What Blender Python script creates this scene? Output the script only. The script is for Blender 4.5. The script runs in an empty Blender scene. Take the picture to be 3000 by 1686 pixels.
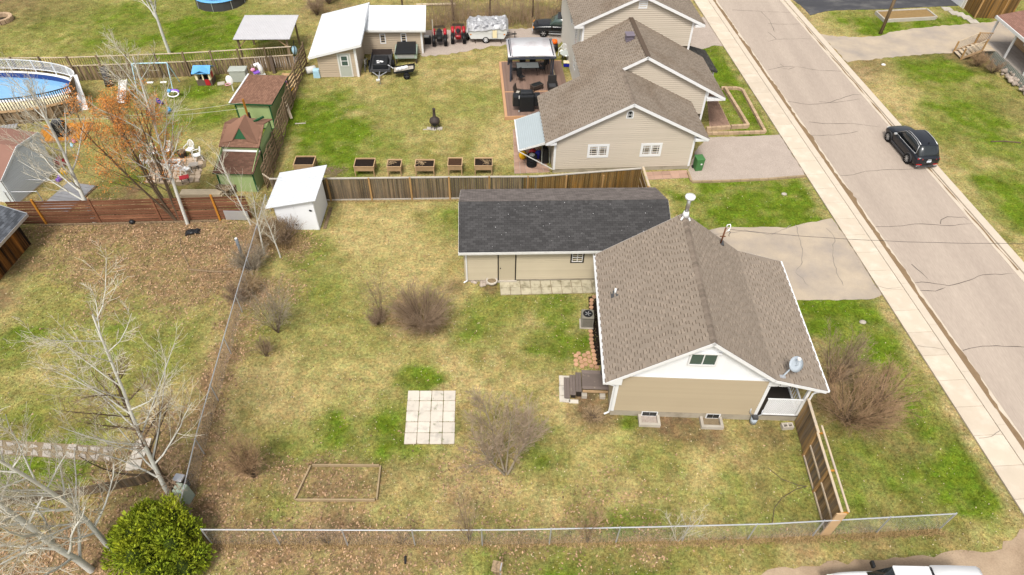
import bpy, math, random
import numpy as np
from mathutils import Vector, Matrix
rnd = random.Random(7)
sc = bpy.context.scene
COL = sc.collection
R = math.radians
# ---------------------------------------------------------------- camera
cam_data = bpy.data.cameras.new('camera')
cam = bpy.data.objects.new('camera', cam_data)
COL.objects.link(cam)
cam_data.sensor_width = 36.0
cam_data.lens = 23.07
cam_data.clip_end = 2000
_th, _ro = 0.795242, 0.018643
_F = Vector((0, math.cos(_th), -math.sin(_th)))
_Rt = Vector((1, 0, 0))
_U = Vector((0, math.sin(_th), math.cos(_th)))
_r = _Rt * math.cos(_ro) + _U * math.sin(_ro)
_u = _U * math.cos(_ro) - _Rt * math.sin(_ro)
cam.matrix_world = Matrix(((_r.x, _u.x, -_F.x, 0), (_r.y, _u.y, -_F.y, 0), (_r.z, _u.z, -_F.z, 27.0), (0, 0, 0, 1)))
sc.camera = cam
# ---------------------------------------------------------------- world, sun, exposure
SUN_EL, SUN_AZ = R(58), R(194)          # azimuth clockwise from +Y, where the sun stands
world = bpy.data.worlds.new('World')
sc.world = world
world.use_nodes = True
wn = world.node_tree
for nd in list(wn.nodes): wn.nodes.remove(nd)
sky = wn.nodes.new('ShaderNodeTexSky')
sky.sky_type = 'NISHITA'
sky.sun_disc = False
sky.sun_elevation = SUN_EL
sky.sun_rotation = SUN_AZ
sky.dust_density = 4.0
sky.ozone_density = 0.6
hsv = wn.nodes.new('ShaderNodeHueSaturation')
hsv.inputs['Saturation'].default_value = 0.22
bgn = wn.nodes.new('ShaderNodeBackground')
bgn.inputs['Strength'].default_value = 0.13
won = wn.nodes.new('ShaderNodeOutputWorld')
wn.links.new(sky.outputs[0], hsv.inputs['Color'])
wn.links.new(hsv.outputs[0], bgn.inputs['Color'])
wn.links.new(bgn.outputs[0], won.inputs['Surface'])
sun_data = bpy.data.lights.new('sun', 'SUN')
sun_data.energy = 1.9
sun_data.angle = R(14)
sun_data.color = (1.0, 0.95, 0.87)
sun = bpy.data.objects.new('sun', sun_data)
COL.objects.link(sun)
_sd = Vector((math.sin(SUN_AZ) * math.cos(SUN_EL), math.cos(SUN_AZ) * math.cos(SUN_EL), math.sin(SUN_EL)))
sun.rotation_euler = _sd.to_track_quat('Z', 'Y').to_euler()
sun.location = _sd * 60
sc.view_settings.view_transform = 'Standard'
sc.view_settings.look = 'None'
sc.view_settings.gamma = 1.0
sc.view_settings.use_curve_mapping = False
sc.view_settings.exposure = 0.65
sc.render.engine = 'CYCLES'
# ---------------------------------------------------------------- mesh helpers
class MB:
    def __init__(s):
        s.v = []; s.f = []; s.m = []
    def add(s, vs, fs, mi=0):
        n = len(s.v); s.v.extend(vs)
        for f in fs:
            s.f.append(tuple(i + n for i in f)); s.m.append(mi)
        return s
    def bx(s, x0, y0, z0, x1, y1, z1, mi=0):
        return s.add([(x0,y0,z0),(x1,y0,z0),(x1,y1,z0),(x0,y1,z0),(x0,y0,z1),(x1,y0,z1),(x1,y1,z1),(x0,y1,z1)],
                     [(0,3,2,1),(4,5,6,7),(0,1,5,4),(1,2,6,5),(2,3,7,6),(3,0,4,7)], mi)
    def box(s, cx, cy, cz, sx, sy, sz, rz=0, mi=0, rx=0, ry=0, tap=1.0):
        hx, hy, hz = sx/2, sy/2, sz/2
        vs = [(-hx,-hy,-hz),(hx,-hy,-hz),(hx,hy,-hz),(-hx,hy,-hz),(-hx*tap,-hy*tap,hz),(hx*tap,-hy*tap,hz),(hx*tap,hy*tap,hz),(-hx*tap,hy*tap,hz)]
        if rx or ry or rz:
            m = Matrix.Rotation(rz,3,'Z') @ Matrix.Rotation(ry,3,'Y') @ Matrix.Rotation(rx,3,'X')
            vs = [tuple(m @ Vector(v)) for v in vs]
        return s.add([(v[0]+cx,v[1]+cy,v[2]+cz) for v in vs], [(0,3,2,1),(4,5,6,7),(0,1,5,4),(1,2,6,5),(2,3,7,6),(3,0,4,7)], mi)
    def bar(s, p, q, w, h, mi=0):
        p = Vector(p); q = Vector(q); d = (q-p)
        if d.length < 1e-6: return s
        d.normalize()
        a = d.cross(Vector((0,0,1)))
        a = a.normalized() if a.length > 1e-4 else Vector((1,0,0))
        b = a.cross(d).normalized()
        a *= w/2; b *= h/2
        vs = [p-a-b,p+a-b,p+a+b,p-a+b,q-a-b,q+a-b,q+a+b,q-a+b]
        return s.add([tuple(v) for v in vs], [(0,1,2,3),(7,6,5,4),(0,4,5,1),(1,5,6,2),(2,6,7,3),(3,7,4,0)], mi)
    def tube(s, pts, rad, n=6, mi=0, cap=True):
        pts = [Vector(p) for p in pts]; k = len(pts)
        if not hasattr(rad, '__len__'): rad = [rad]*k
        vs = []; fs = []
        t0 = (pts[1]-pts[0]).normalized()
        a = t0.orthogonal().normalized()
        for i in range(k):
            t = (pts[min(i+1,k-1)]-pts[max(i-1,0)])
            t = t.normalized() if t.length > 1e-7 else t0
            a = (a - t*a.dot(t))
            a = a.normalized() if a.length > 1e-6 else t.orthogonal().normalized()
            b = t.cross(a)
            for j in range(n):
                an = 2*math.pi*j/n
                vs.append(tuple(pts[i] + (a*math.cos(an)+b*math.sin(an))*rad[i]))
        for i in range(k-1):
            for j in range(n):
                fs.append((i*n+j, i*n+(j+1)%n, (i+1)*n+(j+1)%n, (i+1)*n+j))
        if cap:
            fs.append(tuple(reversed(range(n)))); fs.append(tuple(range((k-1)*n, k*n)))
        return s.add(vs, fs, mi)
    def cyl(s, p, q, r, r2=None, n=12, mi=0):
        return s.tube([p,q],[r, r if r2 is None else r2], n, mi)
    def lathe(s, prof, c=(0,0,0), n=16, mi=0):
        vs = []; fs = []; k = len(prof)
        for r, z in prof:
            for j in range(n):
                a = 2*math.pi*j/n
                vs.append((c[0]+r*math.cos(a), c[1]+r*math.sin(a), c[2]+z))
        for i in range(k-1):
            for j in range(n):
                fs.append((i*n+j, i*n+(j+1)%n, (i+1)*n+(j+1)%n, (i+1)*n+j))
        fs.append(tuple(reversed(range(n)))); fs.append(tuple(range((k-1)*n, k*n)))
        return s.add(vs, fs, mi)
    def prism(s, poly, z0, z1, mi=0):
        n = len(poly)
        ar = sum(poly[i][0]*poly[(i+1)%n][1]-poly[(i+1)%n][0]*poly[i][1] for i in range(n))
        if ar < 0: poly = list(reversed(poly))
        vs = [(p[0],p[1],z0) for p in poly]+[(p[0],p[1],z1) for p in poly]
        fs = [tuple(reversed(range(n))), tuple(range(n,2*n))]+[(i,(i+1)%n,n+(i+1)%n,n+i) for i in range(n)]
        return s.add(vs, fs, mi)
    def slab(s, pts, t, mi=0):
        # polygon in space (pts, counter-clockwise seen from outside) thickened inwards by t
        P = [Vector(p) for p in pts]; n = len(P)
        nv = Vector((0,0,0))
        for i in range(n): nv += (P[i]-P[0]).cross(P[(i+1)%n]-P[0])
        nv.normalize()
        Q = [p-nv*t for p in P]
        fs = [tuple(range(n)), tuple(reversed(range(n,2*n)))]+[(i,n+i,n+(i+1)%n,(i+1)%n) for i in range(n)]
        return s.add([tuple(p) for p in P]+[tuple(p) for p in Q], fs, mi)
    def ball(s, c, rx, ry=None, rz=None, n=10, m=6, mi=0):
        ry = rx if ry is None else ry; rz = rx if rz is None else rz
        vs = [(c[0],c[1],c[2]-rz)]; fs = []
        for i in range(1,m):
            a = -math.pi/2+math.pi*i/m
            for j in range(n):
                b = 2*math.pi*j/n
                vs.append((c[0]+rx*math.cos(a)*math.cos(b), c[1]+ry*math.cos(a)*math.sin(b), c[2]+rz*math.sin(a)))
        vs.append((c[0],c[1],c[2]+rz)); T = len(vs)-1
        for j in range(n): fs.append((0,1+(j+1)%n,1+j))
        for i in range(m-2):
            for j in range(n):
                fs.append((1+i*n+j,1+i*n+(j+1)%n,1+(i+1)*n+(j+1)%n,1+(i+1)*n+j))
        for j in range(n): fs.append((T,1+(m-2)*n+j,1+(m-2)*n+(j+1)%n))
        return s.add(vs, fs, mi)
    def mesh(s, name, mats, smooth=False):
        me = bpy.data.meshes.new(name)
        me.from_pydata(s.v, [], s.f)
        if isinstance(mats, str): mats = [mats]
        for m in mats: me.materials.append(MAT[m])
        if len(mats) > 1: me.polygons.foreach_set('material_index', s.m)
        if smooth: me.polygons.foreach_set('use_smooth', [True]*len(me.polygons))
        me.update()
        return me
    def o(s, name, mats, parent=None, smooth=False, bev=0, sub=0, loc=None, rz=0):
        return mk(name, s.mesh(name, mats, smooth), parent, bev, sub, loc, rz)
def mk(name, me, parent=None, bev=0, sub=0, loc=None, rz=0):
    ob = bpy.data.objects.new(name, me)
    COL.objects.link(ob)
    if parent: ob.parent = parent
    if loc: ob.location = loc
    if rz: ob.rotation_euler.z = rz
    if bev:
        md = ob.modifiers.new('bevel','BEVEL'); md.width = bev; md.segments = 2; md.limit_method = 'ANGLE'
    if sub:
        md = ob.modifiers.new('sub','SUBSURF'); md.levels = sub; md.render_levels = sub
    return ob
def tag(ob, label=None, cat=None, group=None, kind=None):
    if label: ob['label'] = label
    if cat: ob['category'] = cat
    if group: ob['group'] = group
    if kind: ob['kind'] = kind
    return ob
def E(name, label, cat, loc=(0,0,0), rz=0, group=None):
    ob = bpy.data.objects.new(name, None)
    ob.empty_display_size = 0.2
    COL.objects.link(ob)
    ob.location = (loc[0], loc[1], loc[2] if len(loc) > 2 else 0)
    ob.rotation_euler.z = rz
    return tag(ob, label, cat, group)
def dup(root, label=None, loc=None, rz=None):
    def cp(ob, par):
        c = ob.copy(); COL.objects.link(c); c.parent = par
        for ch in list(kids.get(ob, [])): cp(ch, c)
        return c
    kids = {}
    for ob in COL.objects:
        if ob.parent: kids.setdefault(ob.parent, []).append(ob)
    c = cp(root, None)
    if label: c['label'] = label
    if loc: c.location = (loc[0], loc[1], loc[2] if len(loc) > 2 else 0)
    if rz is not None: c.rotation_euler.z = rz
    return c
def lerp(a, b, t): return tuple(x+(y-x)*t for x, y in zip(a, b))
def ang(a, b): return math.atan2(b[1]-a[1], b[0]-a[0])
def dist(a, b): return math.hypot(b[0]-a[0], b[1]-a[1])
# ---------------------------------------------------------------- materials
MAT = {}
def srgb(r, g, b):
    f = lambda c: (c/255/12.92) if c/255 <= .04045 else ((c/255+.055)/1.055)**2.4
    return (f(r), f(g), f(b))
def mat(name, col, rough=.8, var=.15, scale=3.0, col2=None, thr=.5, soft=.12, sc2=1.5, bump=0, bsc=60, metal=0, rndv=0, isl=0, stretch=(1,1,1), spec=.3, coat=0, emit=None, trans=0, alpha=1, det=4, fine=0, fsc=90):
    m = bpy.data.materials.new(name); m.use_nodes = True
    nt = m.node_tree; N = nt.nodes; L = nt.links
    b = N['Principled BSDF']
    b.inputs['Roughness'].default_value = rough
    b.inputs['Metallic'].default_value = metal
    b.inputs['Specular IOR Level'].default_value = spec if rough < .8 else min(spec, .06)
    if coat: b.inputs['Coat Weight'].default_value = coat; b.inputs['Coat Roughness'].default_value = .05
    if trans: b.inputs['Transmission Weight'].default_value = trans
    if alpha < 1: b.inputs['Alpha'].default_value = alpha
    geo = N.new('ShaderNodeNewGeometry')
    mp = N.new('ShaderNodeMapping'); mp.inputs['Scale'].default_value = stretch
    L.new(geo.outputs['Position'], mp.inputs['Vector'])
    def noise(s, d=4, ro=.6):
        n = N.new('ShaderNodeTexNoise'); n.inputs['Scale'].default_value = s; n.inputs['Detail'].default_value = d
        n.inputs['Roughness'].default_value = ro
        L.new(mp.outputs[0], n.inputs['Vector']); return n
    def math_(op, a, bb=None):
        n = N.new('ShaderNodeMath'); n.operation = op
        for i, x in enumerate((a, bb)):
            if x is None: continue
            if isinstance(x, (int, float)): n.inputs[i].default_value = x
            else: L.new(x, n.inputs[i])
        return n.outputs[0]
    cur = None
    if col2 is not None:
        n2 = noise(sc2, 5)
        mr = N.new('ShaderNodeMapRange'); mr.inputs[1].default_value = thr-soft; mr.inputs[2].default_value = thr+soft
        L.new(n2.outputs[0], mr.inputs[0])
        mx = N.new('ShaderNodeMix'); mx.data_type = 'RGBA'
        mx.inputs[6].default_value = (*col,1); mx.inputs[7].default_value = (*col2,1)
        L.new(mr.outputs[0], mx.inputs[0]); cur = mx.outputs[2]
    fac = 1.0
    if var:
        n1 = noise(scale, det)
        fac = math_('ADD', math_('MULTIPLY', math_('SUBTRACT', n1.outputs[0], .5), 2*var), 1.0)
    if fine:
        n3 = noise(fsc, 2)
        fac = math_('MULTIPLY', fac, math_('ADD', math_('MULTIPLY', math_('SUBTRACT', n3.outputs[0], .5), 2*fine), 1.0))
    if rndv or isl:
        oi = N.new('ShaderNodeObjectInfo')
        s_ = oi.outputs['Random']
        if isl: s_ = math_('FRACT', math_('ADD', s_, math_('MULTIPLY', geo.outputs['Random Per Island'], 7.31)))
        fac = math_('MULTIPLY', fac, math_('ADD', math_('MULTIPLY', math_('SUBTRACT', s_, .5), 2*max(rndv, isl)), 1.0))
    if isinstance(fac, float):
        b.inputs['Base Color'].default_value = (*col,1)
        if cur is not None: L.new(cur, b.inputs['Base Color'])
    else:
        vm = N.new('ShaderNodeVectorMath'); vm.operation = 'SCALE'
        if cur is not None: L.new(cur, vm.inputs[0])
        else: vm.inputs[0].default_value = col
        L.new(fac, vm.inputs['Scale']); L.new(vm.outputs[0], b.inputs['Base Color'])
    if bump:
        nb = noise(bsc, 3)
        bp = N.new('ShaderNodeBump'); bp.inputs['Strength'].default_value = bump; bp.inputs['Distance'].default_value = .02
        L.new(nb.outputs[0], bp.inputs['Height']); L.new(bp.outputs[0], b.inputs['Normal'])
    if emit: b.inputs['Emission Color'].default_value = (*emit,1); b.inputs['Emission Strength'].default_value = 1
    MAT[name] = m
    return m
mat('white', (.66,.66,.66), .45, .05)
mat('white_old', (.58,.57,.54), .6, .14, 2.5, fine=.06)
mat('white_plastic', (.8,.8,.79), .35, .03)
mat('metal_white', (.62,.64,.66), .4, .06, .7, col2=(.50,.53,.56), thr=.62, soft=.08, sc2=.9, stretch=(1,3,1))
mat('concrete', (.42,.38,.32), .9, .16, 2, col2=(.33,.29,.24), thr=.58, sc2=1.2, rndv=.07, bump=.15, bsc=30, fine=.1)
mat('sidewalk', (.50,.425,.335), .9, .12, .8, rndv=.06, fine=.09, col2=(.57,.50,.41), thr=.6, sc2=1.1)
mat('kerb', (.50,.43,.345), .9, .12, 1.5, fine=.08)
mat('patio_slab', (.53,.48,.41), .9, .14, 2.2, rndv=.08, fine=.12, col2=(.36,.33,.29), thr=.63, sc2=2.5)
mat('old_slab', (.40,.36,.26), .9, .2, 1.8, rndv=.08, fine=.12, col2=(.20,.175,.11), thr=.58, soft=.1, sc2=2.2)
mat('grey_slab', (.36,.32,.28), .9, .2, 2, rndv=.1, fine=.12)
mat('asphalt_light', (.325,.268,.222), .92, .12, .5, fine=.2, fsc=18, col2=(.39,.325,.268), thr=.5, soft=.2, sc2=.55, stretch=(1,.12,1))
mat('asphalt_dark', (.06,.06,.065), .85, .3, .6, col2=(.13,.125,.12), thr=.6, sc2=.7, stretch=(.5,1,1), fine=.15)
mat('driveway', (.40,.33,.25), .92, .14, .6, col2=(.29,.25,.215), thr=.55, soft=.15, sc2=.45, fine=.12, fsc=22)
mat('crack', (.10,.083,.07), .8, .2)
mat('crack_soft', (.24,.205,.17), .9, .2)
mat('gutter_mud', (.205,.14,.082), .85, .35, 1.3, fine=.2, fsc=20)
mat('gravel', (.36,.30,.255), .95, .15, 1.0, bump=.5, bsc=18, fine=.42, fsc=16)
mat('dirt_lane', (.27,.195,.13), .95, .22, .8, bump=.3, bsc=20, fine=.25, fsc=14, col2=(.36,.27,.185), thr=.5, sc2=.5)
mat('soil', (.020,.014,.011), .95, .4, 6, bump=.6, bsc=25, fine=.4, fsc=30)
mat('sand', (.50,.36,.19), .95, .15, 2, fine=.12)
mat('paver_red', (.36,.235,.175), .9, .18, 2, rndv=.14, isl=.14, fine=.1)
mat('hex_paver', (.46,.27,.165), .9, .15, 4, rndv=.12, fine=.1)
mat('paver_tan', (.46,.36,.27), .9, .2, 3, rndv=.12, fine=.1)
mat('bed_stone', (.40,.285,.185), .9, .18, 3, rndv=.14, bump=.3, bsc=30)
mat('rock', (.36,.30,.25), .9, .3, 4, rndv=.2, bump=.5, bsc=14)
mat('siding_tan', (.33,.268,.18), .55, .05, .6, rndv=.03)
mat('siding_beige', (.46,.40,.325), .6, .06, .7, rndv=.03)
mat('siding_garage', (.43,.37,.265), .6, .07, .7, rndv=.03)
mat('siding_ws', (.42,.34,.25), .6, .06, .7, rndv=.03)
mat('siding_cream', (.60,.565,.50), .6, .05, .7, rndv=.02)
mat('siding_grey', (.60,.63,.64), .6, .06, .7, rndv=.03)
mat('board_white', (.74,.75,.77), .5, .05, 1, rndv=.02)
mat('foundation', (.33,.29,.225), .95, .25, 1.4, col2=(.22,.19,.14), thr=.6, sc2=1.7, fine=.1)
mat('sheathing_shade', (.07,.055,.04), .9, .1)  # wall core coloured dark to paint the shadow lines between siding boards
mat('shingle_brown_base', (.228,.188,.150), .95, .07, .8, isl=.04, fine=.14, fsc=45)
mat('shingle_nb_base', (.215,.178,.142), .95, .12, .5, isl=.04, fine=.14, fsc=45, col2=(.165,.127,.094), thr=.62, soft=.12, sc2=.35)
mat('shingle_brown', (.245,.20,.158), .95, .08, .8, isl=.13, fine=.16, fsc=45)
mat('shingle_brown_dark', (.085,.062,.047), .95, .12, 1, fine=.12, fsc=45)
mat('ridge_brown', (.19,.153,.122), .95, .12, 2, isl=.2, fine=.14, fsc=45)
mat('shingle_nb', (.215,.175,.138), .95, .14, .5, isl=.15, fine=.16, fsc=45, col2=(.165,.125,.092), thr=.62, soft=.12, sc2=.35)
mat('shingle_nb_dark', (.095,.07,.053), .95, .12, 1)
mat('shingle_black', (.054,.052,.052), .95, .14, 1.2, isl=.2, fine=.2, fsc=40)
mat('shingle_black_gap', (.024,.023,.025), .95, .1)
mat('shingle_worn', (.145,.125,.115), .95, .25, 2.0, isl=.22, fine=.25, fsc=30)
mat('shingle_dkgrey', (.05,.047,.043), .95, .12, 1, isl=.25)
mat('shingle_slate', (.085,.092,.105), .95, .1, 1, isl=.42, fine=.15)
mat('shingle_red', (.20,.11,.075), .95, .12, 1.5, isl=.2, fine=.15)
mat('shingle_red_dark', (.125,.068,.048), .95, .12, 1.5, isl=.2)
mat('shingle_plum', (.235,.13,.10), .95, .1, 1, isl=.12)
mat('green_wall', (.31,.40,.175), .7, .07, .8, stretch=(3,3,.4))
mat('green_trim', (.012,.075,.026), .6, .08)
mat('wood_weather', (.215,.155,.095), .9, .35, 2.5, rndv=.3, stretch=(6,6,.5), col2=(.085,.062,.04), thr=.56, soft=.1, sc2=1.6, fine=.15, fsc=14)
mat('wood_fence', (.145,.088,.036), .85, .4, 2.0, rndv=.35, stretch=(7,7,.45), col2=(.26,.13,.03), thr=.6, soft=.1, sc2=1.1, fine=.2, fsc=12)
mat('wood_fence_dk', (.105,.085,.062), .88, .35, 2.0, rndv=.4, stretch=(7,7,.4), col2=(.20,.14,.085), thr=.55, soft=.12, sc2=1.2, fine=.2, fsc=12)
mat('wood_privacy', (.27,.175,.085), .85, .35, 1.5, rndv=.3, stretch=(3,7,.4), col2=(.14,.112,.085), thr=.52, soft=.1, sc2=.9, fine=.15)
mat('wood_rail', (.50,.40,.28), .85, .2, 2, col2=(.35,.30,.25), thr=.55, sc2=2)
mat('wood_grey_rail', (.40,.365,.315), .85, .2, 2, fine=.12)
mat('wood_new', (.45,.30,.165), .75, .15, 3, rndv=.1, stretch=(1,1,1))
mat('wood_planter', (.37,.25,.14), .8, .18, 3, rndv=.15, col2=(.30,.20,.11), thr=.6, sc2=2)
mat('wood_post', (.33,.20,.085), .8, .2, 3, rndv=.15)
mat('wood_orange', (.40,.165,.02), .75, .2, 2, rndv=.15)
mat('wood_red', (.15,.066,.038), .8, .25, 1.2, rndv=.25, stretch=(.4,3,3), col2=(.21,.10,.055), thr=.6, sc2=1.2)
mat('wood_burn', (.30,.125,.03), .8, .4, 1.2, rndv=.3, stretch=(6,6,.25), col2=(.02,.015,.012), thr=.47, soft=.12, sc2=.55)
mat('wood_lattice', (.26,.18,.115), .85, .3, 2, rndv=.28, stretch=(2,1,2), fine=.15)
mat('wood_timber', (.52,.43,.30), .85, .2, 3, rndv=.1, fine=.15)
mat('deck_brown', (.20,.130,.10), .7, .12, 2, rndv=.12, stretch=(6,.6,1))
mat('deck_trim', (.46,.26,.14), .7, .1)
mat('deck_grey', (.15,.12,.105), .8, .2, 2, rndv=.12, col2=(.34,.28,.21), thr=.68, soft=.06, sc2=3.5)
mat('deck_slate', (.22,.22,.23), .8, .15, 2, rndv=.12)
mat('dark_paint', (.022,.017,.014), .6, .1)
mat('glass_dark', (.016,.02,.022), .06, 0, spec=.6)
mat('glass_green', (.055,.085,.075), .08, 0, spec=.6)
mat('black', (.012,.012,.013), .5, .15)
mat('black_vinyl', (.013,.014,.016), .42, .2, 4, bump=.2, bsc=6)
mat('tyre', (.016,.016,.017), .8, .2)
mat('rubber_grey', (.06,.06,.062), .7, .2)
mat('steel', (.45,.45,.46), .35, .1, metal=.7)
mat('galv', (.50,.51,.53), .4, .12, metal=.55)
mat('rim', (.50,.50,.50), .35, .08, metal=.6)
mat('aluminium', (.62,.63,.64), .3, .08, metal=.6)
mat('car_paint', (.007,.009,.014), .3, 0, spec=.4, coat=.25)
mat('truck_paint', (.006,.007,.009), .25, 0, spec=.4, coat=.3)
mat('pipe_grey', (.13,.15,.17), .5, .1)
mat('car_trim', (.05,.05,.053), .55, 0)
mat('lamp_red', (.42,.012,.012), .2, 0, spec=.6)
mat('lamp_clear', (.65,.65,.62), .15, 0, spec=.6)
mat('lamp_amber', (.6,.22,.03), .25, 0)
mat('plate', (.60,.64,.70), .4, .08)
mat('red_plastic', (.38,.02,.028), .35, .08)
mat('yellow', (.75,.42,.01), .45, .1)
mat('blue_plastic', (.11,.33,.60), .45, .1, 3)
mat('blue_pale', (.40,.60,.70), .5, .12)
mat('blue_deep', (.015,.02,.30), .4, .1)
mat('cream', (.72,.62,.40), .6, .05)
mat('brown_plastic', (.115,.085,.065), .7, .12)
mat('grey_box', (.36,.38,.34), .6, .1)
mat('pink', (.70,.28,.42), .4, .1)
mat('purple', (.20,.09,.45), .4, .1)
mat('orange_pl', (.85,.13,.01), .4, .08)
mat('bin_green', (.055,.165,.05), .5, .12)
mat('pedestal_green', (.30,.37,.30), .6, .15)
mat('ac_tan', (.20,.185,.15), .6, .12)
mat('ac_dark', (.10,.09,.075), .6, .1)
mat('pool_water', (.16,.35,.56), .12, .12, .4, col2=(.22,.42,.62), thr=.55, soft=.2, sc2=.25, spec=.5)
mat('pool_liner', (.02,.05,.20), .4, .1)
mat('wicker', (.02,.018,.017), .6, .2, 30)
mat('wicker_brown', (.055,.04,.032), .7, .25, 30)
mat('cushion', (.42,.38,.33), .8, .2, 8)
mat('glass_top', (.46,.50,.47), .12, .06, spec=.6)
mat('gazebo_roof', (.62,.61,.62), .4, .05, .8, col2=(.46,.41,.42), thr=.6, soft=.1, sc2=.7)
mat('gazebo_frame', (.04,.045,.06), .5, .1)
mat('curtain', (.09,.09,.10), .8, .2, 6)
mat('corrugated', (.50,.49,.50), .5, .12, 1.2, fine=.08)
mat('awning_metal', (.34,.385,.40), .35, .06, 1)
mat('tarp', (.42,.42,.43), .35, .3, 4, col2=(.13,.13,.145), thr=.60, soft=.06, sc2=2.2, metal=.35, stretch=(1,2.2,1))
mat('camper_white', (.56,.57,.56), .5, .08)
mat('iron_rust', (.045,.033,.028), .7, .35, 5)
mat('chimney_steel', (.5,.49,.47), .28, .05, metal=.85)
mat('vent_purple', (.16,.135,.165), .6, .1)
mat('pot_grey', (.055,.052,.052), .6, .1)
mat('conduit_rust', (.13,.05,.022), .7, .2)
mat('wire_black', (.02,.02,.02), .6, 0)
mat('wire_pale', (.45,.44,.36), .6, 0)
mat('bark_aspen', (.55,.54,.49), .9, .2, 3, col2=(.14,.13,.11), thr=.70, soft=.05, sc2=5, stretch=(1,1,.6))
mat('twig_aspen', (.52,.475,.38), .9, .2, 2)
mat('bark_brown', (.115,.082,.055), .95, .25, 4)
mat('twig_brown', (.26,.185,.125), .9, .2, 2)
mat('twig_rust', (.31,.205,.12), .9, .2, 2)
mat('twig_grey', (.28,.235,.175), .9, .2, 2)
mat('twig_straw', (.38,.275,.16), .9, .2, 2)
mat('dish_grey', (.33,.37,.41), .55, .05)
mat('bud_orange', (.52,.20,.05), .8, .3, 2, isl=.3)
mat('cedar', (.28,.31,.014), .75, .25, 2.5, isl=.38, col2=(.15,.22,.012), thr=.5, soft=.15, sc2=1.4)
mat('twig_tree', (.32,.245,.175), .9, .2, 2)
mat('hose_mat', (.09,.065,.045), .7, .1)
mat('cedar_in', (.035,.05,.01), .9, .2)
mat('leaf_pale', (.50,.41,.28), .8, .2, 2, isl=.35)
mat('bed_board', (.30,.225,.135), .9, .25, 2, rndv=.1)
mat('soil_red', (.055,.03,.018), .95, .4, 6, bump=.6, bsc=25, fine=.4, fsc=30)
mat('weed', (.10,.15,.02), .8, .2, 2, isl=.3)
mat('dry_blade', (.36,.25,.12), .85, .2, 2, isl=.4)
mat('leaf_dry', (.31,.20,.12), .9, .2, 2, isl=.6)
mat('compost', (.21,.16,.10), .95, .35, 5, fine=.4, fsc=25)
mat('dead_plants', (.38,.25,.11), .95, .3, 4, isl=.4)
# ---------------------------------------------------------------- numpy noise
def _h(ix, iy, s):
    n = np.sin(ix*127.1 + iy*311.7 + s*74.7)*43758.5453
    return n - np.floor(n)
def vnoise(x, y, s=0):
    ix = np.floor(x); iy = np.floor(y); fx = x-ix; fy = y-iy
    fx = fx*fx*(3-2*fx); fy = fy*fy*(3-2*fy)
    a = _h(ix,iy,s); b = _h(ix+1,iy,s); c = _h(ix,iy+1,s); d = _h(ix+1,iy+1,s)
    return (a*(1-fx)+b*fx)*(1-fy)+(c*(1-fx)+d*fx)*fy
def fbm(x, y, s=0, o=4):
    r = 0; a = .5; t = 0
    for i in range(o):
        r = r+a*vnoise(x*2**i+17.3*i, y*2**i-9.1*i, s+i); t += a; a *= .55
    return r/t
def inpoly(x, y, poly):
    ins = np.zeros(x.shape, bool); n = len(poly); j = n-1
    for i in range(n):
        xi, yi = poly[i][:2]; xj, yj = poly[j][:2]
        if yi != yj:
            c = ((yi > y) != (yj > y)) & (x < (xj-xi)*(y-yi)/(yj-yi)+xi)
            ins ^= c
        j = i
    return ins
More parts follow.
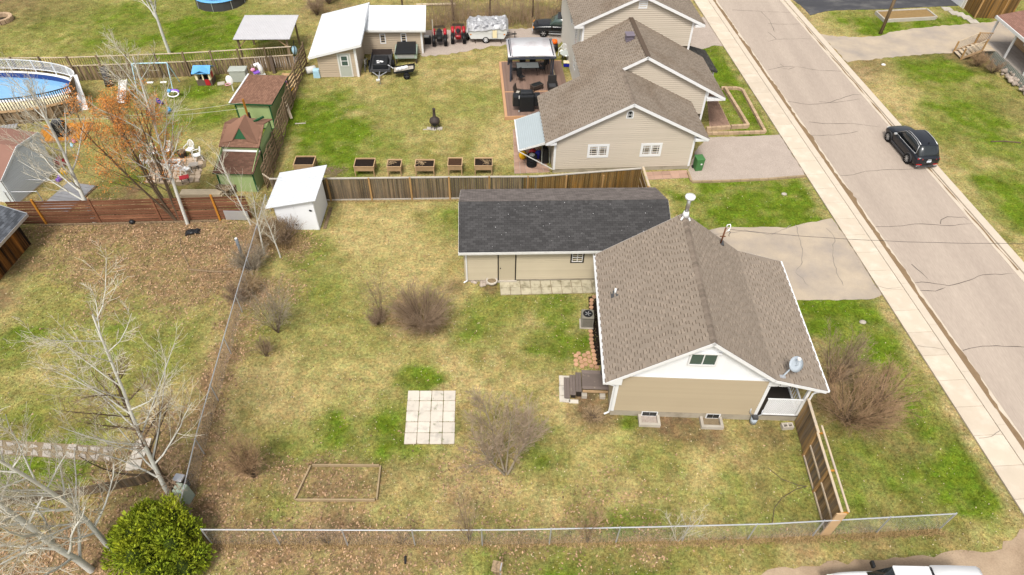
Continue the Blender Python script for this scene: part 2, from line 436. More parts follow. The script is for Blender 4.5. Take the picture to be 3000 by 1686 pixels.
# ground cover: kind, x, y, radius (m), weight
GREEN = [(*(15.73,34.58),5,.9),(*(18.49,33.95),3,1),(*(20.36,35.64),2.5,1),(*(17.92,25.93),3,1),(*(18.87,25.30),2.5,.8),(*(19.53,22.94),2.6,.8),(*(19.85,17.62),2.2,1),(*(19.41,18.98),2,1),(*(19.87,15.79),2.2,1),(*(20.42,14.27),1.6,.9),
 (*(-15.99,44.55),4,.9),(*(-13.33,41.79),3.5,1),(*(-10.60,40.54),3,.7),(*(-15.12,46.62),3,.6),(*(-8.21,45.32),4,.35),(*(-2.99,47.06),3,.4),(*(-28.54,58.23),7,.8),(*(-42.52,61.29),8,.5),(*(-35.56,60.10),8,.6),(*(-25.98,59.05),5,.9),(*(-44.67,60.45),3,.7),(*(-31.92,63.32),5,.6),
 (*(18.32,56.74),3,1),(*(18.41,52.94),3,1),(*(18.35,48.90),3,1),(*(18.70,45.77),3,1),(*(19.00,43.82),2.5,.9),(*(37.03,53.96),4,1),(*(35.02,54.82),3,.6),(*(38.50,48.55),4,.6),(*(35.59,45.36),4,.8),(*(37.06,42.57),4,.6),(*(33.04,34.38),3,.9),(*(33.51,36.61),3,.9),(*(33.65,63.46),3,1),(*(35.56,62.41),3,1),(*(39.73,62.96),3,1),(*(44.67,64.33),3,1),
 (*(-13.03,29.11),2,.7),(*(-11.69,25.98),3,.4),(*(-1.83,23.63),2,.6),(*(-1.13,24.92),2,.5),(*(-4.65,19.79),1.1,1),(*(-5.51,16.70),2,.9),(*(-7.90,16.55),1.5,.7),(*(-4.62,15.99),1.5,.8),(*(2.89,25.02),2.3,.8),(*(2.06,22.52),1.8,.7),(*(3.51,22.32),1.2,.9),(*(6.04,17.61),.8,1),(*(1.56,15.58),1.5,.6),(*(-4.43,32.24),2,.4),(*(-3.81,32.60),1.5,.7),
 (*(-24.83,23.06),3,.4),(*(-21.21,21.96),3.5,.5),(*(-26.24,21.60),1.6,.8),(*(-21.06,14.10),3,.8),(*(-22.77,16.14),2,.6),(*(-25.66,35.36),1.8,1),(*(-26.66,34.77),1.4,1),(*(-27.11,46.18),5,.6),(*(-25.00,47.86),3,.8),(*(-22.90,44.80),2.5,.7),(*(-26.06,38.32),3,.5),(*(2.99,10.57),2,1),(*(5.30,11.38),2,.8),(*(-0.07,10.86),2,.6),(*(12.85,14.45),2,.5),(*(14.81,14.83),3,.6),(*(17.18,16.63),3,.7),(*(17.39,13.57),3,.6),(*(10.62,13.44),2,.5),(*(6.78,15.87),2,.5),(*(-10.51,15.51),1.4,.6),(*(-10.16,13.03),1.5,.5),(*(-20.06,24.96),2,.4),(*(-17.91,21.80),2.5,.5),(*(-11.92,38.36),2,.8)]
STRAW = [(*(-7.08,30.85),3,.9),(*(-7.07,27.78),2.5,1),(*(-5.80,29.00),2,.9),(*(-7.47,19.62),3.5,.9),(*(-8.79,21.11),3,.8),(*(-9.58,18.34),2.5,.7),(*(2.62,23.01),2,.7),(*(3.18,13.77),4,.5),(*(3.30,15.80),3,.6),(*(9.39,14.71),3,.6),(*(6.08,15.33),2,.5),(*(-6.80,23.26),2,.7),(*(-1.69,40.83),1.6,1),(*(-1.49,42.65),1.2,1),(*(-6.04,47.74),2,.7),(*(-4.24,45.46),3,.5),(*(12.29,35.58),3,.6),(*(14.43,33.83),2,.5),(*(-9.55,13.51),2,.6),(*(-1.60,13.20),2.5,.5),(*(29.40,63.67),2.5,.9),(*(30.11,61.80),2,.9),(*(30.58,51.04),3,.7),(*(31.47,48.30),2.5,.8),(*(29.89,36.88),3,.8),(*(30.88,35.04),2,.8),(*(-47.35,61.85),5,.5),(*(-23.13,61.38),4,.6),(*(-20.75,62.25),3,.8),(*(21.00,12.71),1.3,1),(*(15.00,11.14),2,.8),(*(12.50,10.82),1.5,.8),(*(20.87,47.92),1.5,.8),(*(20.91,51.25),1.2,.8),(*(-1.26,19.13),1.5,.5),(*(-22.37,40.15),3,.6)]
LEAF = [(*(-28.64,31.88),3.5,.8),(*(-25.28,31.64),3.5,1),(*(-22.05,31.07),4,1),(*(-19.08,30.51),3.5,1),(*(-25.33,29.38),3,.7),(*(-21.89,28.56),4,.8),(*(-18.95,27.76),3.5,.8),(*(-16.86,27.52),2.2,.9),(*(-16.89,30.25),2,1),(*(-15.13,29.98),1.8,1),(*(-13.31,29.41),1.3,.9),(*(-15.09,25.62),1.5,1),(*(-14.96,23.31),1.1,1),(*(-14.82,21.42),1.0,1),(*(-14.62,19.45),1.0,1),(*(-14.36,17.64),1.0,1),(*(-14.12,15.96),1.1,1),(*(-13.82,14.41),1.3,1),(*(-12.85,12.67),1.4,.9),(*(-11.37,11.21),1.5,.8),(*(-10.09,10.68),1.5,.9),(*(-8.31,11.42),1.6,1),(*(-6.59,11.30),1.6,1),(*(-4.75,11.34),1.5,.9),(*(-2.92,11.37),1.3,.7),(*(0.20,11.58),1.2,.6),(*(3.05,11.63),1.0,.6),(*(5.91,11.68),.9,.6),(*(12.37,11.81),.8,.6),(*(15.34,12.08),.7,.6),(*(-17.75,10.40),3,1),(*(-20.03,11.05),2.5,.9),(*(-16.99,14.51),1.5,.9),(*(-15.67,15.05),1.6,.9),(*(-16.44,16.65),1.2,.6),(*(-11.56,14.79),1.1,.8),(*(-7.86,14.03),1.2,.7),(*(-9.56,14.16),.9,.7),(*(-1.08,14.84),1.6,.45),(*(-2.44,14.47),1.2,.4),(*(4.61,13.01),2,.25),(*(16.68,18.92),2.5,.7),(*(17.60,17.76),2,.5),(*(2.79,12.06),1.2,.5),(*(-13.24,25.94),1.5,.6)]
DIRT = [(*(-7.63,14.04),1.5,.6),(*(-6.68,14.22),1.2,.55),(*(-5.62,24.16),1.3,.9),(*(-4.61,23.56),1.3,.9),(*(-6.89,23.88),.8,.7),(*(4.10,18.15),1.2,.9),(*(3.82,18.84),.8,1),(*(7.95,17.21),1.5,1),(*(9.21,17.01),1.1,.9),(*(6.63,17.11),.9,.6),(*(12.19,17.23),.8,.5),(*(4.75,25.07),.35,1),(*(4.73,23.55),.4,1),(*(4.67,22.11),.35,1),(*(38.78,49.10),1.5,.35),(*(29.78,52.77),1.6,.8),(*(28.83,54.26),1.5,.7),(*(31.48,55.00),2,.6),(*(36.29,57.13),2,.6),(*(39.75,56.61),1.5,.9),(*(28.95,39.67),1.5,.6),(*(41.45,55.71),2,.8),(*(39.91,55.65),1.5,.8),(*(-22.96,50.17),2,.5),(*(-21.23,31.76),1.2,.5),(*(27.51,65.16),2,.6),(*(-18.65,64.71),3,.7),(*(-21.53,61.45),2,.4),(*(-6.94,61.33),3,.9),(*(-3.78,62.99),3,.9),(*(-0.49,63.14),3,.9),(*(2.80,62.51),3,.9),(*(-46.23,63.47),5,.55),(*(-49.79,64.52),5,.7),(*(-9.54,14.08),.7,.4),(*(28.90,57.17),1,.6),(*(39.92,47.55),2,.5),(*(-31.12,32.49),1.6,.7),(*(-28.87,27.49),1.5,.6),(*(-28.35,24.75),1.3,.8),(*(-3.15,26.47),.8,.6),(*(-1.17,26.25),.6,.9),(*(-2.34,51.25),.5,.4),(*(-29.93,49.91),1,.7),(*(-30.53,49.31),1.2,.5),(*(-27.57,48.86),1.2,.5),(*(-30.29,46.07),2,.5),(*(-23.78,32.70),1.5,.5)]
def blobs(x, y, B, n):
    r = np.zeros(x.shape)
    for bx_, by_, ra, wt in B:
        d = np.hypot(x-bx_, y-by_)/ra + (n-.5)*1.5
        t = np.clip((1.5-d)/1.25, 0, 1)
        r = np.maximum(r, wt*t*t*(3-2*t))
    return r
def ground_col(x, y):
    n1 = fbm(x*.35, y*.35, 1); n2 = fbm(x*1.1, y*1.1, 5); n3 = fbm(x*3.1, y*3.1, 9, 3); n4 = fbm(x*.8+40, y*.8, 13)
    c3 = lambda *c: np.array(c)[:,None]
    straw = c3(.335,.268,.125); olive = c3(.190,.172,.054); green = c3(.092,.138,.011); brown = c3(.212,.140,.082); dirt = c3(.150,.098,.060)
    t = np.clip((n2*.5+n1*.5-.33)*3.2, 0, 1)
    col = olive*(1-t)+straw*t
    s = blobs(x,y,STRAW,n4)
    col = col*(1-.8*s)+straw*1.06*.8*s
    g0 = np.clip((fbm(x*.22+9, y*.22, 21)-.5)*2.6, 0, .5)*.55
    g = np.maximum(blobs(x,y,GREEN,n4), g0)
    gg = np.clip(g*1.15*(.16+1.6*n2), 0, .97)
    col = col*(1-gg)+green*(.85+.4*n3)*gg
    n6 = fbm(x*.55-7, y*.55+3, 31); q6 = np.clip((n6-.52)*3.2,0,1)*np.clip((26-y)/9,0,1)*.55
    col = col*(1-q6)+c3(.225,.155,.082)*q6
    l = blobs(x,y,LEAF,n4); ll = np.clip(l*(.45+.95*n2), 0, 1)
    col = col*(1-ll)+brown*(.75+.5*n3)*ll
    d = blobs(x,y,DIRT,n4); dd = np.clip(d*(.5+.8*n2), 0, 1)
    col = col*(1-dd)+dirt*(.75+.5*n3)*dd
    vv = (x-20.05)*.9967+(y-41.91)*.0811
    ve = np.clip(1.15-np.abs(vv+.22)/.5,0,1)*np.clip(n2*1.9-.35,0,1)*.85
    vf = np.clip(1.25-np.abs(vv-10.6)/1.0,0,1)*np.clip(n2*1.9-.35,0,1)*.7
    ve = np.maximum(ve,vf); col = col*(1-ve)+c3(.36,.27,.15)*ve
    col = col*(.80+.40*n3)
    return col, g, l, d
def attr_col(me, name, arr, domain='POINT'):
    a = me.color_attributes.new(name, 'FLOAT_COLOR', domain)
    c = np.ones((arr.shape[1],4), np.float32); c[:,:3] = arr.T
    a.data.foreach_set('color', c.ravel())
def np_mesh(name, V, F, k):
    me = bpy.data.meshes.new(name)
    nv = len(V); nf = len(F)
    me.vertices.add(nv); me.vertices.foreach_set('co', V.astype(np.float32).ravel())
    me.loops.add(nf*k); me.loops.foreach_set('vertex_index', F.astype(np.int32).ravel())
    me.polygons.add(nf); me.polygons.foreach_set('loop_start', np.arange(0,nf*k,k,dtype=np.int32))
    me.polygons.foreach_set('loop_total', np.full(nf,k,np.int32))
    me.update(calc_edges=True)
    return me
def attr_mat(name, fine=True, rough=.95):
    m = bpy.data.materials.new(name); m.use_nodes = True
    N = m.node_tree.nodes; L = m.node_tree.links; b = N['Principled BSDF']
    b.inputs['Roughness'].default_value = rough; b.inputs['Specular IOR Level'].default_value = .02
    at = N.new('ShaderNodeVertexColor'); at.layer_name = 'Col'
    geo = N.new('ShaderNodeNewGeometry')
    def noise(sc_, d=3, ro=.65):
        n = N.new('ShaderNodeTexNoise'); n.inputs['Scale'].default_value = sc_; n.inputs['Detail'].default_value = d; n.inputs['Roughness'].default_value = ro
        L.new(geo.outputs['Position'], n.inputs['Vector']); return n
    def rng(src, a, b_, lo, hi):
        mr = N.new('ShaderNodeMapRange'); mr.inputs[1].default_value = a; mr.inputs[2].default_value = b_; mr.inputs[3].default_value = lo; mr.inputs[4].default_value = hi
        L.new(src, mr.inputs[0]); return mr.outputs[0]
    n1 = noise(7.0, 4); n2 = noise(2.6, 4); n3 = noise(19.0, 2)
    f1 = rng(n1.outputs[0],.30,.70,.58,1.42); f2 = rng(n3.outputs[0],.28,.72,.72,1.28)
    mu = N.new('ShaderNodeMath'); mu.operation = 'MULTIPLY'; L.new(f1, mu.inputs[0]); L.new(f2, mu.inputs[1])
    n5 = noise(1.1, 5, .7); mu2 = N.new('ShaderNodeMath'); mu2.operation = 'MULTIPLY'; L.new(mu.outputs[0], mu2.inputs[0]); L.new(rng(n5.outputs[0],.32,.68,.74,1.26), mu2.inputs[1]); mu = mu2
    vm = N.new('ShaderNodeVectorMath'); vm.operation = 'SCALE'
    L.new(at.outputs[0], vm.inputs[0]); L.new(mu.outputs[0], vm.inputs['Scale'])
    tint = N.new('ShaderNodeMix'); tint.data_type = 'RGBA'; tint.blend_type = 'MULTIPLY'
    cr = N.new('ShaderNodeMix'); cr.data_type = 'RGBA'; cr.inputs[6].default_value = (1.10,.99,.92,1); cr.inputs[7].default_value = (.88,1.0,.88,1)
    L.new(rng(n2.outputs[0],.36,.64,0,1), cr.inputs[0])
    tint.inputs[0].default_value = 1.0; L.new(vm.outputs[0], tint.inputs[6]); L.new(cr.outputs[2], tint.inputs[7])
    L.new(tint.outputs[2], b.inputs['Base Color'])
    if fine:
        bp = N.new('ShaderNodeBump'); bp.inputs['Strength'].default_value = .7; bp.inputs['Distance'].default_value = .05
        L.new(n1.outputs[0], bp.inputs['Height']); L.new(bp.outputs[0], b.inputs['Normal'])
    MAT[name] = m
attr_mat('lawn'); attr_mat('blade', fine=False)
def ground():
    xs = np.concatenate([[-900,-400,-150,-90],np.arange(-62,62.1,.25),[90,150,400,900]])
    ys = np.concatenate([[-900,-300,-80,-20],np.arange(4,82.1,.25),[110,160,400,900]])
    X, Y = np.meshgrid(xs, ys)
    nx, ny = len(xs), len(ys)
    V = np.stack([X.ravel(), Y.ravel(), np.zeros(nx*ny)], 1)
    i = np.arange((nx-1)*(ny-1)); r = i//(nx-1); c = i%(nx-1)
    F = np.stack([r*nx+c, r*nx+c+1, (r+1)*nx+c+1, (r+1)*nx+c], 1)
    me = np_mesh('ground', V, F, 4)
    attr_col(me, 'Col', ground_col(V[:,0], V[:,1])[0])
    me.materials.append(MAT['lawn'])
    tag(mk('ground', me), kind='structure')
ground()
NOGRASS = []
def jit(poly, step=.35, amp=.08, seed=3):
    r = random.Random(seed); out = []
    n = len(poly)
    for i in range(n):
        a = poly[i]; b = poly[(i+1)%n]; L_ = dist(a,b); k = max(1,int(L_/step))
        nx, ny = -(b[1]-a[1])/max(L_,1e-6), (b[0]-a[0])/max(L_,1e-6)
        for j in range(k):
            p = lerp(a,b,j/k); o = r.uniform(-amp,amp)
            out.append((p[0]+nx*o, p[1]+ny*o))
    return out
def sheet(name, poly, z, m, amp=.08, label=None, nog=True, step=.35):
    P = jit([q[:2] for q in poly], step, amp, len(NOGRASS)+3) if amp else [q[:2] for q in poly]
    mb = MB(); mb.prism(P, -.02, z)
    if nog: NOGRASS.append([q[:2] for q in poly])
    ob = mb.o(name, m)
    return tag(ob, kind='structure')
# ---------------------------------------------------------------- road frame
RO = (20.05,41.91); RA = R(-4.65)
RD = (math.sin(RA), math.cos(RA)); RV = (math.cos(RA), -math.sin(RA))
def rd(u, v): return (RO[0]+RD[0]*u+RV[0]*v, RO[1]+RD[1]*u+RV[1]*v)
U0, U1 = -60, 120
def strip(v0, v1, u0=U0, u1=U1): return [rd(u0,v0), rd(u0,v1), rd(u1,v1), rd(u1,v0)]
NOGRASS.append(strip(-.02,9.9))
road = tag(MB().prism(strip(2.38,8.9), -.02, .008).o('road','asphalt_light'), kind='structure')
def ribbon(mb, pts, w0, z, mi=0, taper=False):
    n = len(pts); vs = []; fs = []
    for i,p in enumerate(pts):
        a = pts[max(i-1,0)]; b = pts[min(i+1,n-1)]; L_ = max(dist(a,b),1e-6)
        nx, ny = -(b[1]-a[1])/L_, (b[0]-a[0])/L_
        w = w0*rnd.uniform(.6,1.35)/2
        if taper and (i == n-1): w *= .2
        vs += [(p[0]+nx*w,p[1]+ny*w,z),(p[0]-nx*w,p[1]-ny*w,z)]
    for i in range(n-1): fs.append((2*i,2*i+1,2*i+3,2*i+2))
    mb.add(vs, fs, mi)
def wiggle(pts, step=.4, amp=.06):
    out = []
    for i in range(len(pts)-1):
        k = max(1,int(dist(pts[i],pts[i+1])/step))
        for j in range(k):
            p = lerp(pts[i],pts[i+1],j/k); out.append((p[0]+rnd.uniform(-amp,amp)*(j>0), p[1]+rnd.uniform(-amp,amp)*(j>0)))
    out.append(pts[-1][:2]); return out
CRACKS = [[(24.88,65.44),(26.89,65.37),(28.53,65.20)],[(24.16,62.67),(25.78,62.59),(27.63,62.75)],[(23.67,60.79),(24.07,59.31),(23.15,58.78)],[(24.07,59.31),(25.54,59.44),(27.46,59.52)],
 [(21.73,53.31),(23.24,53.98),(24.57,53.97),(26.18,53.42),(28.50,53.33)],[(23.08,54.48),(23.28,53.92)],[(23.02,53.73),(23.55,53.50),(24.25,53.90)],[(21.88,48.06),(23.54,47.64),(24.98,47.85),(27.70,49.36),(28.51,49.28)],[(24.51,48.10),(25.57,47.98),(28.17,48.72)],
 [(22.74,45.02),(23.73,44.81),(26.13,44.89),(28.06,44.42)],[(22.28,43.09),(23.99,43.19),(25.39,43.52),(26.15,43.83)],[(22.82,38.04),(23.77,38.15),(24.76,38.59),(26.43,38.85),(28.42,38.99),(29.16,38.89)],
 [(23.22,32.53),(24.91,32.65),(25.88,32.88),(27.19,32.85),(28.03,32.77),(29.69,33.03)],[(27.55,32.93),(27.78,33.35),(28.33,33.68),(29.44,33.67),(29.60,33.30)],[(24.09,29.07),(24.39,28.34),(24.55,27.76)],[(23.62,27.46),(24.06,27.55),(25.54,27.28),(26.97,27.77),(28.02,28.26),(29.92,28.40)],[(23.66,26.84),(24.54,26.81),(25.28,27.13)],
 [(24.06,22.39),(24.91,22.64),(26.07,22.77),(27.50,22.71),(28.59,22.69)],[(21.38,65.69),(23.55,65.55),(24.88,65.44)],[(24.19,65.41),(24.53,63.45),(24.32,60.82)]]
for c in CRACKS:
    mb = MB(); ribbon(mb, wiggle(c,.35,.04), .042, .0122, taper=True); mb.o('crack','crack',road)
# kerbs and gutters, in cast lengths
def cast(name, v0, v1, z0, z1, m, step=3.2, gap=.012, us=(-34,40)):
    rt = tag(MB().prism(strip(v0,v1,us[1],U1), -.02, z1).o(name, m), kind='structure')
    mb = MB(); mb.prism([(0,0),(v1-v0,0),(v1-v0,step-gap),(0,step-gap)], 0, z1+.02)
    me = mb.mesh('kerb_length', m)
    u = us[0]
    while u < us[1]-.01:
        p = rd(u, v0); mk('kerb_length', me, rt, loc=(p[0],p[1],-.02), rz=-RA); u += step
    return rt
cast('kerb_near', 1.45, 1.90, 0, .12, 'kerb')
cast('gutter_near', 1.905, 2.38, 0, .022, 'kerb')
cast('gutter_far', 8.9, 9.3, 0, .022, 'kerb')
cast('kerb_far', 9.305, 9.85, 0, .11, 'kerb')
def mud(v, w, u0, u1, seed):
    r = random.Random(seed); pts = []; u = u0
    while u < u1: pts.append((u, w*(.72+.35*math.sin(u*.9+seed)*r.uniform(.3,1)+r.uniform(-.2,.2)))); u += .3
    L_ = [rd(u, v-max(.03,a)/2+.03*math.sin(u*2.3)) for u,a in pts]; Rr = [rd(u, v+max(.03,a)/2+.04*math.sin(u*1.7)) for u,a in pts]
    mb = MB(); n = len(pts)
    vs = [(p[0],p[1],.0263) for p in L_]+[(p[0],p[1],.0263) for p in Rr]
    mb.add(vs, [(i,n+i,n+i+1,i+1) for i in range(n-1)])
    tag(mb.o('gutter_mud','gutter_mud'), kind='stuff', label='wet brown mud lying along the gutter')
mud(2.10, .50, -34, 34, 1); mud(9.16, .13, -14, 22, 5)
# pavement slabs
sw = tag(MB().prism(strip(.0,1.43), -.03, .03).o('pavement','kerb'), kind='structure')
mb = MB(); mb.prism([(.0,.0),(1.43,.0),(1.43,1.592),(.0,1.592)], 0, .10)
me = mb.mesh('pavement_slab','sidewalk')
for k in range(-19,26):
    p = rd(-2.35+1.61*k, 0)
    mk('pavement_slab', me, sw, loc=(p[0],p[1],-.005), rz=-RA)
for q in ([(21.11,27.16),(21.78,26.85),(22.64,27.01)],[(21.70,22.61),(22.29,22.51),(23.47,22.31)],[(22.25,16.96),(22.87,17.06),(23.56,17.47)]):
    mb = MB(); ribbon(mb, wiggle(q,.2,.03), .03, .0985, taper=True); mb.o('crack','crack_soft',sw)
# driveways, gravel, lanes
p0 = [rd(u,-.03) for u in (-9.3,-12,-15.2,-16.0)]
sheet('concrete_driveway', [(10.28,31.01),(13.42,32.22),(15.82,32.25),(17.57,32.27),(18.79,32.71),(20.66,33.28)]+[rd(u,-.03) for u in (-9.0,-12,-15.6)]+[(20.70,26.06),(18.51,25.95),(16.15,25.86),(13.48,25.29),(10.09,27.95)], .03, 'driveway', .05)
for q in ([(18.08,32.55),(17.85,30.27),(17.29,28.73),(16.81,28.13)],[(19.96,32.27),(20.18,31.29),(19.65,30.01),(19.26,28.20),(19.28,27.06)],[(14.66,31.95),(16.28,31.51),(17.86,32.55)],[(16.81,28.13),(17.28,27.01)],[(12.60,31.40),(14.62,31.79)]):
    mb = MB(); ribbon(mb, wiggle(q,.3,.07), .05, .0335, taper=True); mb.o('driveway_crack','crack_soft',bpy.data.objects['concrete_driveway'])
gd = sheet('gravel_driveway', [(12.13,38.11),(12.22,36.96),(14.94,37.16),(17.60,37.44),(20.29,37.88)]+[rd(u,-.03) for u in (-3.2,0,1.2)]+[(17.70,42.75),(14.46,42.54),(13.26,40.88)], .05, 'gravel', .04)
sheet('gravel_apron', [(16.92,62.97),(18.23,63.96),(18.47,61.31),(18.90,57.71),(18.08,57.81),(16.34,56.80),(15.54,56.63)], .03, 'gravel', .08)
sheet('gravel_yard', [(-8.28,54.70),(-6.40,55.09),(-4.35,55.96),(-2.24,56.71),(-0.56,57.12),(2.67,56.78),(4.26,58.20),(4.77,62.60),(2.77,61.15),(0.83,60.63),(-3.64,60.15),(-8.70,59.64)], .015, 'gravel', .25)
sheet('tarmac_driveway', [(28.19,68.51),(28.68,66.84),(28.86,64.74),(30.77,65.87),(32.93,66.21),(35.74,66.42),(40.87,67.22),(44.55,67.72),(46.93,68.34),(53.20,81.35),(28.68,80.09)], .03, 'asphalt_dark', .05)
sheet('stone_driveway', [(28.45,60.63),(29.58,60.17),(31.77,60.05),(33.77,60.28),(35.03,61.05),(37.34,61.96),(39.56,62.58),(42.45,63.16),(45.38,63.74),(50.23,65.36),(47.76,60.72),(43.07,57.74),(40.41,57.37),(37.77,57.00),(35.10,56.49),(32.41,55.86),(30.76,55.48),(29.13,54.97)], .03, 'driveway', .12)
sheet('dirt_lane', [(9.15,10.21),(11.36,10.74),(12.80,10.89),(13.96,11.01),(15.14,11.14),(16.45,11.25),(18.07,11.40),(19.42,11.56),(20.66,11.76),(21.58,12.27),(22.29,12.66),(23.15,11.86),(26,7.0),(26,3),(4,3)], .012, 'dirt_lane', .12)
# ---- retaining timbers at the gravel driveway edge
mbx = E('driveway_edging', 'row of short grey timber edging along the gravel driveway beside the lawn', 'edging')
pts = [(12.20,36.88),(14.92,37.08),(17.58,37.36),(20.27,37.80)]
for a,b in zip(pts,pts[1:]):
    k = max(1,round(dist(a,b)/.75))
    for j in range(k):
        MB().bar((*lerp(a,b,(j+.02)/k),.06),(*lerp(a,b,(j+.98)/k),.06),.14,.16).o('edging_block','bed_board',mbx)
a,b = (12.13,38.07),(12.19,36.96)
MB().bar((*a,.06),(*b,.06),.14,.16).o('edging_block','bed_board',mbx)
# ---------------------------------------------------------------- building helpers
class W:                      # a wall frame: origin, direction along the wall, outward normal (building-local)
    def __init__(s, o, t, n=None):
        s.o = o; L_ = math.hypot(*t); s.t = (t[0]/L_, t[1]/L_); s.n = n or (s.t[1], -s.t[0])
    def p(s, u, z, d=0): return (s.o[0]+s.t[0]*u+s.n[0]*d, s.o[1]+s.t[1]*u+s.n[1]*d, z)
def wbox(mb, w, u0, z0, u1, z1, d0, d1, mi=0):
    vs = [w.p(u0,z0,d1),w.p(u1,z0,d1),w.p(u1,z0,d0),w.p(u0,z0,d0),w.p(u0,z1,d1),w.p(u1,z1,d1),w.p(u1,z1,d0),w.p(u0,z1,d0)]
    return mb.add(vs, [(0,3,2,1),(4,5,6,7),(0,1,5,4),(1,2,6,5),(2,3,7,6),(3,0,4,7)], mi)
def urange(poly, z):
    us = []; n = len(poly)
    for i in range(n):
        (u0,z0),(u1,z1) = poly[i], poly[(i+1)%n]
        if abs(z1-z0) < 1e-9:
            if abs(z-z0) < 1e-6: us += [u0,u1]
        elif min(z0,z1)-1e-6 <= z <= max(z0,z1)+1e-6: us.append(u0+(u1-u0)*(z-z0)/(z1-z0))
    return (min(us), max(us)) if us else None
def siding(parent, w, poly, m, h=.13, name='siding_board', lip=.036):
    z = min(q[1] for q in poly); zt = max(q[1] for q in poly)
    while z < zt-.02:
        z1 = min(z+h, zt)
        a = urange(poly, z+1e-4); b = urange(poly, z1-1e-4)
        if a and b:
            mb = MB()
            vs = [w.p(a[0],z+.026,lip),w.p(a[1],z+.026,lip),w.p(b[1],z1,.010),w.p(b[0],z1,.010),
                  w.p(a[0],z+.026,-.02),w.p(a[1],z+.026,-.02),w.p(b[1],z1,-.02),w.p(b[0],z1,-.02)]
            mb.add(vs, [(0,1,2,3),(1,0,4,5),(2,1,5,6),(3,2,6,7),(0,3,7,4)])
            mb.o(name, m, parent)
        z += h
def vboards(parent, w, poly, m, b=.25, name='gable_board', gap=.008):
    # vertical boards filling a convex polygon
    sw_ = [(z,u) for u,z in poly]
    u = min(q[0] for q in poly); ut = max(q[0] for q in poly)
    while u < ut-.02:
        u1 = min(u+b, ut)
        a = urange(sw_, u+1e-4); c = urange(sw_, u1-gap)
        if a and c:
            mb = MB()
            vs = [w.p(u,a[0],.012),w.p(u1-gap,c[0],.012),w.p(u1-gap,c[1],.012),w.p(u,a[1],.012),w.p(u,a[0],-.02),w.p(u1-gap,c[0],-.02),w.p(u1-gap,c[1],-.02),w.p(u,a[1],-.02)]
            mb.add(vs, [(0,1,2,3),(1,0,4,5),(2,1,5,6),(3,2,6,7),(0,3,7,4)])
            mb.o(name, m, parent)
        u += b
def window(parent, w, u0, z0, u1, z1, fm='white', gm='glass_dark', cols=1, rows=1, fr=.07, bars=None, sash=.045, d=.05, name='window'):
    mb = MB()
    wbox(mb,w,u0,z0,u1,z0+fr,-.02,d); wbox(mb,w,u0,z1-fr,u1,z1,-.02,d)
    wbox(mb,w,u0,z0+fr,u0+fr,z1-fr,-.02,d); wbox(mb,w,u1-fr,z0+fr,u1,z1-fr,-.02,d)
    cw = (u1-u0-2*fr)/cols; rh = (z1-z0-2*fr)/rows
    for c in range(1,cols): wbox(mb,w,u0+fr+cw*c-sash/2,z0+fr,u0+fr+cw*c+sash/2,z1-fr,-.02,d-.008)
    for r in range(1,rows): wbox(mb,w,u0+fr,z0+fr+rh*r-sash/2,u1-fr,z0+fr+rh*r+sash/2,-.02,d-.01)
    if bars:
        for c in range(cols):
            a0 = u0+fr+cw*c; a1 = a0+cw
            for t in bars[0]: wbox(mb,w,a0+cw*t-.012,z0+fr,a0+cw*t+.012,z1-fr,-.01,d-.02)
            for t in bars[1]: wbox(mb,w,a0,z0+fr+(z1-z0-2*fr)*t-.012,a1,z0+fr+(z1-z0-2*fr)*t+.012,-.01,d-.021)
    ob = mb.o(name, fm, parent)
    for c in range(cols):
        for r in range(rows):
            g = MB(); wbox(g,w,u0+fr+cw*c+.005,z0+fr+rh*r+.005,u0+fr+cw*(c+1)-.005,z0+fr+rh*(r+1)-.005,-.015,.026)
            g.o('pane', gm, ob)
    return ob
def roof_slab(parent, pts, t, m, name='roof_deck'): return MB().slab(pts, t).o(name, m, parent)
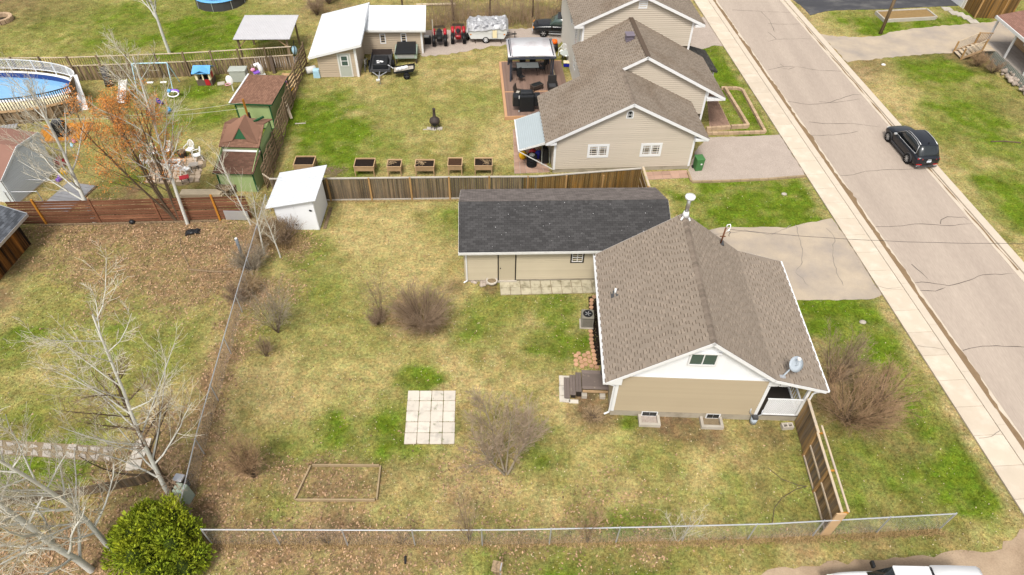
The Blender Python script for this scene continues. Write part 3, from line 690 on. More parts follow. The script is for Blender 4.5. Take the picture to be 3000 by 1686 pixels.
def shingles(parent, P0, ud, vd, L_, S, tw, e, face, dark, style='tab3', ind=0, inside=None, seed=1, lift=.004):
    r = random.Random(seed)
    u = Vector(ud).normalized(); v = Vector(vd).normalized(); n = u.cross(v).normalized()
    P0 = Vector(P0)+n*lift
    rot = Matrix((u,v,n)).transposed()
    pm = Matrix.Translation(parent.location) @ Matrix.Rotation(parent.rotation_euler.z,4,'Z')
    th = .013
    def tabgeo(wd):
        mb = MB()
        vs = [(0,0,0),(wd,0,0),(wd,e+.015,0),(0,e+.015,0),(0,0,th),(wd,0,th),(wd,e+.015,.003),(0,e+.015,.003)]
        mb.add(vs, [(4,5,6,7),(1,2,6,5),(3,0,4,7)], 0); mb.add(vs, [(0,1,5,4)], 1)
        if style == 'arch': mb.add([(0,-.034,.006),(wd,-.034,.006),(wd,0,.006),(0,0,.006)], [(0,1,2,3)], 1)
        return mb
    if style == 'arch': wds = [.20,.26,.17,.23]
    else: wds = [tw-.014]
    geos = [tabgeo(wd) for wd in wds]
    place = []
    nc = int(S/e)
    if style == 'arch':
        base = MB()
        for i in range(nc):
            x = -r.uniform(0,.3)
            while x < L_:
                wd = r.uniform(.35,.8); a = max(0,x); b = min(L_, x+wd)
                if b > a+.01 and (inside is None or inside((a+b)/2,(i+.5)*e)):
                    vs = [P0+u*a+v*(i*e)+n*.004, P0+u*b+v*(i*e)+n*.004, P0+u*b+v*((i+1)*e)+n*.0, P0+u*a+v*((i+1)*e)+n*.0]
                    base.add([tuple(q) for q in vs], [(0,1,2,3)])
                x += wd
        tag(base.o('shingle_course', face+'_base', parent), kind='stuff')
    for i in range(nc+1):
        y = i*e
        x = (0 if i%2 else -tw/2) if style != 'arch' else -r.uniform(0,.4)
        while x < L_:
            g = 0 if style != 'arch' else r.randrange(4)
            wd = wds[g]
            if x > -.02 and x+wd < L_+.02 and y+e*.8 < S and (inside is None or (inside(x,y+e/2) and inside(x+wd,y+e/2))):
                place.append((x,y,g))
            elif style != 'arch' and x+wd > .03 and x < L_-.03 and y+e*.8 < S and (inside is None or (inside(x+wd/2,y+e/2))):
                place.append((x,y,-1))
            x += tw if style != 'arch' else wd+r.uniform(.16,.34)
    def wp(x,y): return pm @ (P0+u*x+v*y)
    cp = Vector((0,0,27))
    full = [q for q in place if q[2] >= 0]
    full.sort(key=lambda q: (wp(q[0],q[1])-cp).length)
    one = full[:ind]; rest = full[ind:]
    mes = [g.mesh('shingle', [face, dark]) for g in geos]
    m4 = rot.to_4x4()
    for x,y,g in one:
        ob = mk('shingle', mes[g], parent)
        ob.matrix_local = Matrix.Translation(P0+u*x+v*y) @ m4
    mb = MB()
    for x,y,g in rest:
        o = P0+u*x+v*y; k = len(mb.v)
        for q in geos[g].v: mb.v.append(tuple(o+rot @ Vector(q)))
        for f,mi in zip(geos[g].f, geos[g].m): mb.f.append(tuple(i+k for i in f)); mb.m.append(mi)
    for x,y,g in place:
        if g < 0:
            a = max(0,x); b = min(L_, x+wds[0])
            if b-a > .03:
                vs = [P0+u*a+v*y+n*th, P0+u*b+v*y+n*th, P0+u*b+v*(y+e)+n*.003, P0+u*a+v*(y+e)+n*.003]
                mb.add([tuple(q) for q in vs], [(0,1,2,3)])
    if mb.v: tag(mb.o('shingle_field', [face, dark], parent), kind='stuff')
def ridge_caps(parent, a, b, half, dz, m, step=.16):
    a = Vector(a); b = Vector(b); n = int((b-a).length/step); d = (b-a)/n; side = d.cross(Vector((0,0,1))).normalized()*half
    mb = MB(); L_ = d*1.15
    lo = Vector((0,0,-dz))
    vs = [lo-side, Vector((0,0,.022)), lo+side, lo-side+L_+Vector((0,0,-.012)), L_+Vector((0,0,.010)), lo+side+L_+Vector((0,0,-.012))]
    vs = [v+Vector((0,0,.02)) for v in vs]
    mb.add([tuple(v) for v in vs], [(0,3,4,1),(1,4,5,2),(0,1,2)])
    me = mb.mesh('ridge_cap', m)
    for i in range(n):
        mk('ridge_cap', me, parent, loc=tuple(a+d*i))
# ---------------------------------------------------------------- main bungalow
H = E('bungalow', 'tan sided bungalow with brown shingle roof and white gable beside the front lawn', 'house', (4.85,17.95), R(-1.2))
MB().bx(.0,.0,-.1,6.93,7.9,.46).o('foundation','foundation',H)
MB().bx(.03,.03,.46,6.90,7.87,3.15).o('wall_core','sheathing_shade',H)
wf = W((0,0),(1,0)); wl = W((0,7.9),(0,-1)); wb = W((6.93,7.9),(-1,0))
siding(H, wf, [(.0,.46),(6.93,.46),(6.93,3.19),(.0,3.19)], 'siding_tan', .152, lip=.052)
siding(H, wl, [(.0,.46),(7.9,.46),(7.9,3.1),(.0,3.1)], 'siding_tan', .137)
RZ = lambda x: 6.04-.725*(3.63-x) if x < 3.63 else 6.04-.739*(x-3.63)
gp = [(.0,3.2),(6.93,3.2),(6.93,RZ(6.93)-.13),(3.63,5.9),(.0,RZ(0)-.13)]
vboards(H, W((0,.03),(1,0)), gp, 'board_white', .41)
MB().add([(x,.02,z) for x,z in gp]+[(x,7.88,z) for x,z in gp], [(4,3,2,1,0),(5,6,7,8,9),(0,1,6,5),(1,2,7,6),(4,0,5,9)]).o('gable_core','board_white',H)
for u0,u1 in ((-.02,.13),(6.80,6.95)):
    mb = MB(); wbox(mb,wf,u0,.44,u1,3.2,.0,.062); mb.o('corner_board','white',H)
mb = MB(); wbox(mb,wl,7.78,.44,7.92,3.1,.0,.033); mb.o('corner_board','white',H)
mb = MB(); wbox(mb,wf,.13,3.17,6.8,3.22,.0,.045); mb.o('drip_trim','white',H)
# roof planes
Y0, Y1 = -.3, 8.2
LE = (-.55,3.01); RG = (3.63,6.04); BK = (6.92,3.61); PE = (9.41,2.94)
def rp(q,y): return (q[0],y,q[1])
roof = MB().slab([rp(LE,Y1),rp(LE,Y0),rp(RG,Y0),rp(RG,Y1)],.1).o('roof','shingle_brown_dark',H)
MB().slab([rp(RG,Y1),rp(RG,Y0),rp(BK,Y0),rp(BK,Y1)],.1).o('roof','shingle_brown_dark',H)
MB().slab([rp(BK,Y1),rp(BK,Y0),rp(PE,Y0),rp(PE,Y1)],.1).o('roof','shingle_brown_dark',H)
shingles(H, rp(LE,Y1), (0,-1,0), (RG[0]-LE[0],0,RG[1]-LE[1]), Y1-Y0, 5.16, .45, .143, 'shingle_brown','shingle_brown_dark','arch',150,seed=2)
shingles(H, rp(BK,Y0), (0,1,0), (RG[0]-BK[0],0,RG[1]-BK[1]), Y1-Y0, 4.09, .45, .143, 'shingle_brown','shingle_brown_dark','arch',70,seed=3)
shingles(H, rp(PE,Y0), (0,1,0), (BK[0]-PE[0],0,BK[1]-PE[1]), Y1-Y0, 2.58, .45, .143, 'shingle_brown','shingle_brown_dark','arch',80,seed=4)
ridge_caps(H, rp(RG,Y0+.02), rp(RG,Y1-.02), .15, .095, 'ridge_brown')
def rake(a, b, y, h=.17, name='rake_board', m='white', par=H):
    d = Vector((b[0]-a[0],0,b[1]-a[1])).normalized(); n = Vector((-d.z,0,d.x))
    A = Vector((a[0],0,a[1]))-n*(.012); B = Vector((b[0],0,b[1]))-n*.012
    vs = [A,B,B-n*h,A-n*h]
    mb = MB(); mb.add([(v.x,y-.02,v.z) for v in vs]+[(v.x,y+.03,v.z) for v in vs], [(3,2,1,0),(4,5,6,7),(0,1,5,4),(1,2,6,5),(2,3,7,6),(3,0,4,7)])
    return mb.o(name, m, par)
for y in (Y0,Y1): 
    for a,b in ((LE,RG),(RG,BK),(BK,PE)): rake(a,b,y)
# soffit returns at the eaves
MB().add([(-.55,-.3,3.0),(-.55,-.3,2.84),(.18,-.3,2.84),(.18,-.3,3.42),(-.55,.0,3.0),(-.55,.0,2.84),(.18,.0,2.84),(.18,.0,3.42)],[(0,1,2,3),(1,5,6,2),(3,2,6,7),(4,5,1,0)]).o('eave_return','white',H)
MB().bx(-.5,.0,2.84,.0,7.9,2.90).o('soffit','white',H)
# gutters with open brackets on the eave
mb = MB(); mb.bx(-.67,Y0,2.88,-.65,Y1,3.0); mb.bx(-.67,Y0,2.87,-.545,Y1,2.89); mb.bx(-.565,Y0,2.89,-.545,Y1,2.995)
mb.bx(-.67,Y0-.02,2.87,-.545,Y0,3.0); mb.o('gutter','white',H)
for k in range(19): MB().bx(-.65,Y0+.2+k*.45,2.975,-.565,Y0+.23+k*.45,2.99).o('gutter_bracket','white',H)
MB().bx(9.40,Y0,2.82,9.50,Y1,2.94).o('gutter','white',H)
mb = MB(); mb.tube([(-.6,-.2,2.87),(-.35,-.07,2.6),(-.08,-.06,2.45),(-.08,-.06,.35),(-.3,-.1,.22)],.045,8); mb.o('downspout','white',H)
# gable window
window(H, W((0,.0),(1,0)), 2.9,4.12,4.15,5.0,'white','glass_green',2,1,fr=.075,d=.06)
mb = MB(); wbox(mb,wf,2.82,4.98,4.24,5.04,.0,.12); mb.o('window_hood','white',H)
for u0,u1 in ((1.5,2.28),(4.6,5.28)):
    window(H, W((0,0),(1,0)), u0,.02,u1,.44,'white','glass_dark',2,1,fr=.05,d=.03)
# roof fittings
CH = E('flue_chimney','stainless steel flue with round white cap at the far end of the bungalow ridge','chimney')
CH.parent = None
def hw(x,y): 
    a = R(-1.2); o = H.location
    return (o.x+x*math.cos(a)-y*math.sin(a), o.y+x*math.sin(a)+y*math.cos(a))
bpy.data.objects.remove(CH)
mb = MB(); mb.lathe([(.0,0),(.2,0),(.13,.3),(.10,.32)],(3.65,7.95,6.02),16); fl = mb.o('flue_collar','white',H,True)
for a,b in (((3.62,7.95,6.2),(3.42,7.75,5.93)),((3.68,7.95,6.2),(3.88,7.75,5.9))): MB().bar(a,b,.09,.03).o('flue_brace','white',H)
mb = MB(); mb.cyl((3.65,7.95,6.3),(3.65,7.95,7.15),.10,n=16); fp = mb.o('flue_pipe','chimney_steel',H,True)
mb = MB(); mb.lathe([(.02,0),(.24,.02),(.26,.1),(.24,.16),(.05,.2)],(3.65,7.95,7.15),18); mb.o('flue_cap','white',fp,True)
mb = MB(); mb.slab([(-.02,5.0,3.41),(-.02,4.55,3.41),(.32,4.55,3.655),(.32,5.0,3.655)],.012); mb.o('vent_flashing','rubber_grey',H)
mb = MB(); mb.cyl((.18,4.78,3.5),(.18,4.78,3.88),.055,n=10); mb.o('vent_pipe','white',H,True)
MT = E('service_mast','rusty electrical service mast with white insulators on the bungalow roof edge','mast',(*hw(5.75,7.75),0),R(-1.2))
MB().bx(-.14,-.14,4.42,.16,.2,4.5).o('mast_flashing','rubber_grey',MT)
MB().cyl((0,0,4.4),(.02,0,5.55),.045,n=8).o('mast_pipe','conduit_rust',MT,True)
MB().bar((-.14,0,4.95),(.14,0,4.95),.04,.04).o('mast_bracket','conduit_rust',MT)
mb = MB(); mb.tube([(.02,0,5.5),(.06,0,5.72),(.18,0,5.76),(.24,0,5.6),(.22,0,5.4),(.1,-.02,5.3)],.03,6); mb.o('weather_head','white_plastic',MT,True)
MB().cyl((.2,0,5.3),(.2,0,5.42),.045,n=8).o('insulator','white_plastic',MT,True)
MB().tube([(.2,0,5.42),(.3,-.05,5.25),(.26,-.05,5.1),(.3,-.05,5.0)],.014,5).o('drip_loop','wire_black',MT)
wa = (*hw(5.97,7.75),5.42); wbp = (26.68,23.67,6.6)
pts = []
for i in range(25):
    t = i/24; p = lerp(wa,wbp,t); pts.append((p[0]+.012*math.sin(i*2.1),p[1]+.012*math.cos(i*1.7),p[2]-.35*4*t*(1-t)))
tag(MB().tube(pts,.010,5).o('service_wire','wire_black'),'thin twisted black service wire sagging from the bungalow mast across the road','wire')
DS = E('satellite_dish','grey satellite dish on a white arm at the corner of the bungalow roof','satellite dish',(*hw(7.25,.02),3.55),R(-1.2))
MB().bx(-.12,-.14,-.03,.12,.02,.03).o('mount_foot','galv',DS)
MB().tube([(0,-.05,.0),(.12,.02,.12),(.42,.22,.42)],.035,8).o('dish_arm','dish_grey',DS,True)
mb = MB(); mb.lathe([(.01,0),(.2,.012),(.36,.055),(.365,.065),(.2,.03),(.01,.02)],(0,0,0),20)
ob = mb.o('dish','dish_grey',DS,True); ob.location = (.5,.28,.5); ob.rotation_euler = (R(48),0,R(20))
MB().tube([(.45,.24,.42),(.52,.1,.62),(.5,.2,.95)],.018,6).o('feed_arm','dish_grey',DS)
MB().box(.49,.18,.98,.13,.1,.09).o('feed_horn','white_plastic',DS)
MB().tube([(0,-.1,.0),(-.05,-.3,-.35),(-.25,-.25,-.6),(-.45,.0,-.8)],.01,5).o('dish_cable','wire_black',DS)
# porch
PO = E('porch','white posted verandah with dark floor and lattice screen on the bungalow front','porch',H.location,R(-1.2))
MB().bx(6.96,.02,-.05,8.92,7.9,.42).o('porch_base','foundation',PO)
MB().bx(6.96,.0,.42,8.97,7.92,.5).o('porch_floor','dark_paint',PO)
for y in (.06,2.6,5.2,7.8): MB().bx(8.78,y-.06,.5,8.90,y+.06,2.86).o('post','white',PO)
MB().bx(8.74,.0,2.80,8.94,7.9,2.95).o('porch_beam','white',PO)
MB().add([(6.95,.0,2.75),(7.75,.0,2.75),(6.95,.0,3.45),(6.95,.3,2.75),(7.75,.3,2.75),(6.95,.3,3.45)],[(0,1,2),(5,4,3),(0,3,4,1),(1,4,5,2)]).o('end_panel','white',PO)
MB().bx(6.96,.05,2.72,8.8,7.85,2.76).o('porch_ceiling','white',PO)
mb = MB(); mb.bx(6.98,-.01,.5,7.16,.05,1.75); mb.o('shutter','dark_paint',PO)
ltc = MB()
x0,x1,z0,z1 = 7.18,8.76,.5,1.72
for k in range(-26,34):
    for s,dy in ((1,.0),(-1,.012)):
        # diagonal slat clipped to the panel
        c = x0+k*.1
        pts = []
        for x,z in ((x0,z0+(x0-c)*s),(x1,z0+(x1-c)*s)):
            pts.append((x,z))
        (xa,za),(xb,zb) = pts
        def clip(xa,za,xb,zb):
            t0,t1 = 0,1
            for p_,q_ in ((-(zb-za),za-z0),((zb-za),z1-za)):
                if abs(p_) < 1e-9: continue
                r_ = q_/p_
                if p_ < 0: t0 = max(t0,r_)
                else: t1 = min(t1,r_)
            return t0,t1
        t0,t1 = clip(xa,za,xb,zb)
        if t1-t0 > .02: ltc.bar((xa+(xb-xa)*t0,dy+.02,za+(zb-za)*t0),(xa+(xb-xa)*t1,dy+.02,za+(zb-za)*t1),.012,.03)
ltc.o('lattice','white',PO)
mb = MB(); mb.bx(x0-.03,-.01,z1,x1+.03,.05,z1+.05); mb.bx(x0-.03,-.01,z0-.01,x1+.03,.05,z0+.05); mb.o('lattice_frame','white',PO)
MB().bx(8.80,.12,1.32,8.88,2.54,1.42).o('rail','white',PO); MB().bx(8.80,.12,.62,8.88,2.54,.69).o('rail','white',PO)
for k in range(12): MB().bx(8.82,.2+k*.19,.69,8.86,.24+k*.19,1.32).o('baluster','white',PO)
mb = MB(); mb.tube([(9.4,-.2,2.8),(9.05,-.1,2.55),(8.97,-.08,2.4),(8.97,-.08,.7),(8.97,-.1,.3),(8.99,-.9,.1)],.045,8); mb.o('downspout','white',PO)
# things round the bungalow
for nm,x0,x1,lab in (('window_well',1.35,2.37,'square concrete window well with a green plant below the left basement window'),('window_well',4.31,5.37,'mossy concrete window well with a loose block below the right basement window')):
    g = E(nm,lab,'window well',(*hw(x0,-.62),0),R(-1.2))
    L_ = x1-x0
    for b in ((0,0,L_,.13),(0,.13,.13,.60),(L_-.13,.13,L_,.60)): MB().bx(b[0],b[1],-.05,b[2],b[3],.2).o('well_wall','concrete',g)
    MB().bx(.13,.13,-.05,L_-.13,.6,.05).o('well_floor','compost' if x0 > 3 else 'gravel',g)
GM = E('gas_meter','grey gas meter with pipes at the right end of the bungalow wall','gas meter',(*hw(6.86,-.16),0),R(-1.2))
MB().cyl((0,0,.05),(0,0,.42),.16,n=14).o('meter_body','dish_grey',GM,True)
MB().box(0,-.02,.5,.24,.2,.16).o('meter_head','rubber_grey',GM)
MB().tube([(-.12,.05,.5),(-.3,.08,.75),(-.3,.12,1.0)],.03,6).o('pipe','galv',GM,True)
MB().tube([(.12,.05,.5),(.28,.08,.6),(.28,.12,.9)],.03,6).o('pipe','galv',GM,True)
CB = E('cinder_block','grey two-hole cinder block lying near the porch corner','block',(*hw(8.44,-.36),0),R(4))
mb = MB(); mb.bx(-.2,-.1,0,.2,-.06,.19); mb.bx(-.2,.06,0,.2,.1,.19); mb.bx(-.2,-.06,0,-.15,.06,.19); mb.bx(.15,-.06,0,.2,.06,.19); mb.bx(-.03,-.06,0,.03,.06,.19); mb.o('block_shell','concrete',CB)
MB().bx(-.15,-.06,0,.15,.06,.04).o('block_hole','dark_paint',CB)
CB.scale = (1.35,1.35,1.2)
AC = E('air_conditioner','square tan air conditioner with round fan grille against the bungalow wall','air conditioner',(*hw(-.86,5.8),0),R(-1.2))
MB().bx(-.44,-.40,-.02,.40,.40,.05).o('pad','concrete',AC)
MB().box(0,0,.44,.72,.72,.74).o('casing','ac_dark',AC,bev=.09)
for k in range(14):
    z = .14+k*.045
    mb = MB(); mb.box(0,0,z,.735,.735,.014); mb.o('louvre','ac_tan',AC,bev=.003)
MB().box(0,0,.86,.75,.75,.1).o('top_cover','ac_tan',AC,bev=.10)
mb = MB(); mb.lathe([(.0,0),(.30,0),(.30,.012),(0,.012)],(0,.0,.907),24); mb.o('fan_opening','black',AC)
mb = MB()
for k in range(5):
    a = k*2*math.pi/5; mb.box(.11*math.cos(a),.11*math.sin(a),.925,.16,.05,.008,a)
mb.o('fan_blade','steel',AC); AC.scale = (.88,.88,.95)
ST = E('back_steps','weathered brown wooden landing with three plank steps at the bungalow back door','steps',(*hw(0,0),0),R(-1.2))
for y0,y1 in ((1.06,1.22),(1.225,1.98),(1.985,2.2)): MB().bx(-1.33,y0,.55,-.04,y1,.6).o('landing_board','deck_grey',ST)
MB().bx(-1.3,1.0,.36,-.06,1.05,.5).o('landing_joist','wood_planter',ST)
for k in range(3):
    for j in range(2): MB().bx(-1.34-.28*k-.145*(j+1),.98-.09*k,.42-.16*k,-1.34-.28*k-.145*j-.008,2.15-.05*k,.46-.16*k).o('tread','deck_grey',ST)
    MB().bx(-1.34-.28*(k+1)+.04,1.0-.09*k,.0,-1.34-.28*k-.01,2.1-.05*k,.41-.16*k).o('riser','dark_paint',ST)
for x in (-1.2,-.3): MB().box(x,1.02,.1,.26,.26,.22).o('footing','concrete',ST)
for i,(y0,y1) in enumerate(((.62,1.0),(1.02,1.6),(1.63,2.22))):
    MB().prism(jit([(-2.42,y0),(-1.9,y0),(-1.9,y1),(-2.42,y1)],.12,.015,i),-.02,.05).o('step_slab','patio_slab',ST)
MB().box(-1.72,.68,.02,.45,.2,.06).o('step_slab','patio_slab',ST)
TC = E('waste_bin','dark grey cylindrical bin standing on the back landing','bin',(*hw(-.22,2.06),.6),0)
mb = MB(); mb.lathe([(.17,0),(.2,.6),(.205,.62),(.19,.62),(.19,.5),(0,.5)],(0,0,0),18); mb.o('bin_body','pot_grey',TC,True)
mb = MB(); mb.lathe([(.20,.60),(.22,.62),(.22,.66),(.08,.70),(.0,.70)],(0,0,0),18); mb.o('bin_lid','pot_grey',TC,True)
# ---------------------------------------------------------------- garage
G = E('garage','long beige garage with black shingle roof behind the bungalow','garage',(-2.70,26.87),R(2.73))
MB().bx(0,0,-.05,11.4,5.0,.16).o('foundation','foundation',G)
MB().bx(.03,.03,.1,11.37,4.97,2.5).o('wall_core','sheathing_shade',G)
gw = W((0,0),(1,0)); gl = W((0,5),(0,-1)); gr = W((11.4,0),(0,1))
for u0,u1 in ((.02,1.86),(2.92,11.4)): siding(G, gw, [(u0,.16),(u1,.16),(u1,2.5),(u0,2.5)],'siding_garage',.146, lip=.046)
gab = [(0,.16),(5,.16),(5,2.72),(2.5,3.75),(0,2.72)]
siding(G, gl, gab,'siding_garage',.127); siding(G, gr, gab,'siding_garage',.127)
mb = MB(); mb.add([(.03,.03,2.4),(.03,4.97,2.4),(.03,2.5,3.7),(11.37,.03,2.4),(11.37,4.97,2.4),(11.37,2.5,3.7)],[(0,2,1),(3,4,5),(0,1,4,3),(0,3,5,2),(1,2,5,4)]); mb.o('gable_core','sheathing_shade',G)
mb = MB(); wbox(mb,gw,1.86,.1,1.93,2.3,-.01,.05); wbox(mb,gw,2.85,.1,2.92,2.3,-.01,.05); mb.o('door_jamb','dark_paint',G)
mb = MB(); wbox(mb,gw,1.93,.12,2.85,2.28,-.01,.03); gd_ = mb.o('door','siding_garage',G)
MB().ball(gw.p(2.02,1.1,.06),.035).o('door_knob','black',gd_)
mb = MB(); wbox(mb,gw,2.25,2.14,2.5,2.28,.03,.07); mb.o('door_light','galv',G)
mb = MB(); wbox(mb,gw,1.83,.02,2.95,.12,-.01,.14); mb.o('door_sill','concrete',G)
window(G, gw, 5.97,1.42,6.75,2.26,'dark_paint','glass_dark',1,1,fr=.10,d=.045)
window(G, gw, 6.06,1.51,6.66,2.17,'white','glass_dark',2,2,fr=.03,sash=.035,d=.058,name='window_sash')
X0,X1 = -.28,11.66
FE,RGz,BE = (-.32,2.63),(2.5,3.85),(5.3,2.63)
MB().slab([(X0,FE[0],FE[1]),(X1,FE[0],FE[1]),(X1,RGz[0],RGz[1]),(X0,RGz[0],RGz[1])],.08).o('roof','shingle_black_gap',G)
MB().slab([(X1,BE[0],BE[1]),(X0,BE[0],BE[1]),(X0,RGz[0],RGz[1]),(X1,RGz[0],RGz[1])],.08).o('roof','shingle_black_gap',G)
shingles(G,(X0,FE[0],FE[1]),(1,0,0),(0,RGz[0]-FE[0],RGz[1]-FE[1]),X1-X0,3.06,.32,.135,'shingle_black','shingle_black_gap','tab3',220,seed=11)
shingles(G,(X1,BE[0],BE[1]),(-1,0,0),(0,RGz[0]-BE[0],RGz[1]-BE[1]),X1-X0,3.04,.32,.135,'shingle_worn','shingle_black_gap','tab3',80,seed=12)
ridge_caps(G,(X1-.02,2.5,3.845),(X0+.02,2.5,3.845),.13,.055,'shingle_black',.14)
for k in range(46):
    pass
mb = MB(); r2 = random.Random(5)
for k in range(42):
    x = r2.uniform(1.5,10.8); t = r2.uniform(.05,.97); s = r2.uniform(.006,.02)
    y = FE[0]+(RGz[0]-FE[0])*t; z = FE[1]+(RGz[1]-FE[1])*t
    mb.box(x,y,z+.022,s*1.6,s*1.4,.006,rx=math.atan2(1.22,2.82))
tag(mb.o('roof_speckle','white',G),kind='stuff')
mb = MB(); mb.bx(X0,-.44,2.50,X1,-.42,2.61); mb.bx(X0,-.44,2.49,X1,-.33,2.51); mb.bx(X0,-.35,2.51,X1,-.33,2.60); mb.bx(X0-.02,-.44,2.49,X0,-.33,2.61); mb.o('gutter','white_old',G)
MB().bx(X0+.1,-.33,2.44,X1,0,2.48).o('soffit','white_old',G)
for x in (X0,X1):
    for a,b in ((FE,RGz),(BE,RGz)): MB().bar((x,a[0],a[1]-.09),(x,b[0],b[1]-.09),.03,.14).o('rake_board','white_old',G)
mb = MB(); mb.tube([(.02,-.38,2.5),(.1,-.12,2.35),(.1,-.05,2.2),(.1,-.05,.3),(.1,-.05,.15),(-.1,-.14,.06)],.045,8); mb.o('downspout','white',G)
# ---------------------------------------------------------------- neighbour house
NB = E('split_level_house','large beige neighbouring house with three stepped brown gable roofs','house',(2.68,37.73),R(4.5))
sN = .505
w1 = W((0,0),(1,0))
MB().bx(0,0,-.1,9.6,5.55,.3).o('foundation','foundation',NB)
MB().bx(.03,.03,.3,9.57,5.52,2.6).o('wall_core','sheathing_shade',NB)
LZ = lambda x: 5.42-sN*(4.92-x)
RZ1 = lambda x: 5.42-.505*(x-4.92)
g1 = [(0,.3),(9.6,.3),(9.6,RZ1(9.6)-.1),(4.92,5.3),(0,LZ(0)-.1)]
siding(NB, w1, g1, 'siding_beige', .15)
mb = MB(); mb.add([(0.03,.03,2.5),(9.57,.03,2.5),(9.57,.03,RZ1(9.57)-.12),(4.92,.03,5.28),(.03,.03,LZ(0)-.12)]+[(0.03,5.5,2.5),(9.57,5.5,2.5),(9.57,5.5,RZ1(9.57)-.12),(4.92,5.5,5.28),(.03,5.5,LZ(0)-.12)],[(0,1,2,3,4),(9,8,7,6,5)]); mb.o('gable_core','sheathing_shade',NB)
siding(NB, W((0,5.55),(0,-1)), [(0,.3),(5.55,.3),(5.55,2.6),(0,2.6)], 'siding_beige', .15)
for u0,u1 in ((-.02,.13),(9.47,9.62)):
    mb = MB(); wbox(mb,w1,u0,.28,u1,2.75,0,.04); mb.o('corner_board','white',NB)
for u0,z0 in ((2.27,1.2),(5.91,1.18)):
    ob = window(NB, w1, u0,z0,u0+1.47,z0+1.05,'white','glass_dark',2,1,fr=.17,sash=.11,bars=((.2,.8),(.2,.8)),d=.06)
mb = MB()
for k in range(13):
    a = math.pi*k/12
vt = [(4.58,4.18),(5.06,4.18),(5.06,4.55)]+[(4.82+.24*math.cos(math.pi*k/8),4.55+.24*math.sin(math.pi*k/8)) for k in range(1,8)]+[(4.58,4.55)]
mb.slab([w1.p(u,z,.05) for u,z in vt],.06); vf = mb.o('arched_vent','white',NB)
vt2 = [(4.66,4.26),(4.98,4.26),(4.98,4.55)]+[(4.82+.16*math.cos(math.pi*k/8),4.55+.16*math.sin(math.pi*k/8)) for k in range(1,8)]+[(4.66,4.55)]
MB().slab([w1.p(u,z,.06) for u,z in vt2],.02).o('pane','glass_dark',vf)
mb = MB(); mb.bar(w1.p(4.72,4.27,.065),w1.p(4.72,4.6,.065),.02,.02); mb.bar(w1.p(4.92,4.27,.065),w1.p(4.92,4.6,.065),.02,.02); mb.bar(w1.p(4.67,4.45,.066),w1.p(4.97,4.45,.066),.02,.02); mb.o('glazing_bar','white',vf)
def plane(par, a, b, y0, y1, seed, ind, m='shingle_nb', md='shingle_nb_dark', inside=None, left=True):
    # a eave (x,z), b ridge (x,z)
    S = math.hypot(b[0]-a[0], b[1]-a[1])
    if left:
        MB().slab([(a[0],y1,a[1]),(a[0],y0,a[1]),(b[0],y0,b[1]),(b[0],y1,b[1])],.1).o('roof',md,par)
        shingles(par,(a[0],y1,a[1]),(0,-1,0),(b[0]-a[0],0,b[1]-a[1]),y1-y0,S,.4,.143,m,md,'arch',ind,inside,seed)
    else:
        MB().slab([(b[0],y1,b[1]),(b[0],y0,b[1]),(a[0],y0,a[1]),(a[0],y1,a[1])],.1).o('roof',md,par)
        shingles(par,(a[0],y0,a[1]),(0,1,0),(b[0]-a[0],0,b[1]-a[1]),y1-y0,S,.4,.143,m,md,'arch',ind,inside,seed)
def rakes(par, L_, T, Rr, y, h=.2, m='white'):
    for a,b in ((L_,T),(T,Rr)): rake(a,b,y,h,'rake_board',m,par)
e1L,e1T,e1R = (-.65,LZ(-.65)),(4.92,5.42),(10.45,RZ1(10.45))
plane(NB,e1L,e1T,-.3,5.85,21,100); plane(NB,e1R,e1T,-.3,4.62,22,60,left=False)
rakes(NB,e1L,e1T,e1R,-.3); rake(e1L,e1T,5.85,par=NB)
ridge_caps(NB,(4.92,-.28,5.42),(4.92,4.4,5.42),.15,.07,'ridge_brown')
for x0,x1,z in ((-.65,.1,e1L[1]),(9.5,10.45,e1R[1])): MB().bx(x0,-.28,z-.2,x1,.0,z-.02).o('eave_return','white',NB)
# middle gable
m2T = (6.65,6.29); m2L = (2.4,LZ(2.4)); m2R = (12.85,6.29-.53*(12.85-6.65))
w2 = W((0,4.6),(1,0))
RZ2 = lambda x: 6.29-.53*(x-6.65)
g2 = [(4.6,.0),(11.5,.0),(11.5,RZ2(11.5)-.1),(6.65,6.17),(4.6,LZ(4.6)-.1)]
siding(NB, w2, [(4.6,1.6),(11.5,1.6),(11.5,RZ2(11.5)-.1),(6.65,6.17),(4.6,LZ(4.6)-.1)], 'siding_beige', .15)
MB().bx(3.13,4.7,.0,11.47,10.5,3.5).o('wall_core','siding_cream',NB)
mb = MB(); mb.slab([(11.5,4.64,0),(11.5,4.64,RZ2(11.5)-.12),(6.65,4.64,6.15),(3.1,4.64,LZ(3.1)-.1),(3.1,4.64,0)][::-1],.05); mb.o('gable_core','sheathing_shade',NB)
mb = MB(); wbox(mb,w2,11.37,.0,11.52,3.6,0,.04); mb.o('corner_board','white',NB)
mb = MB(); wbox(mb,W((11.5,4.6),(0,1)),0,0,5.9,3.4,-.02,.0); mb.o('side_wall','siding_beige',NB)
plane(NB,m2L,m2T,4.3,10.6,23,80,inside=lambda x,y: True); plane(NB,m2R,m2T,4.3,10.6,24,60,left=False)
rake((4.95,LZ(4.95)),m2T,4.3,.2,par=NB); rake(m2T,m2R,4.3,.2,par=NB)
MB().bx(11.5,4.32,m2R[1]-.22,12.85,4.6,m2R[1]-.02).o('eave_return','white',NB)
MB().bar((6.65,4.3,6.30),(6.65,10.5,6.30),.32,.03).o('ridge_strip','shingle_nb_dark',NB)
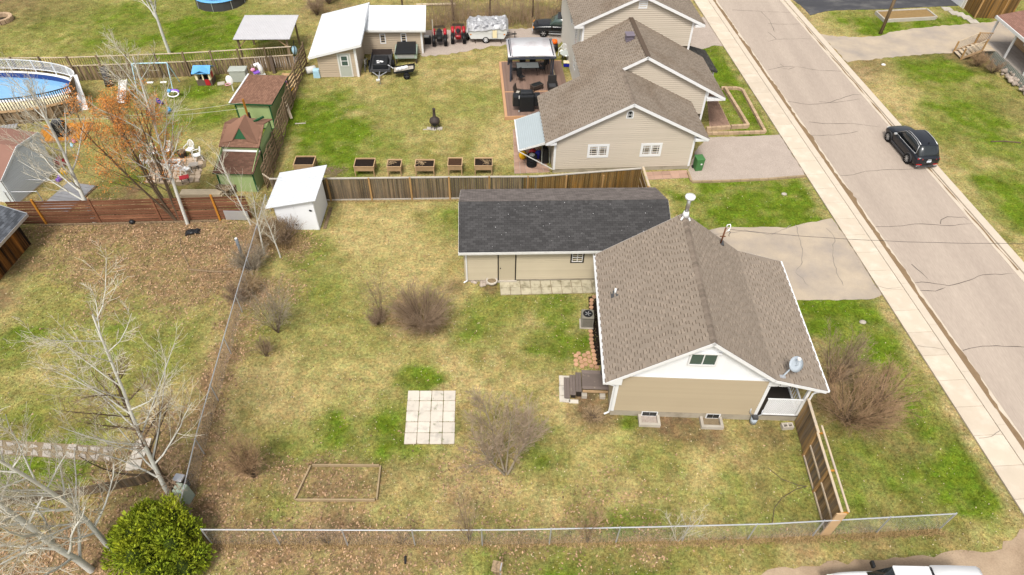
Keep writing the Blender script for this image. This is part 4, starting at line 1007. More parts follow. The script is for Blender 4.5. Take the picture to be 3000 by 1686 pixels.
VB = MB(); VB.bx(5.75,7.3,5.7,6.25,7.8,6.35); VB.o('roof_ventilator','vent_purple',NB,bev=.02)
for k in range(3): MB().bx(5.72,7.27,5.98+k*.13,6.28,7.83,6.01+k*.13).o('ventilator_louvre','vent_purple',NB)
MB().bx(5.68,7.2,6.35,6.32,7.9,6.42).o('ventilator_cap','vent_purple',NB,bev=.02)
# rear two-storey part
w3 = W((0,10.5),(1,0)); T3 = (7.35,8.05); L3 = (2.42,5.83); R3 = (12.35,5.78)
g3 = [(3.1,4.0),(11.55,4.0),(11.55,6.03),(7.35,7.9),(3.1,6.0)]
siding(NB, w3, g3, 'siding_beige', .16)
MB().bx(3.13,10.53,0,11.52,22,5.9).o('wall_core','siding_cream',NB)
mb = MB(); mb.slab([(11.55,10.54,3.6),(11.55,10.54,6.0),(7.35,10.54,7.88),(3.1,10.54,5.97),(3.1,10.54,3.6)][::-1],.05); mb.o('gable_core','sheathing_shade',NB)
for u0,u1 in ((3.08,3.23),(11.42,11.57)):
    mb = MB(); wbox(mb,w3,u0,3.0,u1,6.0,0,.04); mb.o('corner_board','white',NB)
plane(NB,L3,T3,10.2,22.3,25,0); plane(NB,R3,T3,10.2,22.3,26,0,left=False); rakes(NB,L3,T3,R3,10.2)
MB().bx(2.42,10.2,L3[1]-.2,3.1,10.5,L3[1]-.02).o('eave_return','white',NB); MB().bx(11.6,10.2,R3[1]-.2,12.35,10.5,R3[1]-.02).o('eave_return','white',NB)
window(NB, w3, 7.1,6.95,7.75,7.75,'white','metal_white',1,1,fr=.07,name='gable_vent')
# left wall of both rear parts
wL = W((3.1,22),(0,-1))
siding(NB, wL, [(0,.0),(16.1,.0),(16.1,4.2),(0,4.2)], 'siding_cream', .2); siding(NB, wL, [(0,4.2),(11.5,4.2),(11.5,5.85),(0,5.85)], 'siding_cream', .2)
for u,z,wd,hh in ((5.6,3.6,1.1,1.3),(8.6,3.0,.8,1.6),(10.6,3.9,.55,1.2),(8.8,1.2,1.0,1.1),(12.4,1.5,.9,1.1),(14.2,1.6,.9,1.1)):
    window(NB, wL, u,z,u+wd,z+hh,'white','glass_green',2,1,fr=.06)
# small dark porch roof on the street side
mb = MB(); mb.slab([(11.5,8.9,3.25),(13.7,9.0,2.6),(13.7,12.6,2.6),(11.5,12.6,3.25)],.12); mb.o('porch_roof','shingle_dkgrey',NB)
shingles(NB,(13.7,9.0,2.6),(0,1,0),(-2.2,0,.65),3.6,2.28,.32,.14,'shingle_dkgrey','shingle_black_gap','tab3',0,seed=31)
for y in (9.2,12.4): MB().bx(13.4,y,0,13.52,y+.12,2.6).o('porch_post','white',NB)
# ---------------------------------------------------------------- workshop
WS = E('workshop','beige workshop with bright white metal mono-pitch roofs behind the lawn','workshop',(-16.25,50.6),R(4.5))
MB().bx(0.03,.03,0,3.17,7.7,1.9).o('wall_core','siding_ws',WS); MB().bx(3.0,4.03,0,8.37,7.1,2.2).o('wall_core','siding_ws',WS)
wa_ = W((0,0),(1,0))
siding(WS, wa_, [(0,0),(3.2,0),(3.2,2.66),(0,1.98)],'siding_ws',.2)
MB().slab([(0,.03,0),(3.2,.03,0),(3.2,.03,2.64),(0,.03,1.96)],.05).o('gable_core','siding_ws',WS)
siding(WS, W((3.2,0),(0,1)), [(0,0),(4.0,0),(4.0,2.66),(0,2.66)],'siding_ws',.2)
siding(WS, W((0,7.7),(0,-1)), [(0,0),(7.7,0),(7.7,1.98),(0,1.98)],'siding_ws',.2)
siding(WS, W((3.2,4.0),(1,0)), [(0,0),(5.2,0),(5.2,2.2),(0,2.2)],'siding_ws',.2)
siding(WS, W((8.4,4.0),(0,1)), [(0,0),(3.1,0),(3.1,2.75),(0,2.2)],'siding_ws',.2)
mb = MB(); wbox(mb,wa_,3.03,0,3.22,2.72,0,.05); mb.o('corner_board','white',WS)
mb = MB(); wbox(mb,W((3.2,4.0),(1,0)),5.06,0,5.22,2.2,0,.05); mb.o('corner_board','white',WS)
MB().slab([(-.62,-.35,1.93),(3.75,-.35,2.93),(3.75,7.9,2.93),(-.62,7.9,1.93)],.14).o('roof','metal_white',WS)
for k in range(20):
    x = -.5+k*.22
    z = 1.93+(x+.62)*1.0/4.37
    MB().bar((x,-.36,z+.008),(x,7.9,z+.008),.03,.02).o('roof_rib','metal_white',WS)
MB().bar((-.62,-.37,1.85),(3.75,-.37,2.85),.03,.2).o('fascia','white',WS)
MB().slab([(3.6,3.65,2.30),(8.75,3.65,2.22),(8.75,7.3,2.85),(3.6,7.3,2.92)],.12).o('roof','metal_white',WS)
MB().bar((3.7,3.63,2.22),(8.75,3.63,2.14),.03,.17).o('fascia','white_old',WS)
MB().bar((3.70,3.9,2.9),(3.70,7.6,2.9),.06,.1).o('roof_flashing','galv',WS)
mb = MB(); wbox(mb,wa_,1.62,.02,2.72,2.05,-.01,.05); dr = mb.o('door_frame','white_old',WS)
mb = MB(); wbox(mb,wa_,1.72,.10,2.62,1.98,.02,.06); mb.o('door','grey_box',dr)
mb = MB(); wbox(mb,wa_,1.86,.98,2.5,1.88,.05,.075); mb.o('door_window_frame','white',dr)
for z in (1.04,1.46):
    mb = MB(); wbox(mb,wa_,1.94,z,2.42,z+.36,.06,.082); mb.o('pane','glass_green',dr)
for u in (1.55,3.35): window(WS, W((3.2,4.0),(1,0)), u,.95,u+.5,1.85,'white','glass_dark',1,1,fr=.08)
# ---------------------------------------------------------------- white garden shed
SH = E('white_shed','small white plywood shed with ribbed white metal roof at the fence corner','shed',(-14.58,31.18),R(1.0))
def shp(x): return 1.86+.2*x
MB().bx(.03,.03,-.02,2.44,2.5,1.8).o('wall_core','board_white',SH)
for u0,u1 in ((0,1.22),(1.23,2.46)):
    MB().slab([(u0,0,0),(u1,0,0),(u1,0,shp(u1)),(u0,0,shp(u0))],.03).o('wall_panel','board_white',SH)
for y0,y1 in ((0,.28),(.29,1.2),(1.21,2.53)):
    MB().slab([(2.47,y0,0),(2.47,y1,0),(2.47,y1,2.36),(2.47,y0,2.36)],.03).o('wall_panel','board_white',SH)
MB().slab([(0,2.53,0),(0,0,0),(0,0,1.86),(0,2.53,1.86)],.03).o('wall_panel','board_white',SH)
MB().slab([(-.42,-.22,1.86),(2.72,-.22,2.5),(2.72,3.4,2.5),(-.42,3.4,1.86)],.05).o('roof','metal_white',SH)
for k in range(20):
    y = -.12+k*.185
    MB().bar((-.42,y,1.868),(2.72,y,2.508),.022,.022).o('roof_rib','galv',SH)
MB().box(2.2,-.03,1.55,.16,.04,.1,ry=.3).o('hasp','black',SH)
MB().box(1.1,-.03,.42,.1,.03,.1).o('vent_hole','black',SH)
MB().bar((2.75,.1,.02),(2.75,2.2,.02),.22,.05).o('ramp_board','wood_weather',SH)
# ---------------------------------------------------------------- green sheds
GS = E('green_shed','tall green shed with red-brown mono-pitch shingle roof next to the woven fence','shed',(-20.45,42.7),R(-1.5))
wz = lambda y: 2.06+.02*y
for w_,L_,nm in ((W((0,0),(1,0)),2.6,'f'),(W((2.6,0),(0,1)),3.9,'r'),(W((0,3.9),(0,-1)),3.9,'l')):
    u = 0
    while u < L_-.05:
        u1 = min(u+.61,L_); mb = MB(); wbox(mb,w_,u,0,u1-.006,2.12,-.03,.0); mb.o('wall_panel','green_wall',GS); u += .61
for u in (0,2.5): 
    mb = MB(); wbox(mb,W((0,0),(1,0)),u,0,u+.1,2.1,0,.03); mb.o('corner_board','green_trim',GS)
MB().bx(-.05,-.05,-.05,2.65,3.9,.06).o('base_trim','green_trim',GS)
RQ = [(-.25,-.18,2.14),(2.82,-.18,2.14),(2.82,4.15,2.14),(-.25,4.15,2.14)]
MB().slab(RQ,.12).o('roof','green_trim',GS)
shingles(GS,(2.82,-.18,2.14),(0,1,0),(-1,0,0),4.3,3.07,.26,.14,'shingle_red','shingle_red_dark','tab3',120,seed=41)
MB().bar((-.25,-.18,2.17),(-.25,4.15,2.17),.12,.06).o('roof_edge','white',GS)
G2 = E('green_playhouse','green two-part shed with brown shingled dormer roof and lean-to','shed',(-19.45,35.0),R(-1.0))
def panels(par, w_, L_, h0, h1, m='green_wall', b=.61):
    u = 0
    while u < L_-.05:
        u1 = min(u+b,L_); a = h0+(h1-h0)*u/L_; c = h0+(h1-h0)*u1/L_
        MB().slab([w_.p(u,0),w_.p(u1-.006,0),w_.p(u1-.006,c),w_.p(u,a)],.03).o('wall_panel',m,par); u += b
panels(G2,W((0,0),(1,0)),2.46,1.6,1.6); panels(G2,W((2.46,0),(0,1)),1.9,1.6,2.3); panels(G2,W((0,1.9),(0,-1)),1.9,2.3,1.6)
panels(G2,W((0,1.9),(1,0)),2.46,2.3,2.3); panels(G2,W((2.46,1.9),(0,1)),2.75,2.35,2.55); panels(G2,W((0,4.65),(0,-1)),2.75,2.4,2.35)
for w_,z in ((W((0,0),(1,0)),1.6),(W((0,1.9),(1,0)),2.3)):
    for u in (0,2.36):
        mb = MB(); wbox(mb,w_,u,0,u+.1,z,0,.03); mb.o('corner_board','green_trim',G2)
for u0,u1,z in ((0,.14,2.3),(2.68,2.75,2.5)):
    mb = MB(); wbox(mb,W((2.46,1.9),(0,1)),u0,0,u1,z,0,.03); mb.o('corner_board','green_trim',G2)
MB().slab([(-.12,-.2,1.55),(2.56,-.2,1.55),(2.56,1.86,1.98),(-.12,1.86,1.98)],.06).o('lean_roof','green_trim',G2)
shingles(G2,(-.12,-.2,1.55),(1,0,0),(0,2.06,.43),2.68,2.1,.3,.14,'shingle_red_dark','shingle_red_dark','tab3',40,seed=42)
MB().slab([(-.02,1.72,1.97),(2.5,1.72,1.97),(2.5,1.88,2.02),(-.02,1.88,2.02)],.01).o('flashing','white',G2)
# main roof: front slope up to a ridge, shallow back slope, hipped dormer
MB().slab([(-.12,1.72,2.32),(2.56,1.72,2.32),(2.56,3.5,3.05),(-.12,3.5,3.05)],.06).o('main_roof','shingle_red_dark',G2)
MB().slab([(2.56,3.5,3.05),(2.56,5.0,2.5),(-.12,5.0,2.5),(-.12,3.5,3.05)],.06).o('main_roof','shingle_red',G2)
shingles(G2,(-.12,1.72,2.32),(1,0,0),(0,1.78,.73),2.68,1.92,.3,.14,'shingle_red','shingle_red_dark','tab3',60,seed=43)
ap = (1.22,2.95,3.42); eL = (.0,1.95,2.46); eR = (2.44,1.95,2.46); bk_ = (1.22,4.0,3.42)
MB().slab([eL,(.70,2.1,2.55),(ap[0],2.55,3.3),bk_,(0.1,3.2,2.95)],.05).o('dormer_roof','shingle_red',G2)
MB().slab([(1.74,2.1,2.55),eR,(2.34,3.2,2.95),bk_,(ap[0],2.55,3.3)],.05).o('dormer_roof','shingle_red',G2)
MB().add([(.70,2.25,2.6),(1.74,2.25,2.6),(1.22,2.55,3.2)],[(0,1,2)]).o('dormer_gable','green_trim',G2)
MB().bar((1.6,3.8,2.9),(2.2,4.5,2.95),.12,.12).o('hatch_trim','green_trim',G2)
# old plank box in front of it and timbers
PB = E('plank_box','weathered plank box with a lid beside the green playhouse','box',(-18.97,35.01,0),R(62))
for k in range(4): MB().bx(-.55,-.55+k*.28,.5,.75,-.29+k*.28,.55).o('lid_plank','wood_weather',PB)
MB().bx(-.5,-.5,0,.7,.55,.5).o('box_side','wood_weather',PB)
TS = E('timber_stack','flat stack of pale squared timbers lying behind the red slat fence','timber',(-20.45,34.52,0),R(2))
for j in range(2):
    for k in range(3): MB().bx(-1.55+.05*j,-.3+k*.2,.02+j*.13,1.25-.1*j+.05*k,-.12+k*.2,.14+j*.13).o('timber','wood_timber',TS)
# ---------------------------------------------------------------- grey grey house at the left edge
LH = E('grey_house','pale grey sided house with plum brown roof at the left edge','house',(-32.14,33.16),R(79.6))
wg = W((0,0),(1,0))
gm = [(0,0),(3.85,0),(3.95,2.9),(2.05,3.0),(0,1.95)]
siding(LH, wg, [(0,0),(3.85,0),(3.85,2.9),(2.05,2.98),(0,1.95)], 'siding_grey', .13)
MB().slab([(u,.03,z) for u,z in [(0,0),(3.85,0),(3.85,2.9),(2.05,2.98),(0,1.95)]],.06).o('gable_core','sheathing_shade',LH)
MB().bx(.03,.09,0,3.82,8,1.9).o('wall_core','siding_grey',LH)
ext = [(4.1,2.45),(3.9,3.0),(2.05,3.12),(-.12,2.0)]
for a,b in zip(ext,ext[1:]):
    MB().slab([(a[0],-.12,a[1]),(b[0],-.12,b[1]),(b[0],8,b[1]),(a[0],8,a[1])][::-1],.08).o('roof','shingle_plum',LH)
    MB().bar((a[0],-.14,a[1]-.06),(b[0],-.14,b[1]-.06),.03,.14).o('rake_board','siding_grey',LH)
mb = MB(); wbox(mb,wg,3.76,0,3.9,2.85,0,.04); mb.o('corner_board','siding_grey',LH)
MB().bx(-.1,-.06,-.05,4.0,.0,.06).o('base_trim','wood_rail',LH)
LD = E('side_deck','grey slatted side deck next to the pale grey house','deck',(-30.14,33.57,0),R(79.6))
for k in range(9): MB().bx(-.85+k*.31,-1.9,.1,-.57+k*.31,.1,.15).o('deck_board','deck_slate',LD)
MB().bx(-1.0,-1.95,.0,2.0,.1,.1).o('deck_frame','wood_weather',LD)
BF = E('pipe_railing','thin grey pipe railing round the side of the grey house','railing',(-32.51,33.22,0))
a,b,c = (-32.53,33.22,0),(-30.51,33.35,0),(-32.56,34.59,0)
for q in (a,b): MB().cyl((q[0],q[1],0),(q[0],q[1],1.0),.025,n=6).o('railing_post','galv',BF).location = (-a[0],-a[1],0)
for z in (.15,.95): MB().cyl((a[0],a[1],z),(b[0],b[1],z),.022,n=6).o('railing_bar','galv',BF).location = (-a[0],-a[1],0)
MB().cyl((a[0],a[1],.95),(c[0],c[1],.95),.022,n=6).o('railing_bar','galv',BF).location = (-a[0],-a[1],0)
MB().cyl((c[0],c[1],.95),(b[0]+.6,b[1]+1.2,.95),.022,n=6).o('railing_bar','galv',BF).location = (-a[0],-a[1],0)
# ---------------------------------------------------------------- dark wooden shed at the left edge
DK = E('dark_wood_shed','dark charred board shed with slate shingle roof at the left edge','shed',(-29.25,29.43),R(-3))
k = 0
while k < 26:
    MB().bx(-.03,-3.9+k*.15,0,.0,-3.76+k*.15,2.0).o('wall_board','wood_burn',DK); k += 1
MB().bx(-4,-3.9,0,-.04,.0,1.95).o('wall_core','dark_paint',DK)
MB().slab([(.62,-4.3,2.1),(.62,.35,2.1),(-4,.35,3.9),(-4,-4.3,3.9)],.12).o('roof','shingle_slate',DK)
shingles(DK,(.62,-4.3,2.1),(0,1,0),(-4.62,0,1.8),4.65,4.95,.34,.15,'shingle_slate','shingle_black_gap','tab3',60,seed=51)
MB().bar((.63,-4.3,2.02),(.63,.35,2.02),.04,.18).o('eave_trim','galv',DK)
MB().bar((.6,.36,2.05),(-4,.36,3.85),.04,.18).o('eave_trim','galv',DK)
# ---------------------------------------------------------------- right-hand house with verandah
RH = E('cedar_house','cedar boarded house with reddish shingle roof and white posted verandah at top right','house',(42.2,53.0,0),0)
for k in range(20): MB().bx(2.3,-4.0,.9+k*.14,2.33,4.5,1.03+k*.14).o('cedar_board','wood_new',RH)
MB().bx(2.34,-4,0,14,4.5,3.4).o('wall_core','wood_planter',RH)
MB().slab([(-.15,-6,3.15),(6,-6,4.6),(6,4.9,4.6),(-.15,4.9,3.15)][::1],.15).o('roof','shingle_plum',RH)
shingles(RH,(-.15,4.9,3.15),(0,-1,0),(6.15,0,1.45),9.0,6.2,.32,.14,'shingle_plum','shingle_red_dark','tab3',60,seed=61)
MB().slab([(6,-6,4.6),(12,-6,3.2),(12,4.9,3.2),(6,4.9,4.6)],.15).o('roof','shingle_plum',RH)
MB().bx(-.2,-6,2.95,-.12,4.9,3.18).o('fascia','white',RH)
MB().bx(-.2,4.85,2.95,6,4.93,3.18).o('fascia','white',RH)
for y in (4.55,1.5,-1.6): MB().bx(-.02,y,.9,.12,y+.14,3.0).o('verandah_post','white',RH)
window(RH, W((2.3,4.0),(0,-1)), .9,1.35,2.9,2.45,'white','glass_green',3,1,fr=.12,sash=.1)
for k in range(12): MB().bx(.0+k*.19,-4,.84,.18+k*.19,4.7,.9).o('deck_board','grey_slab',RH)
for k in range(44): MB().bx(-.03,-4+k*.2,.02,.0,-3.87+k*.2,.84).o('skirt_slat','grey_box',RH)
MB().bx(.02,-4,.0,2.3,4.7,.8).o('deck_core','dark_paint',RH)
SR = E('entry_stairs','brown wooden entry stairs with slatted handrails below the cedar house','stairs',(39.5,55.9,0),0)
for k in range(5):
    MB().bx(.28*k,.05,.13+.16*k,.28*k+.3,1.35,.18+.16*k).o('tread','wood_rail',SR)
    MB().bx(.28*k+.27,.05,.0+.16*k,.28*k+.29,1.35,.14+.16*k).o('riser','wood_weather',SR)
MB().bx(1.45,.0,.84,2.7,1.45,.9).o('landing','wood_rail',SR)
for y in (0,1.4):
    MB().bar((0,y,.08),(1.5,y,.88),.05,.2).o('stringer','wood_planter',SR)
    for x,z in ((-.02,.0),(1.45,.85)): MB().bx(x,y-.05,z,x+.1,y+.05,z+1.05).o('newel_post','wood_post',SR)
    MB().bar((0,y,1.0),(1.5,y,1.85),.07,.05).o('handrail','wood_rail',SR)
    for k in range(9): MB().bx(.12+k*.15,y-.018,.2+k*.085,.155+k*.15,y+.018,1.03+k*.085).o('baluster','wood_rail',SR)
MB().bar((1.5,1.4,1.85),(2.7,1.4,1.85),.07,.05).o('handrail','wood_post',SR)
for k in range(8): MB().bx(1.6+k*.14,1.38,.9,1.635+k*.14,1.415,1.83).o('baluster','wood_post',SR)
FF = E('board_fence','brown board fence at a corner behind the cedar house','fence',(45.1,64.9,0),0)
for k in range(30): MB().bx(-.02,k*.16,0,.02,.15+k*.16,1.85).o('fence_board','wood_fence',FF)
for k in range(22): MB().bx(.05+k*.16,-.02,0,.2+k*.16,.02,1.85).o('fence_board','wood_fence',FF)
for x,y in ((0,0),(0,2.4),(2.4,0)): MB().bx(x-.06,y-.06,0,x+.06,y+.06,1.95).o('fence_post','wood_post',FF)
GD = E('white_garage_door','white panelled garage door at the dark tarmac driveway','garage door',(44.9,67.4,0),R(95))
for k in range(4): MB().bx(0,-.03,.02+k*.52,4.2,.02,.52+k*.52).o('door_panel','white',GD)
MB().bx(-.3,-.02,0,4.5,-.5,2.6).o('door_wall','siding_cream',GD)
PV = tag(MB().bx(0,0,-.02,1,1,.02).o('stepping_path','concrete'),kind='structure'); PV.location = (0,0,-.05)
for k,(x,y) in enumerate(((43.3,66.9),(43.6,65.9),(44.0,65.6),(44.3,64.9),(44.5,64.0))):
    MB().box(x,y,.07+.006*k,.9,.9,.05).o('path_slab','concrete',PV)
# ---------------------------------------------------------------- fences
def put(ob, o):                      # part built in world coordinates, parent at o (unrotated)
    ob.location = (-o[0], -o[1], 0); return ob
BF_ = E('back_fence','weathered brown picket fence with pale cap rail behind the garage','fence',(-12.5,34.15))
o = (-12.5,34.15)
fp = [(-15.6,34.05),(-12.58,34.17),(-4.23,34.6),(1.5,34.85),(8.39,35.97,1.8)[:2]]
pk = MB().bx(0,-.012,.04,.128,.012,1.72).mesh('picket','wood_fence_dk'); pk2 = MB().bx(0,-.012,.04,.128,.012,1.72).mesh('picket','wood_fence')
for a,b in zip(fp,fp[1:]):
    L_ = dist(a,b); n = int(L_/.14); an = ang(a,b)
    for k in range(n):
        q = lerp(a,b,k/n); mk('picket', pk2 if q[0] > 1.2+rnd.uniform(-1,1) else pk, BF_, loc=(q[0]-o[0],q[1]-o[1],rnd.uniform(-.02,.01)), rz=an)
    put(MB().bar((*a,1.76),(*b,1.76),.12,.06).o('cap_rail','wood_grey_rail',BF_),o)
    put(MB().bar((a[0],a[1]-.03,.06),(b[0],b[1]-.03,.06),.04,.1).o('kick_rail','wood_grey_rail',BF_),o)
    put(MB().bar((a[0],a[1]+.04,.5),(b[0],b[1]+.04,.5),.04,.09).o('back_rail','wood_post',BF_),o)
for x in (-12.0,-9.32,-6.7,-4.2,-1.6,.9,3.4,5.8):
    y = 34.17+(x+12.58)*.0515
    put(MB().bx(x-.055,y-.1,0,x+.055,y-.015,1.80).o('fence_post','wood_post',BF_),o)
e0 = (8.39,35.97,1.8); e1 = (8.52,33.76,1.8)
for k in range(3):
    put(MB().bar((e0[0],e0[1],.35+k*.62),(e1[0],e1[1],.35+k*.62),.04,.1).o('gate_rail','wood_rail',BF_),o)
put(MB().bar((e0[0]+.08,e0[1],1.85),(e1[0]+.08,e1[1],1.85),.14,.05).o('gate_cap','wood_rail',BF_),o)
for k in range(19):
    q = lerp(e0[:2],e1[:2],(k+.5)/19); mk('picket', pk2, BF_, loc=(q[0]-o[0],q[1]-o[1],0), rz=ang(e0,e1))
put(MB().bx(e1[0]-.06,e1[1]-.06,0,e1[0]+.06,e1[1]+.06,1.95).o('fence_post','wood_post',BF_),o)
PL = tag(MB().bar((*(-12.40,34.72),.75),(*(-11.58,34.93),.75),.03,.14).o('loose_plank','wood_rail'),'pale plank nailed flat across the back fence beside the white shed','plank')
# woven fence
WF = E('woven_fence','long grey-brown fence of woven horizontal boards between the two lawns','fence',(-17,45)); o = (-17,45)
wp_ = [(-17.95,52.9),(-17.55,46.5),(-16.97,41.2),(-16.42,35.05)]
acc = []
for a,b in zip(wp_,wp_[1:]):
    n = max(1,round(dist(a,b)/2.2))
    for k in range(n): acc.append((lerp(a,b,k/n),lerp(a,b,(k+1)/n)))
for si,(a,b) in enumerate(acc):
    nx,ny = -(b[1]-a[1])/dist(a,b),(b[0]-a[0])/dist(a,b)
    for k in range(12):
        mb = MB(); m_ = 6; s = 1 if (k+si)%2 else -1
        pts = []
        for j in range(m_+1):
            t = j/m_; q = lerp(a,b,t); d = s*.085*math.sin(math.pi*t*2)+rnd.uniform(-.008,.008); z = .12+k*.155+rnd.uniform(-.012,.012)
            pts.append((q[0]+nx*d,q[1]+ny*d,z))
        for p_,q_ in zip(pts,pts[1:]): mb.bar(p_,q_,.02,.14)
        put(mb.o('woven_board','wood_lattice',WF),o)
    put(MB().bx(a[0]-.05,a[1]-.05,0,a[0]+.05,a[1]+.05,1.95).o('fence_post','wood_weather',WF),o)
put(MB().bar((wp_[-1][0],wp_[-1][1],1.4),(-15.3,34.1,1.4),.05,.1).o('brace_rail','wood_rail',WF),o)
put(MB().bar((*(-17.42,44.60),1.2),(*(-16.96,43.78),.2),.2,.03).o('patch_board','wood_rail',WF),o)
# red slat fence
RF = E('red_slat_fence','red-brown fence of wide horizontal slats with orange posts along the leaf-strewn yard','fence',(-24,31.6)); o = (-24,31.6)
rq = [(-30.84,31.15),(-26.06,31.45),(-21.04,31.83),(-16.6,32.2)]
for a,b in zip(rq,rq[1:]):
    for k in range(9):
        dz = rnd.uniform(-.03,.03)
        put(MB().bar((a[0],a[1],.16+k*.195+dz),(b[0],b[1],.16+k*.195+rnd.uniform(-.03,.03)),.03,.14).o('fence_slat','wood_red',RF),o)
for x,m_ in ((-29.2,'wood_orange'),(-25.9,'wood_red'),(-18.6,'wood_orange'),(-22.2,'wood_red')):
    y = 31.15+(x+30.84)*.0737
    put(MB().bx(x-.06,y-.11,0,x+.06,y-.02,2.0 if m_ == 'wood_orange' else 1.9).o('fence_post',m_,RF),o)
put(MB().bx(-18.2,31.98,.05,-16.7,32.02,.75).o('metal_patch','galv',RF),o)
put(MB().bar((-29.5,31.12,.04),(-18.7,31.85,.04),.12,.1).o('base_board','wood_weather',RF),o)
# far fence with baluster top
FA = E('baluster_fence','grey-brown board fence with open baluster top across the back of the play yard','fence',(-30,50)); o = (-30,50)
fa = [(-44.5,48.7),(-35.8,49.25),(-27.0,50.35),(-18.6,51.85)]
bd = MB().bx(0,-.012,.03,.15,.012,1.25).mesh('fence_board','wood_weather'); bl = MB().bx(0,-.018,1.35,.036,.018,2.0).mesh('baluster','wood_weather')
for a,b in zip(fa,fa[1:]):
    n = int(dist(a,b)/.19); an = ang(a,b)
    for k in range(n):
        q = lerp(a,b,k/n); d = .03 if k%2 else -.03
        mk('fence_board', bd, FA, loc=(q[0]-o[0]+d*math.sin(an),q[1]-o[1]-d*math.cos(an),0), rz=an)
        mk('baluster', bl, FA, loc=(q[0]-o[0],q[1]-o[1],0), rz=an)
    put(MB().bar((*a,1.3),(*b,1.3),.09,.05).o('mid_rail','wood_rail',FA),o)
    put(MB().bar((*a,2.02),(*b,2.02),.1,.045).o('cap_rail','wood_rail',FA),o)
    m_ = max(1,round(dist(a,b)/2.4))
    for k in range(m_):
        q = lerp(a,b,k/m_); put(MB().bx(q[0]-.06,q[1]-.1,0,q[0]+.06,q[1]-.0,2.15).o('fence_post','wood_weather',FA),o)
PC = tag(MB().box((-20.25,51.15)[0],(-20.25,51.15)[1],.75,.25,.2,1.5).o('capped_pillar','brown_plastic'),'brown boxed pillar leaning by the board fence at the sand pit','pillar')
# privacy fence beside the porch
PF = E('privacy_fence','tall brown board privacy fence with pale double rails standing on the front lawn','fence',(14,15)); o = (14,15)
q0 = (13.75,17.71,1.95)[:2]; q1 = (lerp(q0,(13.49,12.21)[:2],.33)); q2 = (13.49,12.21)[:2]
q0b = (13.71,16.52)[:2]
pv = MB().bx(0,-.012,.05,.148,.012,1.95).mesh('picket','wood_privacy')
n = int(dist(q0,q2)/.155)
for k in range(n):
    q = lerp(q0,q2,k/n); mk('picket', pv, PF, loc=(q[0]-o[0],q[1]-o[1],0), rz=ang(q0,q2))
off = (-(q2[1]-q0[1])/dist(q0,q2), (q2[0]-q0[0])/dist(q0,q2))
sL = (-abs(off[0]),-off[1] if off[0] > 0 else off[1])
def shift(q,d): return (q[0]+sL[0]*d,q[1]+sL[1]*d)
for z in (.12,1.0): 
    a,b = shift(q1,.05),shift(q2,.05); put(MB().bar((*a,z),(*b,z),.05,.09).o('fence_rail','wood_rail',PF),o)
for (a,b,z,w_,d,m_) in ((q0,q1,1.98,.12,.0,'wood_rail'),(q1,q2,1.98,.10,.04,'wood_rail'),(lerp(q0,q1,.8),q2,2.02,.08,-.22,'wood_rail')):
    a,b = shift(a,d),shift(b,d); put(MB().bar((*a,z),(*b,z),w_,.05).o('top_rail',m_,PF),o)
for t in (.33,.66,1.0):
    q = shift(lerp(q0,q2,t),.04); put(MB().bx(q[0]-.05,q[1]-.05,0,q[0]+.05,q[1]+.05,1.98).o('fence_post','wood_post',PF),o)
    r_ = shift(lerp(q0,q2,t),-.22); put(MB().bar((q[0],q[1],1.93),(r_[0],r_[1],1.97),.05,.07).o('rail_bracket','wood_orange',PF),o)
put(MB().bx(q2[0]-.28,q2[1]-.1,0,q2[0]+.12,q2[1]-.04,2.0).o('end_board','wood_new',PF),o)
HS = E('garden_hose','dark garden hose lying on the lawn beside the privacy fence','hose')
MB().tube([(*(11.83,15.24),.02),(*(12.31,14.69),.02),(*(12.99,14.39),.03),(*(13.31,14.33),.08)],.016,5).o('hose','hose_mat',HS)
MB().tube([(*(13.31,14.33),.08),(*(12.78,14.19),.03),(*(12.06,13.78),.02),(*(11.60,13.30),.02),(*(11.30,12.53),.02)],.016,5).o('hose','hose_mat',HS)
# chain-link fences
def chain(name, label, pts, H_, posts, o, mesh_step=.11):
    f = E(name, label, 'fence', o)
    put(MB().tube([(*p,H_) for p in pts],.028,6).o('top_rail','galv',f),o)
    tot = [0]
    for a,b in zip(pts,pts[1:]): tot.append(tot[-1]+dist(a,b))
    def at(s):
        for i in range(len(pts)-1):
            if s <= tot[i+1]+1e-6: return lerp(pts[i],pts[i+1],(s-tot[i])/(tot[i+1]-tot[i]))
        return pts[-1]
    n = max(1,round(tot[-1]/posts))
    for k in range(n+1):
        q = at(tot[-1]*k/n); put(MB().cyl((*q,0),(*q,H_+.05),.03,n=8).o('fence_post','galv',f),o)
    mb = MB(); s = -H_
    while s < tot[-1]:
        for a,b in ((s,s+H_),(s+H_,s)):
            za,zb = .05,H_
            A,B_ = max(0,min(a,tot[-1])),max(0,min(b,tot[-1]))
            if abs(A-B_) < .02: s_ = 0; continue
            ta = (A-a)/(b-a); tb = (B_-a)/(b-a)
            p_,q_ = at(A),at(B_)
            mb.tube([(*p_,za+(zb-za)*ta),(*q_,za+(zb-za)*tb)],.0011,3,cap=False)
        s += mesh_step
    put(tag(mb.o('wire_mesh','galv',f),kind='stuff'),o)
    return f
chain('chain_link_fence','chain-link fence with pale top rail running down the left side of the yard',[(-15.67,32.97,1.3)[:2],(-15.37,29.83,1.3)[:2],(-14.91,24.78,1.3)[:2],(-13.99,15.77,1.3)[:2],(-13.52,12.50,1.3)[:2]],1.3,3.0,(-15.15,24.56))
chain('chain_link_fence','chain-link fence with white top rail along the front of the yard',[(-12.18,11.24,1.45)[:2],(-3.91,11.37,1.45)[:2],(0.18,11.47,1.45)[:2],(5.68,11.69,1.45)[:2],(10.55,11.91,1.45)[:2],(18.44,12.50,1.45)[:2]],1.45,2.9,(0.20,11.65))
